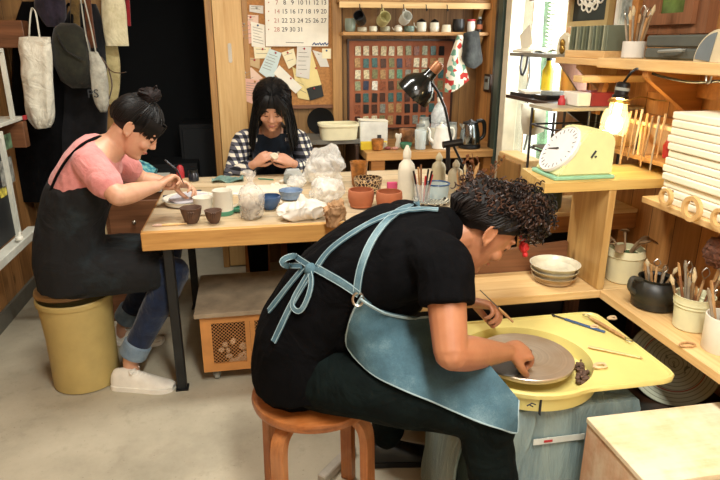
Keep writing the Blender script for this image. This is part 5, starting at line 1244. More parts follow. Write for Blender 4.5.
# black box on scale shelf end
b = bx(1.385, 1.455, 1.72, 1.76, .9985, 1.03, .003); solo('black_box', b, M['black'], 'little black box at the right end of the scale shelf', 'box', smooth=False)

# ---- cluttered area by the window
wsx = XR-.003
sh = thing('grey_shelf', 'thin dark shelf with a brown triangular bracket beside the window', 'shelf', (1.42, 2.7, 1.35))
part('board', bx(1.30, wsx, 2.45, 2.95, 1.352, 1.368, .001), plain('grey_shelf', '#7f7a6c', .5), sh, smooth=False)
b = B(); prism(b, [(0, 0), (-.16, 0), (0, -.19)], -.008, .008, basis((1, 0, 0), (0, 0, 1), (0, -1, 0), (wsx, 2.50, 1.3515))); part('bracket', b, M['brown_z'], sh, smooth=False)
ob = thing('open_book', 'open white book lying on the thin shelf by the window', 'book', (1.36, 2.82, 1.369))
b = B(); sheet(b, [[(1.305, 2.93, 1.374), (1.34, 2.93, 1.384), (1.375, 2.93, 1.374)], [(1.305, 2.72, 1.374), (1.34, 2.72, 1.384), (1.375, 2.72, 1.374)]], .008); part('left_pages', b, M['paper'], ob)
b = B(); sheet(b, [[(1.377, 2.93, 1.374), (1.41, 2.93, 1.390), (1.445, 2.93, 1.378)], [(1.377, 2.72, 1.374), (1.41, 2.72, 1.390), (1.445, 2.72, 1.378)]], .008); part('right_pages', b, M['paper'], ob)
q0 = P(531, 38, X=1.36); b = box(B(), (1.36, 2.90, 1.43), (.004, .12, .10), Matrix.Rotation(R(-25), 3, 'X')); solo('white_card', b, M['paper'], 'white card standing tilted behind the open book', 'card', smooth=False)
fg = thing('arch_figurine', 'small arched ivory figurine at the right end of the window shelf', 'figurine', (1.36, 2.52, 1.3685)); o = V((1.36, 2.515, 1.3685))
b = B(); prism(b, [(-.034, 0), (.034, 0), (.034, .04), (.024, .07), (0, .088), (-.024, .07), (-.034, .04)], -.012, .012, basis((.3, -.95, 0), (0, 0, 1), (-.95, -.3, 0), o)); part('arch', b, plain('ivory', '#d8ceb0', .5), fg, smooth=False)
b = B(); ell(b, o+V((-.016, -.004, .045)), (.010, .014, .018)); ell(b, o+V((-.014, -.004, .02)), (.010, .018, .020)); part('figure', b, M['gold'], fg)
b = B(); curve(b, [(1.295, 2.79, 1.36), (1.288, 2.785, 1.30), (1.29, 2.76, 1.27), (1.292, 2.735, 1.30), (1.296, 2.73, 1.355)], .006, 6); solo('strap_loop', b, M['dsteel'], 'dark strap loop hanging off the window shelf', 'strap')
bl_ = thing('louvre_blind', 'narrow white louvre blind hanging in the window', 'blind', (1.46, 2.86, 1.36))
b = B()
for k in range(34): box(b, (1.462, 2.82, 1.40+k*.017), (.022, .13, .0025), Matrix.Rotation(R(28), 3, 'Y'))
part('slats', b, M['white'], bl_, smooth=False)
b = B(); 
for y in (2.77, 2.87): tube(b, [(1.462, y, 1.39), (1.462, y, 2.0)], .0012, 4)
part('cord', b, M['white'], bl_)
solo('brown_beam', bx(1.33, wsx, 2.60, 2.84, 1.60, 1.65, .002), M['brown'], 'short brown wooden block projecting beside the blind', 'beam', smooth=False)
yl = thing('yellow_bottle', 'yellow bottle with a dark foot seen against the bright window', 'bottle', (1.40, 2.72, 1.185))
# mid shelf
ms = thing('tool_shelf', 'dark cluttered shelf below the window with papers and tools', 'shelf', (1.35, 2.6, 1.15))
part('board', bx(1.22, wsx, 2.30, 2.775, 1.165, 1.18, .001), M['darkwood'], ms, smooth=False)
part('bracket', prism(B(), [(0, 0), (-.2, 0), (0, -.14)], -.008, .008, basis((1, 0, 0), (0, 0, 1), (0, -1, 0), (wsx, 2.35, 1.1645))), M['dsteel'], ms, smooth=False)
b = B(); lathe(b, [(0, .0), (.026, 0), (.028, .02), (.028, .11), (.012, .14), (.012, .155), (0, .155)], 20, (1.40, 2.72, 1.1805)); part('body', b, plain('yellow_liquid', '#d8bc30', .25), yl)
b = B(); lathe(b, [(0, .155), (.014, .155), (.014, .175), (0, .175)], 16, (1.40, 2.72, 1.1805)); part('cap', b, M['black'], yl)
for i, (x, y, w_, d_, h_, mt, lb) in enumerate(((1.30, 2.67, .12, .18, .014, M['dsteel'], 'dark flat folder at the far end of the cluttered shelf'), (1.30, 2.66, .10, .14, .010, M['paper'], 'white paper pad on the dark flat folder'), (1.31, 2.50, .11, .10, .018, M['black'], 'black flat box in the middle of the cluttered shelf'), (1.32, 2.50, .08, .07, .016, M['grey'], 'grey flat box lying on the black flat box'))):
    zz = 1.1805 if i in (0, 2) else (1.195 if i == 1 else 1.199)
    solo('flat_box', box(B(), (x, y, zz+h_/2), (w_, d_, h_), Matrix.Rotation(R([6, -12, 3, 15][i]), 3, 'Z'), .001), mt, lb, 'box', smooth=False)
rb = thing('red_white_box', 'white box with a dark red end near the jar lamp', 'box', (1.29, 2.16, 1.165))
zr = P(590, 106, Y=2.14).z
part('body', box(B(), (1.245, 2.17, zr+.026), (.055, .11, .05), Matrix.Rotation(R(0), 3, 'Z'), .003), M['white'], rb, smooth=False)
part('red_end', box(B(), (1.325, 2.17, zr+.026), (.10, .112, .052), None, .003), plain('dark_red', '#8c2f2c', .5), rb, 'dark red end', smooth=False)
solo('grey_board', bx(1.10, wsx, 2.08, 2.27, zr-.012, zr-.0005, .001), plain('grey_ply', '#a59a80', .6), 'thin grey board jutting out under the red and white box', 'board', smooth=False)
b = B(); lathe(b, [(0, 0), (.014, 0), (.014, .02), (.009, .026), (.009, .036), (0, .036)], 16); solo('ink_bottle', b, M['red'], 'tiny dark red bottle left of the red and white box', 'bottle', loc=(1.20, 2.20, zr))
# dark rack and clutter under the board
dr = thing('drying_rack', 'dark metal drying rack standing on the orange counter behind the scale', 'rack', (1.25, 2.1, .80))
b = B()
for x in (1.10, 1.24, 1.38):
    for y in (2.06, 2.24): tube(b, [(x, y, .802), (x, y, zr-.013)], .005, 6)
for z_ in (.93, 1.02, 1.11):
    for x in (1.10, 1.24, 1.38): tube(b, [(x, 2.06, z_), (x, 2.24, z_)], .004, 6)
    for y in (2.06, 2.24): tube(b, [(1.10, y, z_), (1.38, y, z_)], .004, 6)
part('frame', b, M['dsteel'], dr)
for z_ in (.93, 1.02): part('shelf_board', bx(1.11, 1.37, 2.07, 2.23, z_+.0045, z_+.010), plain('rack_board%d' % int(z_*100), '#6b6656', .7), dr, smooth=False)
for i, (x, z_, r_, c) in enumerate(((1.15, 1.0305, .022, M['ochre']), (1.22, 1.0305, .018, M['bottle']), (1.31, 1.0305, .022, M['dsteel']), (1.16, .9405, .024, M['bluecer']), (1.24, .9405, .02, M['cream']), (1.33, .9405, .022, M['ochre']))):
    solo('glaze_jar', vessel([(r_*.8, 0), (r_, .005), (r_, .04), (r_*.85, .052)], .003, 20), c, ['ochre jar at the left of the rack\'s upper board', 'pale jar in the middle of the rack\'s upper board', 'grey metal jar at the right of the rack\'s upper board', 'blue jar at the left of the rack\'s lower board', 'cream jar in the middle of the rack\'s lower board', 'ochre jar at the right of the rack\'s lower board'][i], 'jar', 'jars on the drying rack', loc=(x, 2.12, z_))
# orange counter
oc = thing('orange_counter', 'orange wooden counter behind the ledge with a pale top', 'counter', (1.2, 2.15, 0))
part('top', bx(1.0, wsx, 2.03, 2.28, .785, .80, .001), M['pale'], oc, smooth=False)
part('apron_board', bx(1.0, wsx, 2.032, 2.05, .72, .7845, .001), M['orange'], oc, smooth=False)
for x in (1.03, 1.44): part('leg', bx(x-.018, x+.018, 2.055, 2.09, 0, .784), M['orange'], oc, smooth=False)
part('lower_shelf', bx(1.02, wsx, 2.06, 2.27, .56, .575), M['darkwood'], oc, smooth=False)
part('back_panel', bx(1.01, wsx, 2.262, 2.275, .3, .784), plain('very_dark', '#17130f', .9), oc, smooth=False)
o = V((1.135, 2.11, .8005)); gb = thing('metal_bucket', 'dark green metal bucket on the orange counter under the scale shelf', 'bucket', o)
part('body', vessel([(.045, 0), (.048, .004), (.056, .125), (.059, .13)], .003, 28, c=o), plain('bucket_green', '#3c463a', .4, metal=.3, var=.2), gb)
b = B(); tube(b, [o+V((.058*math.cos(a), .058*math.sin(a), .13)) for a in [i*2*math.pi/24 for i in range(24)]], .003, 6, closed=True); part('rim', b, M['dsteel'], gb)
# white box with black marks under the counter
o = V((1.075, 2.10, .576)); pb = thing('marked_box', 'white box with black shapes on it under the orange counter', 'box', o)
part('body', bx(1.04, 1.11, 2.09, 2.15, .576, .665, .002), M['white'], pb, smooth=False)
b = B(); bx(1.05, 1.062, 2.0885, 2.0895, .635, .648, bm=b); bx(1.088, 1.10, 2.0885, 2.0895, .635, .648, bm=b); bx(1.06, 1.09, 2.0885, 2.0895, .60, .607, bm=b); bx(1.045, 1.105, 2.0885, 2.0895, .66, .664, bm=b); part('black_marks', b, M['ink'], pb, smooth=False)
# white paper bag hanging at the window, with a bottle print
q0 = P(531, 132, Y=2.86); wbg = thing('paper_bag', 'white paper bag with a yellow stripe hanging in front of the window', 'bag', q0)
b = B(); sheet(b, [[P(522, 104, Y=2.86), P(533, 102, Y=2.88), P(545, 106, Y=2.86)], [P(522, 120, Y=2.84), P(533, 120, Y=2.80), P(544, 120, Y=2.84)], [P(524, 133, Y=2.85), P(533, 134, Y=2.82), P(542, 131, Y=2.85)]], .02); part('body', b, M['paper'], wbg)
b = B(); tube(b, [P(533, 110, Y=2.785), P(532, 128, Y=2.785)], .009, 8); part('stripe', b, M['yellow'], wbg, 'yellow stripe')
b = B(); curve(b, [P(527, 104, Y=2.86), P(530, 96, Y=2.86), P(534, 94, Y=2.86), P(538, 104, Y=2.86)], .004, 6); part('handle', b, M['black'], wbg)
b = B(); curve(b, [P(529, 55, Y=2.95), P(530, 75, Y=2.93), P(526, 95, Y=2.92), P(528, 130, Y=2.92), P(524, 150, Y=2.92)], .006, 6); solo('loose_cable', b, M['grey'], 'grey cord hanging down beside the pale door frame', 'cord')
b = bx(1.12, 1.40, 2.60, 2.85, 0, .93, .004); solo('beige_cabinet', b, plain('beige_cab', '#d8b88a', .5), 'beige cabinet standing under the window', 'cabinet', smooth=False) if False else b.free()
cb = thing('side_cabinet', 'tall narrow beige cabinet under the side window', 'cabinet', (1.42, 3.0, 0))
part('body', bx(1.37, wsx, 2.84, 3.15, 0, .84, .004), M['pale_y'], cb, smooth=False)
part('door', bx(1.355, 1.3695, 2.86, 3.13, .05, .82, .003), M['pine_z'], cb, smooth=False)
part('knob', ell(B(), (0, 0, 0), .012) and (lambda bb: (ell(bb, (1.345, 2.90, .5), .012), bb)[1])(B()), M['steel'], cb)
# branches and brush bundle rising between lamp and scale
o = P(497, 186, z=TZ); vz = thing('brown_vase', 'brown vase of bare twigs at the right end of the work table', 'vase', V((.99, 2.45, TZ)))
o = V((.99, 2.45, TZ)); part('body', vessel([(.03, 0), (.045, .02), (.05, .07), (.03, .11), (.034, .12)], .004, 28, c=o), M['ochre'], vz)
rg = random.Random(12)
for k in range(9):
    a = rg.uniform(0, 6.28); b = B(); p1 = o+V((.11*math.cos(a)*rg.uniform(.4, 1), .08*math.sin(a), rg.uniform(.17, .24))); p0 = o+V((.012*math.cos(a), .012*math.sin(a), .012)); pm_ = p0.lerp(p1, .5)+V((0, 0, .03))
    curve(b, [p0, pm_, p1], [.003, .0025, .0012], 5)
    for s in range(3):
        t_ = .5+.15*s; c_ = p0.lerp(p1, t_)+V((0, 0, .02)); e_ = c_+V((rg.uniform(-.03, .03), rg.uniform(-.03, .03), rg.uniform(.01, .035))); tube(b, [c_, e_], [.0018, .001], 4); ell(b, e_, (.006, .004, .008), sub=1)
    solo('twig', b, plain('twig%d' % k, rg.choice(['#7a4a2a', '#a06a3a', '#5a4632']), .7), 'thin brown twig standing in the brown vase', 'twig', 'twigs in the brown vase')
pt = thing('brush_pot', 'tan pot of paint brushes beside the foot of the black desk lamp', 'pot', V((.90, 2.40, TZ))); o = V((.90, 2.40, TZ))
part('body', vessel([(.034, 0), (.038, .004), (.040, .085), (.042, .09)], .004, 28, c=o), plain('tan_pot', '#b08a5a', .5), pt)
tools(o.x, o.y, TZ+.012, 9, .05, .15, .2, [M['drytool'], dk, M['pale_z'], M['brown_z']], ['slim paint brush standing in the tan pot by the desk lamp'], 'brushes in the tan pot', 'paint_brush', .024, 21)
o = V((1.0, 2.60, TZ)); th = thing('teal_bowl', 'teal bowl with a white rim behind the brown vase', 'bowl', o)
part('body', vessel([(.03, 0), (.045, .01), (.055, .045), (.056, .06)], .004, 28, c=o), plain('teal_glaze', '#3c7480', .3), th)
b = B(); tube(b, [o+V((.054*math.cos(a), .054*math.sin(a), .06)) for a in [i*2*math.pi/24 for i in range(24)]], .003, 6, closed=True); part('rim', b, M['white'], th)

# ---- stool of the potter
ST = V((.147, 1.54, 0)); stl = thing('round_stool', 'round brown wooden stool with bent legs under the curly-haired potter', 'stool', ST)
b = B(); lathe(b, [(0, .420), (.174, .420), (.182, .424), (.185, .435), (.182, .447), (.175, .450), (0, .4495)], 56, ST); part('seat', b, M['stoolseat'], stl)
for a in (R(229), R(319), R(49), R(139)):
    u = V((math.cos(a), math.sin(a), 0)); w_ = V((-u.y, u.x, 0)); pts = cr([ST+u*.06+V((0, 0, .405)), ST+u*.12+V((0, 0, .404)), ST+u*.158+V((0, 0, .388)), ST+u*.176+V((0, 0, .35)), ST+u*.180+V((0, 0, .25)), ST+u*.184+V((0, 0, .0))], 6)
    pts = [V(p_) for p_ in pts]; rr = []
    for i, p_ in enumerate(pts):
        t_ = (pts[min(i+1, len(pts)-1)]-pts[max(i-1, 0)]).normalized(); n_ = t_.cross(w_)
        rr.append([p_+w_*s*.021+n_*q_*.0125 for s, q_ in ((-1, -1), (-.85, -1.0), (.85, -1), (1, -1), (1, 1), (.85, 1), (-.85, 1), (-1, 1))])
    b = B(); rings(b, rr); part('leg', b, M['stoolwood'], stl, angle=50)
b = B(); a_, c_ = P(322, 476, z=.03), P(352, 446, z=.03); d_ = c_-a_; box(b, (a_+c_)/2+V((0, 0, -.013)), (.035, d_.length*1.05, .032), look(d_, (0, 0, 1)), .004); jitter(b, .002, 60)
solo('dusty_batten', b, plain('dusty_grey', '#b8b2a4', .9, var=.15), 'short dusty grey batten lying on the floor under the stool', 'batten')
# ================================================================ left side: coats, bags, easel, low cabinet
hr = thing('coat_rail', 'dark coat rail on the back wall at the left', 'coat rail', (-1.0, 3.8, 1.7))
b = B(); bx(-1.31, -.74, YB-.025, YB-.002, 1.66, 1.74, bm=b); part('board', b, M['brown'], hr, smooth=False)
for x in (-1.24, -1.12, -1.0, -.9, -.8):
    b = B(); curve(b, [(x, YB-.026, 1.71), (x, YB-.06, 1.70), (x, YB-.075, 1.72)], .005, 6); part('peg', b, M['blackmetal'], hr)
def garment(name, rows, Y, mat, label, cat, th=.05, seed=0, amt=.012, slab=True):
    """hanging cloth: rows of (px_left, px_right, py) from top to bottom at depth Y"""
    b = B(); n = 14; rr = []
    for (xa, xb, py) in cr([list(r) for r in rows], 4):
        A, C = P(xa, py, Y=Y), P(xb, py, Y=Y); c = (A+C)/2; w = (C-A).length/2; r_ = []
        for k in range(28):
            a = 2*math.pi*k/28; f = noise.noise(V((math.cos(a)*2.5, math.sin(a)*2.5, seed+c.z*.8)))*.35
            r_.append(V((c.x+w*math.cos(a), c.y+th*(1+f)*math.sin(a), c.z)))
        rr.append(r_)
    rings(b, rr)
    for v_ in b.verts:
        k = noise.noise(V((v_.co.x*22+seed, v_.co.y*8, v_.co.z*3)))*amt; v_.co.y += k
        v_.co.y = min(v_.co.y, YB-.004) if v_.co.x > XL+.02 else v_.co.y
    return solo(name, b, mat, label, cat, angle=70)
bc = M['blackcloth']
garment('coat', [(22, 50, 2), (14, 62, 30), (12, 66, 80), (12, 64, 140), (14, 62, 200)], 3.74, bc, 'long black coat hanging behind the white tote bag', 'coat', .055, 1)
garment('coat', [(74, 96, 4), (62, 104, 30), (58, 108, 90), (56, 106, 160), (58, 104, 230)], 3.77, fabric('charcoal_coat', '#17181c', '#0c0d10'), 'long charcoal coat hanging beneath the dark backpack', 'coat', .05, 4)
garment('scarf', [(70, 79, -10), (70, 80, 15), (72, 81, 44)], 3.66, fabric('tan_scarf', '#7a6238', '#4a3a20'), 'narrow tan patterned scarf hanging above the backpack', 'scarf', .015, 3, .004)
garment('scarf', [(83, 90, -10), (85, 93, 20), (88, 97, 48)], 3.68, fabric('brown_scarf', '#6a3c22', '#3e2414'), 'narrow brown scarf between the tan scarf and the cream shirt', 'scarf', .015, 8, .004)
garment('shirt', [(102, 122, -14), (101, 126, 8), (103, 127.5, 30), (106, 129, 46)], 3.72, fabric('cream_shirt', '#d6cfae', '#bdb490', bump=.6), 'cream shirt hanging beside the dark doorway', 'shirt', .02, 5, .01)
garment('jacket', [(124, 129, -14), (125, 130, 6), (126, 131, 26)], 3.76, fabric('red_jacket', '#8c1e24', '#6a1218'), 'edge of a red jacket behind the cream shirt', 'jacket', .012, 2, .003)
garment('jacket', [(99, 117, 44), (99, 120, 62), (101, 120, 85), (104, 117, 104)], 3.79, fabric('khaki_jacket', '#b9ab7c', '#9c8e60', bump=.7), 'khaki jacket hanging lower, under the cream shirt', 'jacket', .02, 7, .01)
garment('dark_bundle', [(36, 64, -6), (34, 66, 6), (42, 66, 20), (48, 62, 27)], 3.62, fabric('purple_black', '#2a2230', '#120e16'), 'dark purple bundle of cloth hanging above the backpack', 'cloth', .05, 9, .02)
# backpack
bp_ = thing('backpack', 'dark olive backpack hanging between the two tote bags', 'backpack', P(72, 88, Y=3.60))
b = B(); rr = []
for xa, xb, py, th in ((60, 76, 23, .03), (54, 84, 29, .07), (52, 89, 45, .10), (55, 93, 65, .11), (62, 94, 80, .09), (72, 92, 88, .05)):
    A, C = P(xa, py, Y=3.60), P(xb, py, Y=3.60); c = (A+C)/2; w = (C-A).length/2
    rr.append([V((c.x+w*abs(math.cos(a))**.8*(1 if math.cos(a) > 0 else -1), c.y+th*.8*abs(math.sin(a))**.8*(1 if math.sin(a) > 0 else -1), c.z)) for a in [2*math.pi*k/28 for k in range(28)]])
rings(b, rr); part('body', jitter(b, .006, 12), fabric('olive_canvas', '#2c2c20', '#1a1a14', bump=.5), bp_, angle=70)
b = B(); curve(b, [P(57, 34, Y=3.52), P(66, 50, Y=3.50), P(84, 60, Y=3.51)], .004, 6); part('zip', b, M['blackmetal'], bp_)
b = B(); curve(b, [P(66, 25, Y=3.60), P(66, 10, Y=3.68), P(69, 4, Y=3.74), P(72, 10, Y=3.68), P(72, 25, Y=3.60)], .007, 6); part('strap', b, M['blackcloth'], bp_)
# white tote
def tote(rows, Y, straps, mat, label, th, seed):
    o = P((rows[-1][0]+rows[-1][1])/2, rows[-1][2], Y=Y); th_ = thing('tote_bag', label, 'tote bag', o)
    b = B(); rr = []
    for (xa, xb, py, tk) in cr([list(r) for r in rows], 4):
        A, C = P(xa, py, Y=Y), P(xb, py, Y=Y); c = (A+C)/2; w = (C-A).length/2
        rr.append([V((c.x+w*abs(math.cos(a))**.7*(1 if math.cos(a) > 0 else -1), c.y+tk*math.sin(a)*(1+.5*noise.noise(V((math.cos(a)*2+seed, math.sin(a)*2, c.z*9)))), c.z)) for a in [2*math.pi*k/32 for k in range(32)]])
    rings(b, rr); part('body', jitter(b, .006, 14, seed), mat, th_, angle=70)
    for s_ in straps:
        b = B(); tube(b, [V(x) for x in cr([P(a_, c_, Y=Y-dy) for a_, c_, dy in s_], 5)], (.011, .003) and [(.011, .003)]*(5*(len(s_)-1)+1), 8); part('handle', b, mat, th_)
    return th_
canv = fabric('white_canvas_bag', '#dcd9c8', '#c4c0ae', bump=.7, wscale=12)
tote([(19, 51, 37, .015), (19, 52, 50, .03), (22, 53, 75, .045), (25, 54, 100, .055), (28, 55, 118, .05), (36, 50, 128, .03)], 3.50, [[(29, 42, .0), (30, 20, .01), (32, 9, -.02), (36, 14, -.01), (40, 40, .0)]], canv, 'white canvas tote bag hanging leftmost by its looped handle', .05, 2)
tg = fabric('grey_canvas_bag', '#b9b7a8', '#8f8e82', bump=.7)
tt = tote([(88, 98, 52, .012), (90, 105, 65, .03), (91, 108, 85, .04), (94, 109, 100, .035), (100, 106, 112, .02)], 3.56, [[(90, 54, 0), (85, 30, .0), (80, -6, -.04)], [(96, 53, .01), (91, 28, 0), (83, -6, -.04)]], tg, 'grey-white tote bag marked PS hanging on long thin straps', .05, 6)
q = P(93, 94, Y=3.505); part('lettering', text('PS', .062, basis((1, .0, 0), (0, 0, 1), (0, -1, 0), q), .001), M['ink'], tt, 'black letters PS', smooth=False)
b = B(); tube(b, [V(x) for x in cr([P(101, 57, Y=3.6), P(108, 68, Y=3.6), P(112, 85, Y=3.6), P(109, 99, Y=3.6)], 4)], [(.010, .003)]*13, 6); tube(b, [V(x) for x in cr([P(101, 57, Y=3.6), P(110, 70, Y=3.6), P(119, 73, Y=3.6), P(126, 72, Y=3.6)], 4)], [(.006, .003)]*13, 6)
solo('brown_strap', b, fabric('strap_brown', '#5a3e22', '#3a2614'), 'brown strap tangle hanging right of the grey-white tote bag', 'strap')
# wooden box shelf at far left
bs_ = thing('corner_shelf', 'brown wooden shelf block at the far left below the white tote bag', 'shelf', (-1.2, 3.6, .9))
a0 = P(36, 145, Y=3.44); part('block', bx(XL+.002, a0.x-.02, 3.36, 3.42, a0.z, P(36, 120, Y=3.44).z, .003), M['brown'], bs_, smooth=False)
a1 = P(22, 48, Y=3.5); part('upper_block', bx(XL+.002, a1.x, 3.56, 3.66, a1.z, P(22, 20, Y=3.5).z, .003), M['brown'], bs_, smooth=False)
# easel-like display rack
EX = -1.1
def E_(px, py): return P(px, py, X=EX)
lz = P(38, 225, X=EX).z; 
es = thing('display_easel', 'white framed black display easel with a ledge at the left edge', 'easel', (EX-.05, 2.9, 0))
wf = plain('white_frame_paint', '#cfcfc2', .5, var=.08)
tp = P(7, 122, X=EX-.03); bt = P(21, 222, X=EX)
yb = bt.y
b = B(); box(b, ((EX-.015+EX-.03)/2, yb, (lz+1.02)/2), (.022, .03, 1.02-lz)); part('stile', b, wf, es, smooth=False)
part('panel', bx(EX-.035, EX-.028, 2.2, yb-.016, lz+.02, 1.0), plain('black_panel', '#14171a', .6), es, smooth=False)
part('top_rail', bx(EX-.036, EX-.012, 2.2, yb+.016, 1.0, 1.03), wf, es, smooth=False)
yl = P(38, 225, X=EX+.02).y
part('ledge', bx(EX-.03, EX+.03, 2.2, yl, lz-.012, lz+.012, .002), wf, es, smooth=False)
part('ledge_lip', bx(EX+.031, EX+.043, 2.2, yl, lz-.012, lz+.026, .002), wf, es, smooth=False)
b = B(); tube(b, [(EX+.0, yl-.05, lz-.012), (EX+.17, yl-.05+.02, 0.0)], .016, 6); part('strut', b, wf, es, smooth=False)
for (pxa, pxb, pya, pyb, c, lb) in ((0, 14, 158, 186, '#8c8c84', 'grey photo print stuck on the black display panel'), (0, 7, 187, 197, '#d8c850', 'yellow slip below the grey photo print on the black panel'), (1, 12, 134, 150, '#5f7a5c', 'greenish print near the top of the black display panel')):
    A, C = P(pxa, pyb, X=EX-.026), P(pxb, pya, X=EX-.026)
    ya, yc = P(pxa, (pya+pyb)/2, X=EX-.026).y, P(pxb, (pya+pyb)/2, X=EX-.026).y; za, zc = P((pxa+pxb)/2, pyb, X=EX-.026).z, P((pxa+pxb)/2, pya, X=EX-.026).z
    solo('photo_print', bx(EX-.0275, EX-.026, min(ya, yc), max(ya, yc), min(za, zc), max(za, zc)), plain('print_'+c[1:], c, .5, var=.4, vscale=30), lb, 'photo print', 'prints on the black display panel', smooth=False)
b = B(); ell(b, (0, 0, .015), (.018, .02, .015)); curve(b, [(0, 0, .02), (0, .012, .04), (0, .03, .03)], .006, 6); solo('white_clip', b, M['white'], 'small white clip on the ledge of the display easel', 'clip', loc=(EX+.02, P(13, 228, X=EX).y, lz+.0125))
# upper white shelf unit at the left edge
SX = -1.15
q1, q2 = P(24, 117, X=SX), P(0, 122, X=SX)
us_ = thing('white_shelf_unit', 'white shelf unit with a red corner cap at the left edge', 'shelf', (SX-.08, 3.0, 0.9))
part('shelf_board', bx(XL+.002, SX, 2.3, q1.y, q1.z-.012, q1.z+.006, .002), wf, us_, smooth=False)
part('corner_cap', bx(SX+.0005, SX+.014, q1.y-.03, q1.y+.006, q1.z-.014, q1.z+.010, .003), M['red'], us_, 'red corner cap', smooth=False)
yv = P(8, 90, X=SX-.01).y
b = B(); bx(SX-.02, SX-.002, yv-.012, yv+.012, q1.z+.0065, P(3, 52, X=SX-.01).z, bm=b); part('post', b, wf, us_, smooth=False)
part('top_rail', bx(SX-.02, SX-.002, 2.3, yv+.012, P(3, 52, X=SX-.01).z, P(3, 52, X=SX-.01).z+.018), wf, us_, smooth=False)
for i in range(3):
    y_ = yv-.06-.09*i; o = (SX-.08, y_, q1.z+.0065)
    th = thing('potted_plant', ['little green plant in a dark pot on the white shelf unit, farthest', 'middle little green plant in a dark pot on the white shelf unit', 'nearest little green plant on the white shelf unit'][i], 'plant', o, 0, 'little plants on the white shelf unit')
    b = vessel([(.025, 0), (.034, .05)], .003, 20, c=o); part('pot', b, M['dsteel'], th)
    b = B()
    for k in range(14):
        a = k*.9; e = V(o)+V((.035*math.cos(a), .035*math.sin(a), .09+.05*((k*7) % 5)/5)); s = V(o)+V((0, 0, .045)); ell(b, e, (.014, .010, .005), Matrix.Rotation(a, 3, 'Z'), 1); tube(b, [s, e], .0015, 4)
    part('leaves', b, plain('leaf%d' % i, '#3c6a4c', .5, var=.3), th)
# low cabinet with teal pouch beyond the woman in pink
lc = thing('low_cabinet', 'low brown cabinet with a pale top behind the woman in pink', 'cabinet', (-.66, 3.25, 0))
part('body', bx(-.88, -.455, 3.10, 3.45, 0, .70, .003), M['brown'], lc, smooth=False)
part('top', bx(-.90, -.45, 3.08, 3.46, .7005, .722, .002), plain('pale_top', '#b9bdb4', .6), lc, smooth=False)
dr_ = part('drawer', bx(-.72, -.47, 3.083, 3.0995, .42, .66, .002), M['brown'], lc, smooth=False)
part('knob', (lambda bb: (ell(bb, (-.60, 3.075, .55), .011), bb)[1])(B()), M['steel'], dr_)
part('pale_side', bx(-.88, -.74, 3.085, 3.0995, .40, .69), plain('cream_panel', '#cdb88c', .6), lc, smooth=False)
b = B(); sheet(b, [[(-.84, 3.14, .735), (-.72, 3.13, .76), (-.60, 3.13, .77), (-.50, 3.14, .74)], [(-.84, 3.24, .76), (-.72, 3.24, .83), (-.60, 3.24, .83), (-.50, 3.24, .77)], [(-.84, 3.34, .74), (-.72, 3.36, .77), (-.60, 3.36, .77), (-.50, 3.34, .74)]], .03); tq = jitter(b, .012, 12)
mn = min(v_.co.z for v_ in tq.verts)
for v_ in tq.verts: v_.co.z += .7225-mn
t = NT('teal_print'); v = t.co(); n = t.noise(v, 26, 2); t.l(t.ramp(n, [(.35, hx('#16324a')), (.5, hx('#2a7f92')), (.62, hx('#7fb4ae'))]), t.b.inputs['Base Color']); t.b.inputs['Roughness'].default_value = .8
pu = thing('teal_pouch', 'teal and blue patterned cloth pouch on the low brown cabinet', 'pouch', (-.67, 3.24, .7225)); part('cloth', tq, t.m, pu, angle=70)
b = B(); curve(b, [(-.80, 3.17, .785), (-.67, 3.165, .815), (-.54, 3.17, .785)], .003, 6); part('zip', b, M['gold'], pu)
b = B(); ell(b, (0, 0, .02), (.045, .03, .02)); solo('red_cloth', jitter(b, .008, 25), fabric('red_rag', '#a8262e', '#8c1c24'), 'small red cloth lump left of the teal pouch', 'cloth', loc=(-.865, 3.14, .7225))
# dark crates inside the passage
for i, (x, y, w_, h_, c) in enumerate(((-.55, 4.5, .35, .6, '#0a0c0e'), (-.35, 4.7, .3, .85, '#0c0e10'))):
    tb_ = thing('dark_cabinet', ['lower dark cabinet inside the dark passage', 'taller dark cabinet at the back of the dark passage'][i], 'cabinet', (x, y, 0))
    part('body', bx(x-w_/2, x+w_/2, y-.15, y+.15, 0, h_, .004), plain('dkc%d' % i, c, .7), tb_, smooth=False); part('door', bx(x-w_/2+.02, x+w_/2-.02, y-.165, y-.151, .05, h_-.03, .003), plain('dkd%d' % i, '#101417', .7), tb_, smooth=False)
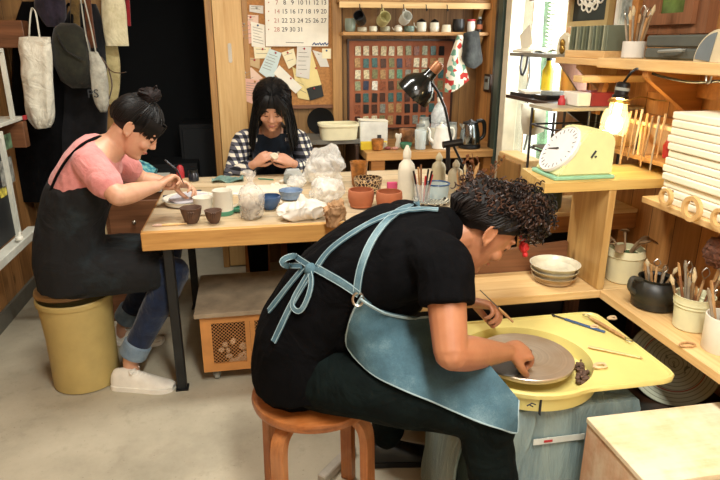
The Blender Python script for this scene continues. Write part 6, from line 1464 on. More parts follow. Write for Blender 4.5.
# ================================================================ people
def HM(c, fwd, up, s=1.0):
    m = look(fwd, up).to_4x4(); m.translation = V(c); return m @ Matrix.Scale(s, 4)
def add_head(bm, H, neck):
    """head with brow, cheeks, nose, lips, chin and ears; H maps head space (x side, y forward, z up)"""
    t = B()
    ell(t, (0, -.014, .030), (.074, .094, .082))
    rr = []
    for z, rx, ry, cy in ((.05, .060, .066, .016), (.02, .066, .070, .017), (-.015, .064, .069, .019), (-.045, .057, .064, .023), (-.072, .046, .052, .031), (-.095, .032, .036, .042), (-.108, .015, .018, .050)):
        rr.append([V((rx*math.cos(a), cy+ry*math.sin(a)*(1 if math.sin(a) < 0 else 1.0), z)) for a in [2*math.pi*k/24 for k in range(24)]])
    rings(t, rr)
    tube(t, [(0, .078, .022), (0, .089, .0), (0, .101, -.022), (0, .092, -.031)], [.0065, .0085, .0105, .006], 12)
    for s in (-1, 1):
        ell(t, (s*.010, .089, -.026), (.008, .009, .007), sub=2)
        ell(t, (s*.034, .066, -.026), (.024, .022, .022), sub=2)
        ell(t, (s*.030, .074, .030), (.025, .012, .008), sub=2)
        ell(t, (s*.031, .076, .010), (.016, .012, .011), sub=2)
        m = Matrix.Rotation(s*.22, 3, 'Z') @ Matrix.Rotation(.2, 3, 'X')
        ell(t, (s*.076, -.008, -.004), (.0055, .015, .025), m, 2)
        tube(t, [V((s*.0815, -.008, -.004)) + m @ V((0, .0155*math.cos(a), .026*math.sin(a))) for a in [2*math.pi*k/18 for k in range(18)]], .0042, 6, closed=True)
        ell(t, (s*.076, .004, -.030), (.006, .008, .010), sub=2)
    ell(t, (0, .084, -.054), (.020, .009, .0055), sub=2); ell(t, (0, .082, -.063), (.016, .010, .0065), sub=2)
    ell(t, (0, .074, -.090), (.020, .016, .015), sub=2)
    bmesh.ops.transform(t, matrix=H, verts=t.verts); merge(bm, t)
    s_ = H.to_scale().x
    limb(bm, [(neck, .056*s_), ((V(neck)+H @ V((0, -.02, -.07)))/2, .050*s_), (H @ V((0, -.02, -.04)), .052*s_)])
def face_parts(root, H, tree):
    def skin_pt(x, z, off=.0012):
        o = H @ V((x, .20, z)); d = ((H @ V((x, 0, z)))-o).normalized(); loc, nor, i_, d_ = tree.ray_cast(o, d)
        return (loc if loc is not None else H @ V((x, .09, z)))-d*off
    def put(name, pts, rad, m, label=None):
        b = B(); curve(b, [skin_pt(*p) for p in pts], rad, 8, 4); return part(name, b, m, root, label)
    for s in (-1, 1):
        put('eyebrow', [(s*.014, .027), (s*.028, .032), (s*.044, .028)], [.0016, .0028, .001], M['hair'])
        put('eyelashes', [(s*.018, .003), (s*.030, -.001), (s*.043, .004)], [.0012, .0021, .0012], M['hair'])
    put('lips', [(-.019, -.058), (-.008, -.0555), (0, -.057), (.008, -.0555), (.019, -.058)], [.0012, .0032, .003, .0032, .0012], plain('lips', '#a8605a', .45), 'pinkish lips')
def add_hand(bm, wrist, d, back, ts, curl=(.5, .55, .6, .65), s=1.0, thumb=(.5, -.35)):
    """palm, four fingers and a thumb; d wrist->knuckles, back = back of the hand, ts = thumb side (+1/-1)"""
    y = V(d).normalized(); z = V(back); z = (z-y*z.dot(y)).normalized(); x = y.cross(z)
    w = V(wrist); L = lambda a, b_, c: w + (x*a + y*b_ + z*c)*s
    limb(bm, [(L(0, -.01, 0), (.025*s, .019*s), x), (L(0, .03, 0), (.034*s, .016*s), x), (L(0, .06, 0), (.038*s, .015*s), x), (L(0, .082, 0), (.036*s, .011*s), x)])
    ln = (.070, .079, .073, .058); xs = (.029, .0105, -.0085, -.027)
    for i in range(4):
        p = L(xs[i]*ts, .078-(.006 if i in (0, 3) else 0), .001); dirv = y + x*(xs[i]*ts*2.2); dirv.normalize(); r = (.0088 if i < 3 else .0076)*s
        pts = [p-dirv*.02*s, p]; ang = 0
        for f, k in ((.44, .8), (.31, 1.1), (.25, .8)):
            ang += curl[i]*k; dv = (dirv*math.cos(ang) - z*math.sin(ang)).normalized(); p = p + dv*ln[i]*f*s; pts.append(p)
        limb(bm, [(q, r*c) for q, c in zip(pts, (1, 1.05, 1.0, .92, .78))], 10, 3)
    td = (y*.55 + x*ts*thumb[0] + z*thumb[1]).normalized(); p0 = L(.020*ts, .018, -.003); p1 = p0 + td*.042*s
    td2 = (td + y*.5 - x*ts*.35 + z*thumb[1]*.4).normalized(); p2 = p1 + td2*.030*s; p3 = p2 + (td2-x*ts*.2).normalized()*.024*s
    limb(bm, [(p0, .014*s), (p1, .0115*s), (p2, .0100*s), (p3, .0082*s)], 10, 4)
def cloth(bm, voxel, smooth, amt, freq, seed=0, amt2=.0, f2=30):
    b = bake(bm, voxel, smooth)
    b.normal_update()
    for v in b.verts:
        k = noise.noise(v.co*freq+V((seed, 0, 0))); k2 = 1-2*abs(noise.noise(V((v.co.x*f2, v.co.y*f2, v.co.z*f2*.5))+V((0, seed, 0))))
        v.co += v.normal*(k*amt+k2*amt2)
    return b
def shoe(root, heel, toe, up_m, sole_m, s=1.0, name='shoe', label=None, laces=True, lift=0.0):
    heel, toe = V(heel), V(toe); y = (toe-heel); L = y.length; y.normalize(); x = y.cross(V((0, 0, 1))).normalized(); z = x.cross(y)
    W = lambda a, b_, c: heel + x*a + y*b_*L + z*c
    sec = [(0, .022, .066), (.06, .032, .088), (.2, .036, .094), (.34, .037, .090), (.48, .040, .076), (.64, .044, .060), (.8, .044, .044), (.92, .034, .037), (.985, .016, .026)]
    b = B(); rr = []
    for t_, w_, h_ in cr(sec, 3):
        rr.append([W(w_*math.cos(a)*(1 if math.sin(a) < .2 else .92), t_, .018 + (h_-.018)*max(0, math.sin(a))**.8 if math.sin(a) > 0 else .010) for a in [2*math.pi*k/20 for k in range(20)]])
    rings(b, rr); up = part(name, b, up_m, root, label)
    b = B(); out = []
    for t_, w_, h_ in cr(sec, 3): out.append((t_, w_))
    pl = [W(w_+.004, t_, 0) for t_, w_ in out]+[W(-w_-.004, t_, 0) for t_, w_ in reversed(out)]
    rings(b, [[p+z*0.0005 for p in pl], [p+z*.021 for p in pl]]); part('sole', b, sole_m, up, angle=30)
    if laces:
        b = B()
        for k in range(5):
            t_ = .36+.06*k; h_ = .090-.0072*k; tube(b, [W(-.020, t_, h_-.010), W(0, t_+.01, h_+.001), W(.020, t_, h_-.010)], .0034, 6)
        curve(b, [W(0, .36, .082), W(.02, .33, .096), W(.034, .38, .084), W(0, .37, .084), W(-.02, .34, .096), W(-.034, .40, .082)], .0026, 6)
        part('laces', b, sole_m, up)
    return up
def on_surface(trees, px, py, off, Y=None):
    d = ray(px, py).normalized(); best = None
    for t_ in trees:
        loc, nor, idx, dist = t_.ray_cast(EYE, d)
        if loc is not None and (best is None or dist < best[2]): best = (loc, nor, dist)
    if best is None: return P(px, py, Y=Y), -d
    n = best[1] if best[1].dot(d) < 0 else -best[1]
    return best[0]+n*off, n
def band(trees, path, w, off, Y, th=.003, k=4, lift=None):
    """cloth band laid over the given surfaces"""
    q = cr([list(p) for p in path], k); pts = []; nn = []
    for px, py in q:
        p, n = on_surface(trees, px, py, off, Y); pts.append(p); nn.append(n)
    for _ in range(2): pts = [pts[0]]+[(pts[i-1]+pts[i]*2+pts[i+1])/4 for i in range(1, len(pts)-1)]+[pts[-1]]
    b = B(); rr = []
    for i in range(len(pts)):
        t_ = (pts[min(i+1, len(pts)-1)]-pts[max(i-1, 0)]).normalized(); n = nn[i]; s = t_.cross(n).normalized(); n = s.cross(t_)
        rr.append([pts[i]+s*a*w/2+n*c*th for a, c in ((-1, 0), (-1, 1), (-.8, 1.5), (.8, 1.5), (1, 1), (1, 0))])
    rings(b, rr); return b, pts, nn
def hair_cap(H, c=(0, -.018, .036), r=(.084, .099, .087), p0=(0, .078, .066), p1=(0, -.075, -.050), amt=.004):
    b = B(); ell(b, c, r, sub=4)
    a, d = V(p0), V(p1); t_ = (d-a).normalized(); n = V((1, 0, 0)).cross(t_)
    if n.z < 0: n = -n
    bmesh.ops.bisect_plane(b, geom=list(b.verts)+list(b.edges)+list(b.faces), plane_co=a, plane_no=-n, clear_outer=True)
    bmesh.ops.holes_fill(b, edges=b.edges); jitter(b, amt, 40)
    bmesh.ops.transform(b, matrix=H, verts=b.verts); return b
def swept(b, H, n, c, r, target, rg, rad=.0045, y0=.082):
    """locks combed over the skull from the hairline to the target"""
    c, r = V(c), V(r)
    for i in range(n):
        a = 2*math.pi*i/n; st = V((.078*math.sin(a), y0*math.cos(a) if math.cos(a) > 0 else .088*math.cos(a), .062*max(0, math.cos(a))+.0+(-.045)*max(0, -math.cos(a))+.02))
        T = V(target); pts = []
        for k in range(6):
            t_ = k/5; p = st.lerp(T, t_); d = p-c; e = V((d.x/r.x, d.y/r.y, d.z/r.z)); l_ = e.length
            if k < 5: p = c + d*(1.03/l_ if l_ > 0 else 1)
            pts.append(H @ (p+V((rg.uniform(-.002, .002),)*3)))
        curve(b, pts, [rad*.6, rad, rad, rad, rad*.9, rad*.5], 5, 3)

M['denim'] = None
t = NT('denim'); v = t.co(); n = t.noise(v, 6, 5, .6); fine = t.noise(t.co((1, 1, 3)), 420, 2)
c_ = t.ramp(t.math('ADD', t.math('MULTIPLY', n, .75), t.math('MULTIPLY', fine, .25)), [(.32, hx('#233c46')), (.5, hx('#3c5c68')), (.66, hx('#728c92'))])
t.l(c_, t.b.inputs['Base Color']); t.b.inputs['Roughness'].default_value = .85; t.bump(t.math('ADD', t.math('MULTIPLY', t.noise(v, 14, 3), 2.0), t.math('MULTIPLY', fine, .15)), .5, .012); M['denim'] = t.m
M['stitch'] = plain('pale_denim_edge', '#93a8ac', .85)
M['shirtblack'] = fabric('shirt_black', '#08080a', '#040405', bump=.8, wscale=7, sheen=0, spec=.08)
M['trouser'] = fabric('green_black_trousers', '#0b1413', '#060c0b', bump=.8, wscale=7, sheen=0, spec=.1)

# ---------------- the potter at the wheel (curly hair)
pA = thing('person', 'curly-haired potter in a black T-shirt and denim apron, bent over the wheel on a stool', 'person', (.147, 1.453, 0))
SK = skin('skin_tan', '#a87250')
Yv = (0, 1, 0)
HA = HM((.595, 1.445, .952), (.68, -.02, -.73), (.73, 0, .68), 1.0)
Arings = [((.125, 1.54, .525), (.140, .105)), ((.115, 1.54, .60), (.135, .100)), ((.145, 1.53, .69), (.125, .095)), ((.215, 1.51, .79), (.130, .098)), ((.305, 1.48, .86), (.148, .100)), ((.395, 1.46, .90), (.152, .092)), ((.46, 1.45, .938), (.11, .06)), ((.505, 1.45, .945), (.052, .048))]
hipR, kneR, ankR = (.15, 1.455, .543), (.535, 1.205, .535), (.605, 1.165, .11)
hipL, kneL, ankL = (.15, 1.625, .543), (.445, 1.765, .52), (.415, 1.735, .10)
shR, elR, wrR = V((.435, 1.275, .925)), V((.425, 1.165, .742)), V((.640, 1.325, .637))
shL, elL, wrL = V((.435, 1.625, .925)), V((.49, 1.70, .72)), V((.628, 1.60, .665))
b = B(); limb(b, [(p, r, Yv) for p, r in Arings], 24)
add_head(b, HA, (.485, 1.45, .935))
for h, k_, a in ((hipR, kneR, ankR), (hipL, kneL, ankL)): limb(b, [(h, .078), (V(h).lerp(V(k_), .5), .068), (k_, .050)]); limb(b, [(k_, .050), (V(k_).lerp(V(a), .35), .048), (a, .030)])
for s, e, w in ((shR, elR, wrR), (shL, elL, wrL)):
    limb(b, [(s, .050), (s.lerp(e, .5), .046), (e, .040)]); limb(b, [(e, .040), (e.lerp(w, .3), .043), (e.lerp(w, .7), .032), (w, .0235)])
add_hand(b, wrR, (.085, .040, -.022), (.1, -.35, .9), 1, (1.25, 1.3, 1.3, 1.3), 1.0, (.45, -.5))
add_hand(b, wrL, (.06, -.045, .0), (.25, .35, .9), -1, (.75, .85, .95, 1.0), .98, (.5, -.6))
bd_ = bake(b, .0042, 3); tr_ = bvh(bd_); part('body', bd_, SK, pA, fin=False); face_parts(pA, HA, tr_)
# T-shirt
b = B(); limb(b, [((.105, 1.54, .50), (.170, .130), Yv), ((.100, 1.54, .56), (.168, .128), Yv), ((.108, 1.54, .63), (.158, .122), Yv)]+[(V(p)+V((0, 0, 0)), (r[0]+.022, r[1]+.024), Yv) for p, r in Arings[2:6]]+[((.455, 1.45, .935), (.125, .074), Yv), ((.492, 1.45, .945), (.088, .064), Yv)], 28)
limb(b, [((.20, 1.50, .68), .105), ((.30, 1.47, .745), .105), ((.385, 1.45, .81), .09)])
b_t = b.copy(); treeS2 = bvh(bake(b_t, .008, 3))
for s, e, sy in ((shR, elR, -1), (shL, elL, 1)):
    limb(b, [(V((.40, 1.45+sy*.09, .918)), .068), (s+V((-.005, 0, -.008)), .070), (s.lerp(e, .25), .066), (s.lerp(e, .47), .064)], ends=(1, 0))
shirtb = cloth(b, .006, 4, .006, 7, 1, .0035, 16); treeS = bvh(shirtb)
part('t_shirt', shirtb, M['shirtblack'], pA, 'loose black T-shirt', fin=False)
b = B()
for h, k_, a in ((hipR, kneR, ankR), (hipL, kneL, ankL)):
    limb(b, [((.13, V(h).y*.5+.77, .545), .098), (h, .094), (V(h).lerp(V(k_), .5), .082), (k_, .066), (V(k_).lerp(V(a), .12), .064)]); limb(b, [(k_, .066), (V(k_).lerp(V(a), .4), .064), (V(k_).lerp(V(a), .96), .056)])
trb = cloth(b, .006, 4, .005, 9, 4, .003, 18)
for v_ in trb.verts:
    if v_.co.z < .4525 and (v_.co.x-.147)**2+(v_.co.y-1.54)**2 < .2**2: v_.co.z = .4525
treeT = bvh(trb)
part('trousers', trb, M['trouser'], pA, 'dark green-black trousers', fin=False)
bs = plain('black_leather', '#101112', .3, bump=.2); shoe(pA, (.345, 1.745, 0), (.595, 1.725, 0), bs, M['black'], label='black leather shoe'); shoe(pA, (.535, 1.165, 0), (.79, 1.150, 0), bs, M['black'], label='black leather shoe')
# apron: waist piece hanging over the lap
TR = [treeS2, treeT]
cols = [[(362, 296), (350, 320), (347, 346)], [(383, 310), (369, 340), (370, 372)], [(410, 316), (402, 353), (400, 388)], [(440, 322), (440, 364), (440, 405)], [(468, 342), (472, 380), (475, 420)], [(492, 368), (499, 397), (500, 428)], [(519, 400), (518, 415), (516, 432)]]
def depth_hit(px, py):
    d = ray(px, py).normalized(); ts = []
    for t_ in TR:
        loc, nor, idx, dist = t_.ray_cast(EYE, d)
        if loc is not None: ts.append(dist)
    return d, (min(ts) if ts else None)
def lay(p, m=.010):
    """rest a cloth point on the outside of the clothes it covers"""
    d = p-EYE; L = d.length; d.normalize()
    for t_ in TR:
        loc, nor, idx, dist = t_.ray_cast(EYE, d)
        if loc is not None and dist-m < L: L = dist-m
    return EYE+d*L
fall = [[1.36, 1.34, 1.34], [1.36, 1.33, 1.32], [1.35, 1.30, 1.29], [1.33, 1.27, 1.25], [1.27, 1.21, 1.20], [1.21, 1.175, 1.17], [1.16, 1.155, 1.15]]
grid = [[None]*7 for _ in range(3)]
for i, c in enumerate(cols):
    for j in (0, 2):
        d, t_ = depth_hit(*c[j]); f_ = (P(c[j][0], c[j][1], Y=fall[i][j])-EYE).length
        L = min(t_-.014, f_+.06) if t_ and i < 4 else (min(t_-.014, f_) if t_ else f_)
        grid[j][i] = EYE+d*L
    d, t_ = depth_hit(*c[1]); L = ((grid[0][i]-EYE).length+(grid[2][i]-EYE).length)/2-.012
    if t_: L = min(L, t_-.014)
    grid[1][i] = EYE+d*L
b = B(); sheet(b, grid, .004, 7)
for v_ in b.verts:
    v_.co += V((0, -1, .3))*noise.noise(v_.co*13)*.008; v_.co = lay(v_.co, .008 if True else 0)
ap = part('apron', b, M['denim'], pA, 'blue denim apron')
for tr_pts in ([c[2] for c in cols], [c[0] for c in cols][:4]):
    pass
edge = [grid[2][i] for i in range(7)]+[grid[1][6], grid[0][6]]
b = B(); q = [V(x) for x in cr([grid[0][0], grid[1][0]]+edge, 5)]
at_ = [lay(p+V((0, -1, .3))*noise.noise(p*13)*.008, .012) for p in q]
tube(b, at_, .0028, 6); part('apron_hem', b, M['stitch'], ap, 'pale stitched hem')
b, _, _ = band([treeS, treeT], [(362, 296), (383, 309), (407, 315), (433, 317)], .006, .012, 1.3, .003); part('apron_top_edge', b, M['stitch'], ap, 'pale stitched edge')
def strap(path, w, off=.004, Y=1.45, name='apron_strap'):
    b, pts, nn = band([treeS], path, w, off, Y); o_ = part(name, b, M['denim'], ap)
    b = B(); 
    for s in (-1, 1):
        e = []
        for i in range(len(pts)):
            t_ = (pts[min(i+1, len(pts)-1)]-pts[max(i-1, 0)]).normalized(); sd = t_.cross(nn[i]).normalized(); e.append(pts[i]+sd*s*w*.46+nn[i]*.0045)
        tube(b, e, .0011, 5)
    me_o = part('strap_edge', b, M['stitch'], ap); return o_
strap([(358, 291), (361, 272), (369, 249), (383, 227), (400, 212), (420, 204)], .019)
strap([(319, 267), (331, 251), (353, 235), (374, 223), (394, 215), (420, 211), (438, 212)], .017)
strap([(318, 269), (339, 280), (360, 293)], .020)
strap([(307, 268), (290, 288), (271, 312)], .018, .006)
strap([(312, 276), (298, 297), (287, 318), (276, 342)], .017, .006)
strap([(314, 268), (304, 262), (292, 256), (281, 262), (292, 268), (306, 268)], .015, .012, 1.45)
strap([(312, 270), (315, 284), (307, 306), (300, 311), (295, 303), (306, 284), (312, 274)], .013, .010)
p, n = on_surface([treeS], 313, 270, .012, 1.45); b = B(); ell(b, p, (.015, .013, .015)); part('knot', jitter(b, .003, 60), M['denim'], ap)
p, n = on_surface([treeS], 360, 297, .012, 1.3); b = B(); tube(b, [p+RT*.013*math.cos(a)+UP*.016*math.sin(a) for a in [2*math.pi*k/18 for k in range(18)]], .003, 6, closed=True); part('metal_ring', b, M['steel'], ap, 'pale metal ring')
# curly hair gathered into a loose puff
rg = random.Random(3)
hairA = plain('dark_curls', '#120b08', .6, var=.5, vscale=30, spec=.25); curlm = plain('brown_curls', '#3a2418', .5, var=.6, vscale=14, spec=.4)
hc = hair_cap(HA, c=(0, -.016, .036), r=(.085, .101, .088), p0=(0, .083, .064), p1=(0, -.070, -.042), amt=.005)
hA = part('hair', hc, hairA, pA, 'dark curly hair')
b = B(); swept(b, HA, 110, (0, -.018, .036), (.084, .099, .087), (0, .02, .112), rg, .0032); part('swept_hair', jitter(b, .004, 60), hairA, hA)
pc0 = HA @ V((0, .030, .100))
b = B(); nb = B()
for i in range(950):
    d = V((rg.gauss(0, 1), rg.gauss(0, 1), rg.gauss(0, 1))).normalized(); 
    if d.dot((HA.to_3x3() @ V((0, 0, -1)))) > .55: continue
    c0_, R0 = (pc0, V((.084, .080, .078))) if i % 6 < 3 else ((HA @ V((0, -.030, .080)), V((.084, .084, .066))) if i % 6 < 5 else (HA @ V((0, -.075, .050)), V((.060, .080, .060))))
    st = c0_+V((d.x*R0.x, d.y*R0.y, d.z*R0.z))*rg.uniform(.5, .98)
    if d.x > .2: st += V((.008, 0, -.014))
    dr = (d*.6+V((.25, 0, -.75))+V((rg.uniform(-.4, .4), rg.uniform(-.4, .4), rg.uniform(-.3, .3)))).normalized()
    u = dr.orthogonal().normalized(); w = dr.cross(u); rad = rg.uniform(.005, .009); L = rg.uniform(.018, .045); turns = rg.uniform(1.5, 3); ph = rg.uniform(0, 6)
    pts = [st+dr*L*k/16+(u*math.cos(ph+turns*6.283*k/16)+w*math.sin(ph+turns*6.283*k/16))*rad*(1-.3*k/16) for k in range(17)]
    tube(b if i % 3 else nb, pts, [.0012]+[.0021]*15+[.0008], 4)
part('curls', b, curlm, hA, 'loose brown curls'); part('dark_curls', nb, hairA, hA)
b = B(); ell(b, pc0+V((-.012, 0, -.005)), (.070, .066, .058), sub=3); part('curl_core', jitter(b, .016, 35), hairA, hA)
b = B(); q = HA @ V((-.035, .086, .056)); q2 = P(523, 246, Y=1.42); ell(b, q2, (.009, .018, .020), sub=3); 
for k in range(10): ell(b, q2+V((rg.uniform(-.006, .008), rg.uniform(-.014, .014), rg.uniform(-.024, .024))), .008, sub=2)
part('hair_tie', jitter(b, .003, 60), plain('red_tie', '#cc2a2c', .6), hA, 'bright red hair tie')
# tool in the left hand
ndl = thing('needle_tool', 'slim dark needle tool with a pale grip in the potter\'s far hand', 'tool', P(497, 312, Y=1.545))
a_, c_ = P(480, 290, Y=1.53), P(513, 322, Y=1.52); b = B(); tube(b, [a_, a_.lerp(c_, .55)], [.0012, .0022], 6); part('needle', b, M['dsteel'], ndl)
b = B(); tube(b, [a_.lerp(c_, .55), a_.lerp(c_, .8), c_], [.0035, .0045, .003], 8); part('grip', b, M['drytool'], ndl)
b = B(); ell(b, (.735, 1.405, .583), (.018, .016, .012)); solo('clay_bead', jitter(b, .004, 50), M['clay'], 'small piece of clay under the potter\'s fist on the wheel head', 'clay')

# ---------------- the woman in pink on the bin
pC = thing('person', 'woman in a pink T-shirt with a hair bun, sitting on the ochre bin', 'person', (-.77, 2.5, 0))
SKC = skin('skin_light', '#d2a486')
HC = HM((-.437, 2.492, 1.102), (.73, -.05, -.68), (.68, 0, .73), 1.0)
Cr = [((-.74, 2.5, .50), (.150, .115)), ((-.74, 2.5, .60), (.140, .105)), ((-.725, 2.5, .72), (.125, .092)), ((-.69, 2.5, .84), (.130, .092)), ((-.635, 2.5, .935), (.145, .088)), ((-.58, 2.5, .995), (.145, .078)), ((-.54, 2.5, 1.025), (.10, .06)), ((-.51, 2.5, 1.045), (.048, .046))]
hR, kR, aR = (-.74, 2.44, .53), (-.345, 2.455, .50), (-.560, 2.435, .12)
hL, kL, aL = (-.74, 2.57, .53), (-.40, 2.74, .50), (-.66, 2.84, .11)
sR, eR, wR = V((-.595, 2.365, .985)), V((-.485, 2.255, .882)), V((-.365, 2.425, .880))
sL, eL, wL = V((-.595, 2.635, .985)), V((-.47, 2.71, .84)), V((-.355, 2.67, .835))
b = B(); limb(b, [(p, r, Yv) for p, r in Cr], 24); add_head(b, HC, (-.53, 2.5, 1.03))
for h, k_, a in ((hR, kR, aR), (hL, kL, aL)): limb(b, [(h, .078), (V(h).lerp(V(k_), .5), .066), (k_, .050)]); limb(b, [(k_, .050), (V(k_).lerp(V(a), .35), .048), (a, .031)])
limb(b, [(aR, .031), (V(aR)+V((.0, -.002, -.06)), .034)]); limb(b, [(aL, .031), (V(aL)+V((-.01, 0, -.06)), .034)])
for s, e, w in ((sR, eR, wR), (sL, eL, wL)):
    limb(b, [(s, .046), (s.lerp(e, .5), .042), (e, .037)]); limb(b, [(e, .037), (e.lerp(w, .3), .039), (e.lerp(w, .7), .029), (w, .022)])
add_hand(b, wR, (.055, .07, .028), (-.45, -.1, .85), -1, (.9, 1.0, 1.1, 1.15), .95, (.45, -.5))
add_hand(b, wL, (.07, .0, -.01), (0, .5, .85), -1, (.5, .6, .7, .8), .95, (.5, -.5))
bd_ = bake(b, .0045, 3); tr_ = bvh(bd_); part('body', bd_, SKC, pC, fin=False); face_parts(pC, HC, tr_)
M['pinktee'] = fabric('pink_cotton', '#dc9490', '#cc807e', bump=.5, wscale=10)
b = B(); limb(b, [((-.74, 2.5, .55), (.16, .12), Yv)]+[(p, (r[0]+.016, r[1]+.018), Yv) for p, r in Cr[1:6]]+[((-.548, 2.5, 1.018), (.105, .062), Yv)], 28)
for s, e, sy in ((sR, eR, -1), (sL, eL, 1)): limb(b, [(V((-.60, 2.5+sy*.08, .985)), .062), (s, .061), (s.lerp(e, .35), .060), (s.lerp(e, .62), .058)])
teeb = cloth(b, .006, 4, .004, 9, 2, .003, 18); treeC = bvh(teeb); part('t_shirt', teeb, M['pinktee'], pC, 'pink T-shirt', fin=False)
M['jeans'] = fabric('dark_denim', '#1c2a44', '#131c30', bump=.5, wscale=10); M['cuff'] = fabric('denim_cuff', '#7f93a2', '#63788a', bump=.4)
b = B()
for h, k_, a in ((hR, kR, aR), (hL, kL, aL)):
    limb(b, [(h, .096), (V(h).lerp(V(k_), .5), .083), (k_, .066)]); limb(b, [(k_, .066), (V(k_).lerp(V(a), .4), .060), (V(k_).lerp(V(a), .80), .052)])
part('jeans', cloth(b, .006, 4, .004, 10, 3, .003, 18), M['jeans'], pC, 'dark blue jeans', fin=False)
for k_, a in ((kR, aR), (kL, aL)):
    p0, p1 = V(k_).lerp(V(a), .80), V(k_).lerp(V(a), .955); d = (p1-p0).normalized(); b = B(); u = d.orthogonal().normalized(); w = d.cross(u)
    rr = [[p0.lerp(p1, t_)+(u*math.cos(x)+w*math.sin(x))*r_ for x in [2*math.pi*i/28 for i in range(28)]] for t_, r_ in ((.1, .040), (0, .054), (.1, .060), (.85, .0605), (1, .056), (.95, .044))]
    rings(b, rr, cap=False, closed=True); part('jeans_cuff', b, M['cuff'], pC, 'pale rolled jeans cuff')
M['dung'] = None
t = NT('dusty_black'); v = t.co(); n = t.noise(v, 4.5, 6, .62); f = t.math('MULTIPLY', t.ramp(n, [(.52, (0, 0, 0, 1)), (.72, (1, 1, 1, 1))]), .45)
t.l(t.mix(f, hx('#07090b'), hx('#34484e')), t.b.inputs['Base Color']); t.b.inputs['Roughness'].default_value = .9; t.bump(t.noise(v, 9, 3, .5, 1.2), .5, .03); M['dung'] = t.m
b = B(); limb(b, [((-.74, 2.5, .475), (.185, .145), Yv), ((-.745, 2.5, .58), (.182, .14), Yv), ((-.735, 2.5, .70), (.165, .125), Yv), ((-.70, 2.5, .80), (.158, .122), Yv), ((-.672, 2.5, .855), (.160, .118), Yv)], 28)
for h, k_ in ((hR, kR), (hL, kL)): limb(b, [(h, .115), (V(h).lerp(V(k_), .5), .098), (V(h).lerp(V(k_), .78), .086)])
limb(b, [((-.70, 2.43, .80), .092), ((-.645, 2.425, .865), .085), ((-.60, 2.43, .905), .070)])
limb(b, [((-.66, 2.52, .53), (.13, .09), Yv), ((-.50, 2.56, .53), (.16, .075), Yv), ((-.43, 2.58, .53), (.16, .06), Yv)])
db = cloth(b, .006, 4, .007, 6, 6, .004, 14)
for v_ in db.verts:
    if v_.co.z < .447: v_.co.z = .447
treeD = bvh(db); dg_ = part('dungaree_apron', db, M['dung'], pC, 'black dungaree apron dusty with clay', fin=False)
b, pts, nn = band([treeC], [(101, 137), (86, 143), (72, 155), (60, 172), (52, 190), (49, 206)], .013, .003, 2.5, .003); part('strap', b, M['blackcloth'], dg_)
wht = plain('white_canvas', '#e8e4d6', .8, bump=.2); rub = plain('white_rubber', '#efece0', .5)
shoe(pC, (-.640, 2.425, 0), (-.375, 2.355, 0), wht, rub, label='white canvas sneaker'); shoe(pC, (-.735, 2.86, 0), (-.475, 2.80, 0), wht, rub, label='white canvas sneaker')
hb = part('hair', hair_cap(HC, r=(.080, .098, .085), p0=(0, .090, .034), p1=(0, -.070, -.060), amt=.001), M['hair'], pC, 'black hair in a bun')
b = B(); rg = random.Random(9); swept(b, HC, 120, (0, -.016, .034), (.080, .098, .086), (0, -.01, .118), rg, .0032); part('swept_hair', b, M['hair'], hb)
b = B(); bc = V((-.372, 2.492, 1.222))
for k in range(16):
    ax_ = V((rg.uniform(-.5, .5), rg.uniform(-.5, .5), 1)).normalized(); u = ax_.orthogonal().normalized(); w = ax_.cross(u); rr_ = rg.uniform(.022, .046)
    tube(b, [bc+V((0, 0, rg.uniform(-.012, .012)))+(u*math.cos(x)+w*math.sin(x)*.85)*rr_ for x in [i*.4 for i in range(16)]], [.009*math.sin(.25+2.7*i/15)+.002 for i in range(16)], 6)
ell(b, bc, (.045, .040, .026)); part('bun', jitter(b, .003, 50), plain('bun_hair', '#1a1110', .7, var=.4, vscale=50, spec=.2), hb)
rg = random.Random(31)
for sx in (-1, 1):
    b = B()
    for k in range(16):
        y0 = .030+.0035*k; st = V((sx*(.070-.0028*k), y0, .075)); en = V((sx*(.0785-.0030*k), y0+.002, .012-.001*k+rg.uniform(-.006, .006)))
        curve(b, [HC @ st, HC @ ((st+en)/2+V((sx*.006, .003, .006))), HC @ en], [.004, .0045, .0012], 5, 4)
    part('fringe', b, M['hair'], hb)
ct = thing('carving_tool', 'slim dark tool held in the right hand of the woman in pink', 'tool', P(178, 163, Y=2.5)); b = B(); tube(b, [P(165, 160, Y=2.50), P(177, 170, Y=2.53), P(184, 184, Y=2.56)], [.003, .004, .0015], 6); part('shaft', b, M['dsteel'], ct)
# bin with a round seat lid
bn_ = V((-.765, 2.515, 0)); bi = thing('ochre_bin', 'ochre yellow plastic bin used as a seat by the woman in pink', 'bin', bn_)
part('body', vessel([(.118, 0), (.124, .006), (.141, .30), (.146, .385), (.153, .388), (.154, .405), (.150, .41)], .004, 48, c=bn_), plain('ochre_plastic', '#b8a264', .55, var=.05), bi)
b = B(); lathe(b, [(0, .411), (.135, .411), (.142, .416), (.138, .430), (.12, .440), (0, .444)], 44, bn_+V((-.025, .035, 0))); part('seat_lid', b, plain('tan_lid', '#a98656', .6), bi, 'tan round seat lid')

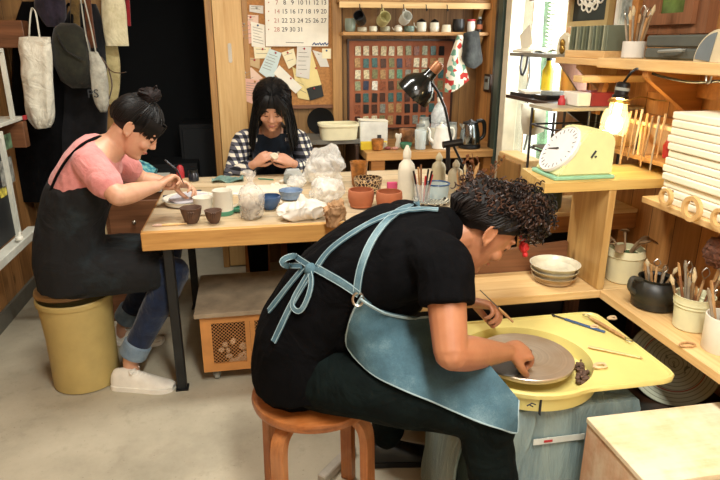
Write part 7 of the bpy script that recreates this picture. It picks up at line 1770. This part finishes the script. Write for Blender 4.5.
# ---------------- the girl in the plaid shirt
pB = thing('person', 'girl with long straight black hair in a plaid shirt sitting behind the table', 'person', (.12, 3.6, 0))
SKB = skin('skin_b', '#c9977a')
HB = HM((.128, 3.285, 1.095), (-.10, -.84, -.54), (0, -.54, .84), 1.05)
Xv = (1, 0, 0)
Br = [((.12, 3.60, .50), (.15, .115)), ((.12, 3.61, .60), (.14, .105)), ((.12, 3.58, .70), (.125, .092)), ((.12, 3.53, .80), (.135, .092)), ((.12, 3.48, .875), (.145, .085)), ((.12, 3.445, .92), (.12, .065)), ((.122, 3.42, .945), (.048, .046))]
b = B(); limb(b, [(p, r, Xv) for p, r in Br], 24); add_head(b, HB, (.122, 3.41, .955))
BL = ((V((-.035, 3.46, .885)), V((-.105, 3.375, .70)), V((.020, 3.235, .798))), (V((.275, 3.46, .885)), V((.335, 3.375, .70)), V((.222, 3.235, .793))))
for s, e, w in BL: limb(b, [(s, .044), (s.lerp(e, .5), .040), (e, .036)]); limb(b, [(e, .036), (e.lerp(w, .3), .037), (e.lerp(w, .7), .028), (w, .021)])
add_hand(b, BL[0][2], (.07, -.03, .055), (-.45, -.75, .35), 1, (.35, .45, .6, .75), .86, (.3, -.5))
add_hand(b, BL[1][2], (-.075, -.03, .045), (.45, -.75, .35), -1, (.35, .5, .65, .8), .86, (.3, -.5))
for sx in (-1, 1):
    limb(b, [((.12+sx*.08, 3.60, .53), .076), ((.12+sx*.10, 3.40, .53), .064), ((.12+sx*.11, 3.20, .50), .050)]); limb(b, [((.12+sx*.11, 3.20, .50), .050), ((.12+sx*.11, 3.22, .33), .046), ((.12+sx*.11, 3.26, .09), .030)])
bd_ = bake(b, .0045, 3); tr_ = bvh(bd_); part('body', bd_, SKB, pB, fin=False); face_parts(pB, HB, tr_)
t = NT('plaid'); tc = t.n('ShaderNodeTexCoord'); sp = t.n('ShaderNodeSeparateXYZ'); t.l(tc.outputs['Object'], sp.inputs[0])
def stripes(o_, per, duty): return t.math('LESS_THAN', t.math('FRACT', t.math('ABSOLUTE', t.math('DIVIDE', o_, per))), duty)
sx_ = stripes(t.math('ADD', sp.outputs[0], t.math('MULTIPLY', sp.outputs[1], .7)), .038, .5); sz_ = stripes(t.math('ADD', sp.outputs[2], 0.005), .038, .5)
k = t.math('MULTIPLY', t.math('ADD', sx_, sz_), .5)
t.l(t.ramp(k, [(.2, hx('#e6dfcc')), (.5, hx('#5a5a64')), (.9, hx('#14161e'))]), t.b.inputs['Base Color']); t.b.inputs['Roughness'].default_value = .9
t.bump(t.noise(t.co(), 12, 3), .5, .02)
b = B(); limb(b, [((.12, 3.6, .54), (.165, .125), Xv)]+[(p, (r[0]+.016, r[1]+.018), Xv) for p, r in Br[1:5]]+[((.12, 3.45, .912), (.115, .068), Xv)], 28)
for (s, e, w), sx in zip(BL, (-1, 1)):
    limb(b, [(V((.12+sx*.08, 3.46, .885)), .058), (s, .058), (s.lerp(e, .5), .055), (e, .052)]); limb(b, [(e, .052), (e.lerp(w, .4), .048), (e.lerp(w, .74), .040)])
plb = cloth(b, .006, 4, .005, 10, 7, .003, 20); treeB = bvh(plb); part('plaid_shirt', plb, t.m, pB, 'black and white plaid shirt', fin=False)
b = B()
for sx in (-1, 1):
    limb(b, [((.12+sx*.08, 3.60, .53), .094), ((.12+sx*.10, 3.40, .53), .080), ((.12+sx*.11, 3.20, .50), .064)]); limb(b, [((.12+sx*.11, 3.20, .50), .064), ((.12+sx*.11, 3.22, .33), .058), ((.12+sx*.11, 3.26, .12), .050)])
part('trousers', bake(b, .007, 3), M['blackcloth'], pB, 'black trousers', fin=False)
M['navy'] = fabric('navy_apron', '#14202e', '#0c141e', bump=.5)
b = B(); g_ = []
for z_ in (.93, .86, .78, .70, .62, .56):
    row = []
    for x_ in (-.105, -.05, 0, .05, .105):
        w_ = 1.0 if z_ < .9 else .75; o0 = V((.12+x_*w_, 3.0, z_)); loc, nor, i_, d_ = treeB.ray_cast(o0, V((0, 1, 0)))
        row.append((loc if loc is not None else V((.12+x_*w_, 3.42, z_)))+V((0, -.010, 0)))
    g_.append(row)
sheet(b, g_, .004, 4); bib = part('apron', b, M['navy'], pB, 'navy blue apron')
for sx in (-1, 1):
    b = B(); tube(b, [g_[0][2+2*sx]+V((0, .002, 0)), V((.12+sx*.075, 3.37, .965)), V((.12+sx*.06, 3.44, .985)), V((.12+sx*.05, 3.50, .96))], [(.010, .003)]*4, 8); part('strap', b, M['navy'], bib)
shoe(pB, (.01, 3.30, 0), (.0, 3.06, 0), bs, M['black'], label='black shoe'); shoe(pB, (.23, 3.30, 0), (.24, 3.06, 0), bs, M['black'], label='black shoe')
# long straight hair
hB = part('hair', hair_cap(HB, c=(0, -.018, .040), r=(.086, .103, .090), p0=(0, .086, .052), p1=(0, -.03, -.10), amt=.001), M['hair'], pB, 'long straight black hair')
b = B(); rg = random.Random(5)
Hc, Hr = V((0, -.016, .036)), V((.087, .103, .091))
for i in range(330):
    a = rg.uniform(-math.pi, math.pi); side = 1 if rg.random() < .5 else -1
    part_y = rg.uniform(-.07, .06); st = V((side*.004, part_y, .128-abs(part_y)*.35))
    fr_ = rg.random()  # 0 = front fringe side, 1 = back
    ang = R(38+fr_*130) # direction around head measured from the front
    eq = V((side*math.sin(ang)*Hr.x*1.16, math.cos(ang)*Hr.y*1.05-.016, .018-.02*fr_))
    pts = []
    for k in range(5):
        t_ = k/4; p = st.lerp(eq, t_); d = p-Hc; e = V((d.x/Hr.x, d.y/Hr.y, d.z/Hr.z)); p = Hc+d*((1.04+rg.uniform(0, .05))/e.length); pts.append(HB @ p)
    last = pts[-1]; drop = rg.uniform(.17, .23) if fr_ < .75 else rg.uniform(.14, .2)
    out = (V((last.x-.128, 0, 0)).normalized())*.020
    for k in (1, 2, 3):
        q_ = last+V((out.x*k*.6+rg.uniform(-.004, .004), .018*k*(1-fr_)+.004*k, -drop*k/3))
        loc, nor, i_, d_ = treeB.find_nearest(q_)
        if loc is not None and (q_-loc).dot(nor) < .012 and d_ < .1: q_ = loc+nor*.014
        pts.append(q_)
    tube(b, [V(x) for x in cr(pts, 3)], [(.008, .0035)]*20+[(.004, .002)]*2, 6)
part('long_strands', b, M['hair'], hB)
b = B()
for i in range(46):
    s_ = -1 if i % 3 else 1; x1 = rg.uniform(.022, .066)*s_
    pts = [HB @ V((0.006*s_, .02, .128)), HB @ V((x1*.6, .075, .098)), HB @ V((x1, .092, .062)), HB @ V((x1*1.25, .088, .030+rg.uniform(-.006, .012)+abs(x1)*-.6))]
    curve(b, pts, [.003, .004, .0036, .0014], 5, 4)
part('fringe', b, M['hair'], hB)
b = B(); ell(b, (.121, 3.160, .850), (.022, .014, .018)); solo('pinched_clay', jitter(b, .006, 50), plain('pale_clay', '#d8cdb4', .8), 'pale clay piece held between the fingers of the plaid shirt girl', 'clay')
st2 = dup(stl, (.12, 3.60, 0), R(20), 'round brown wooden stool under the girl in the plaid shirt')
stl['group'] = 'round wooden stools'; st2['group'] = 'round wooden stools'
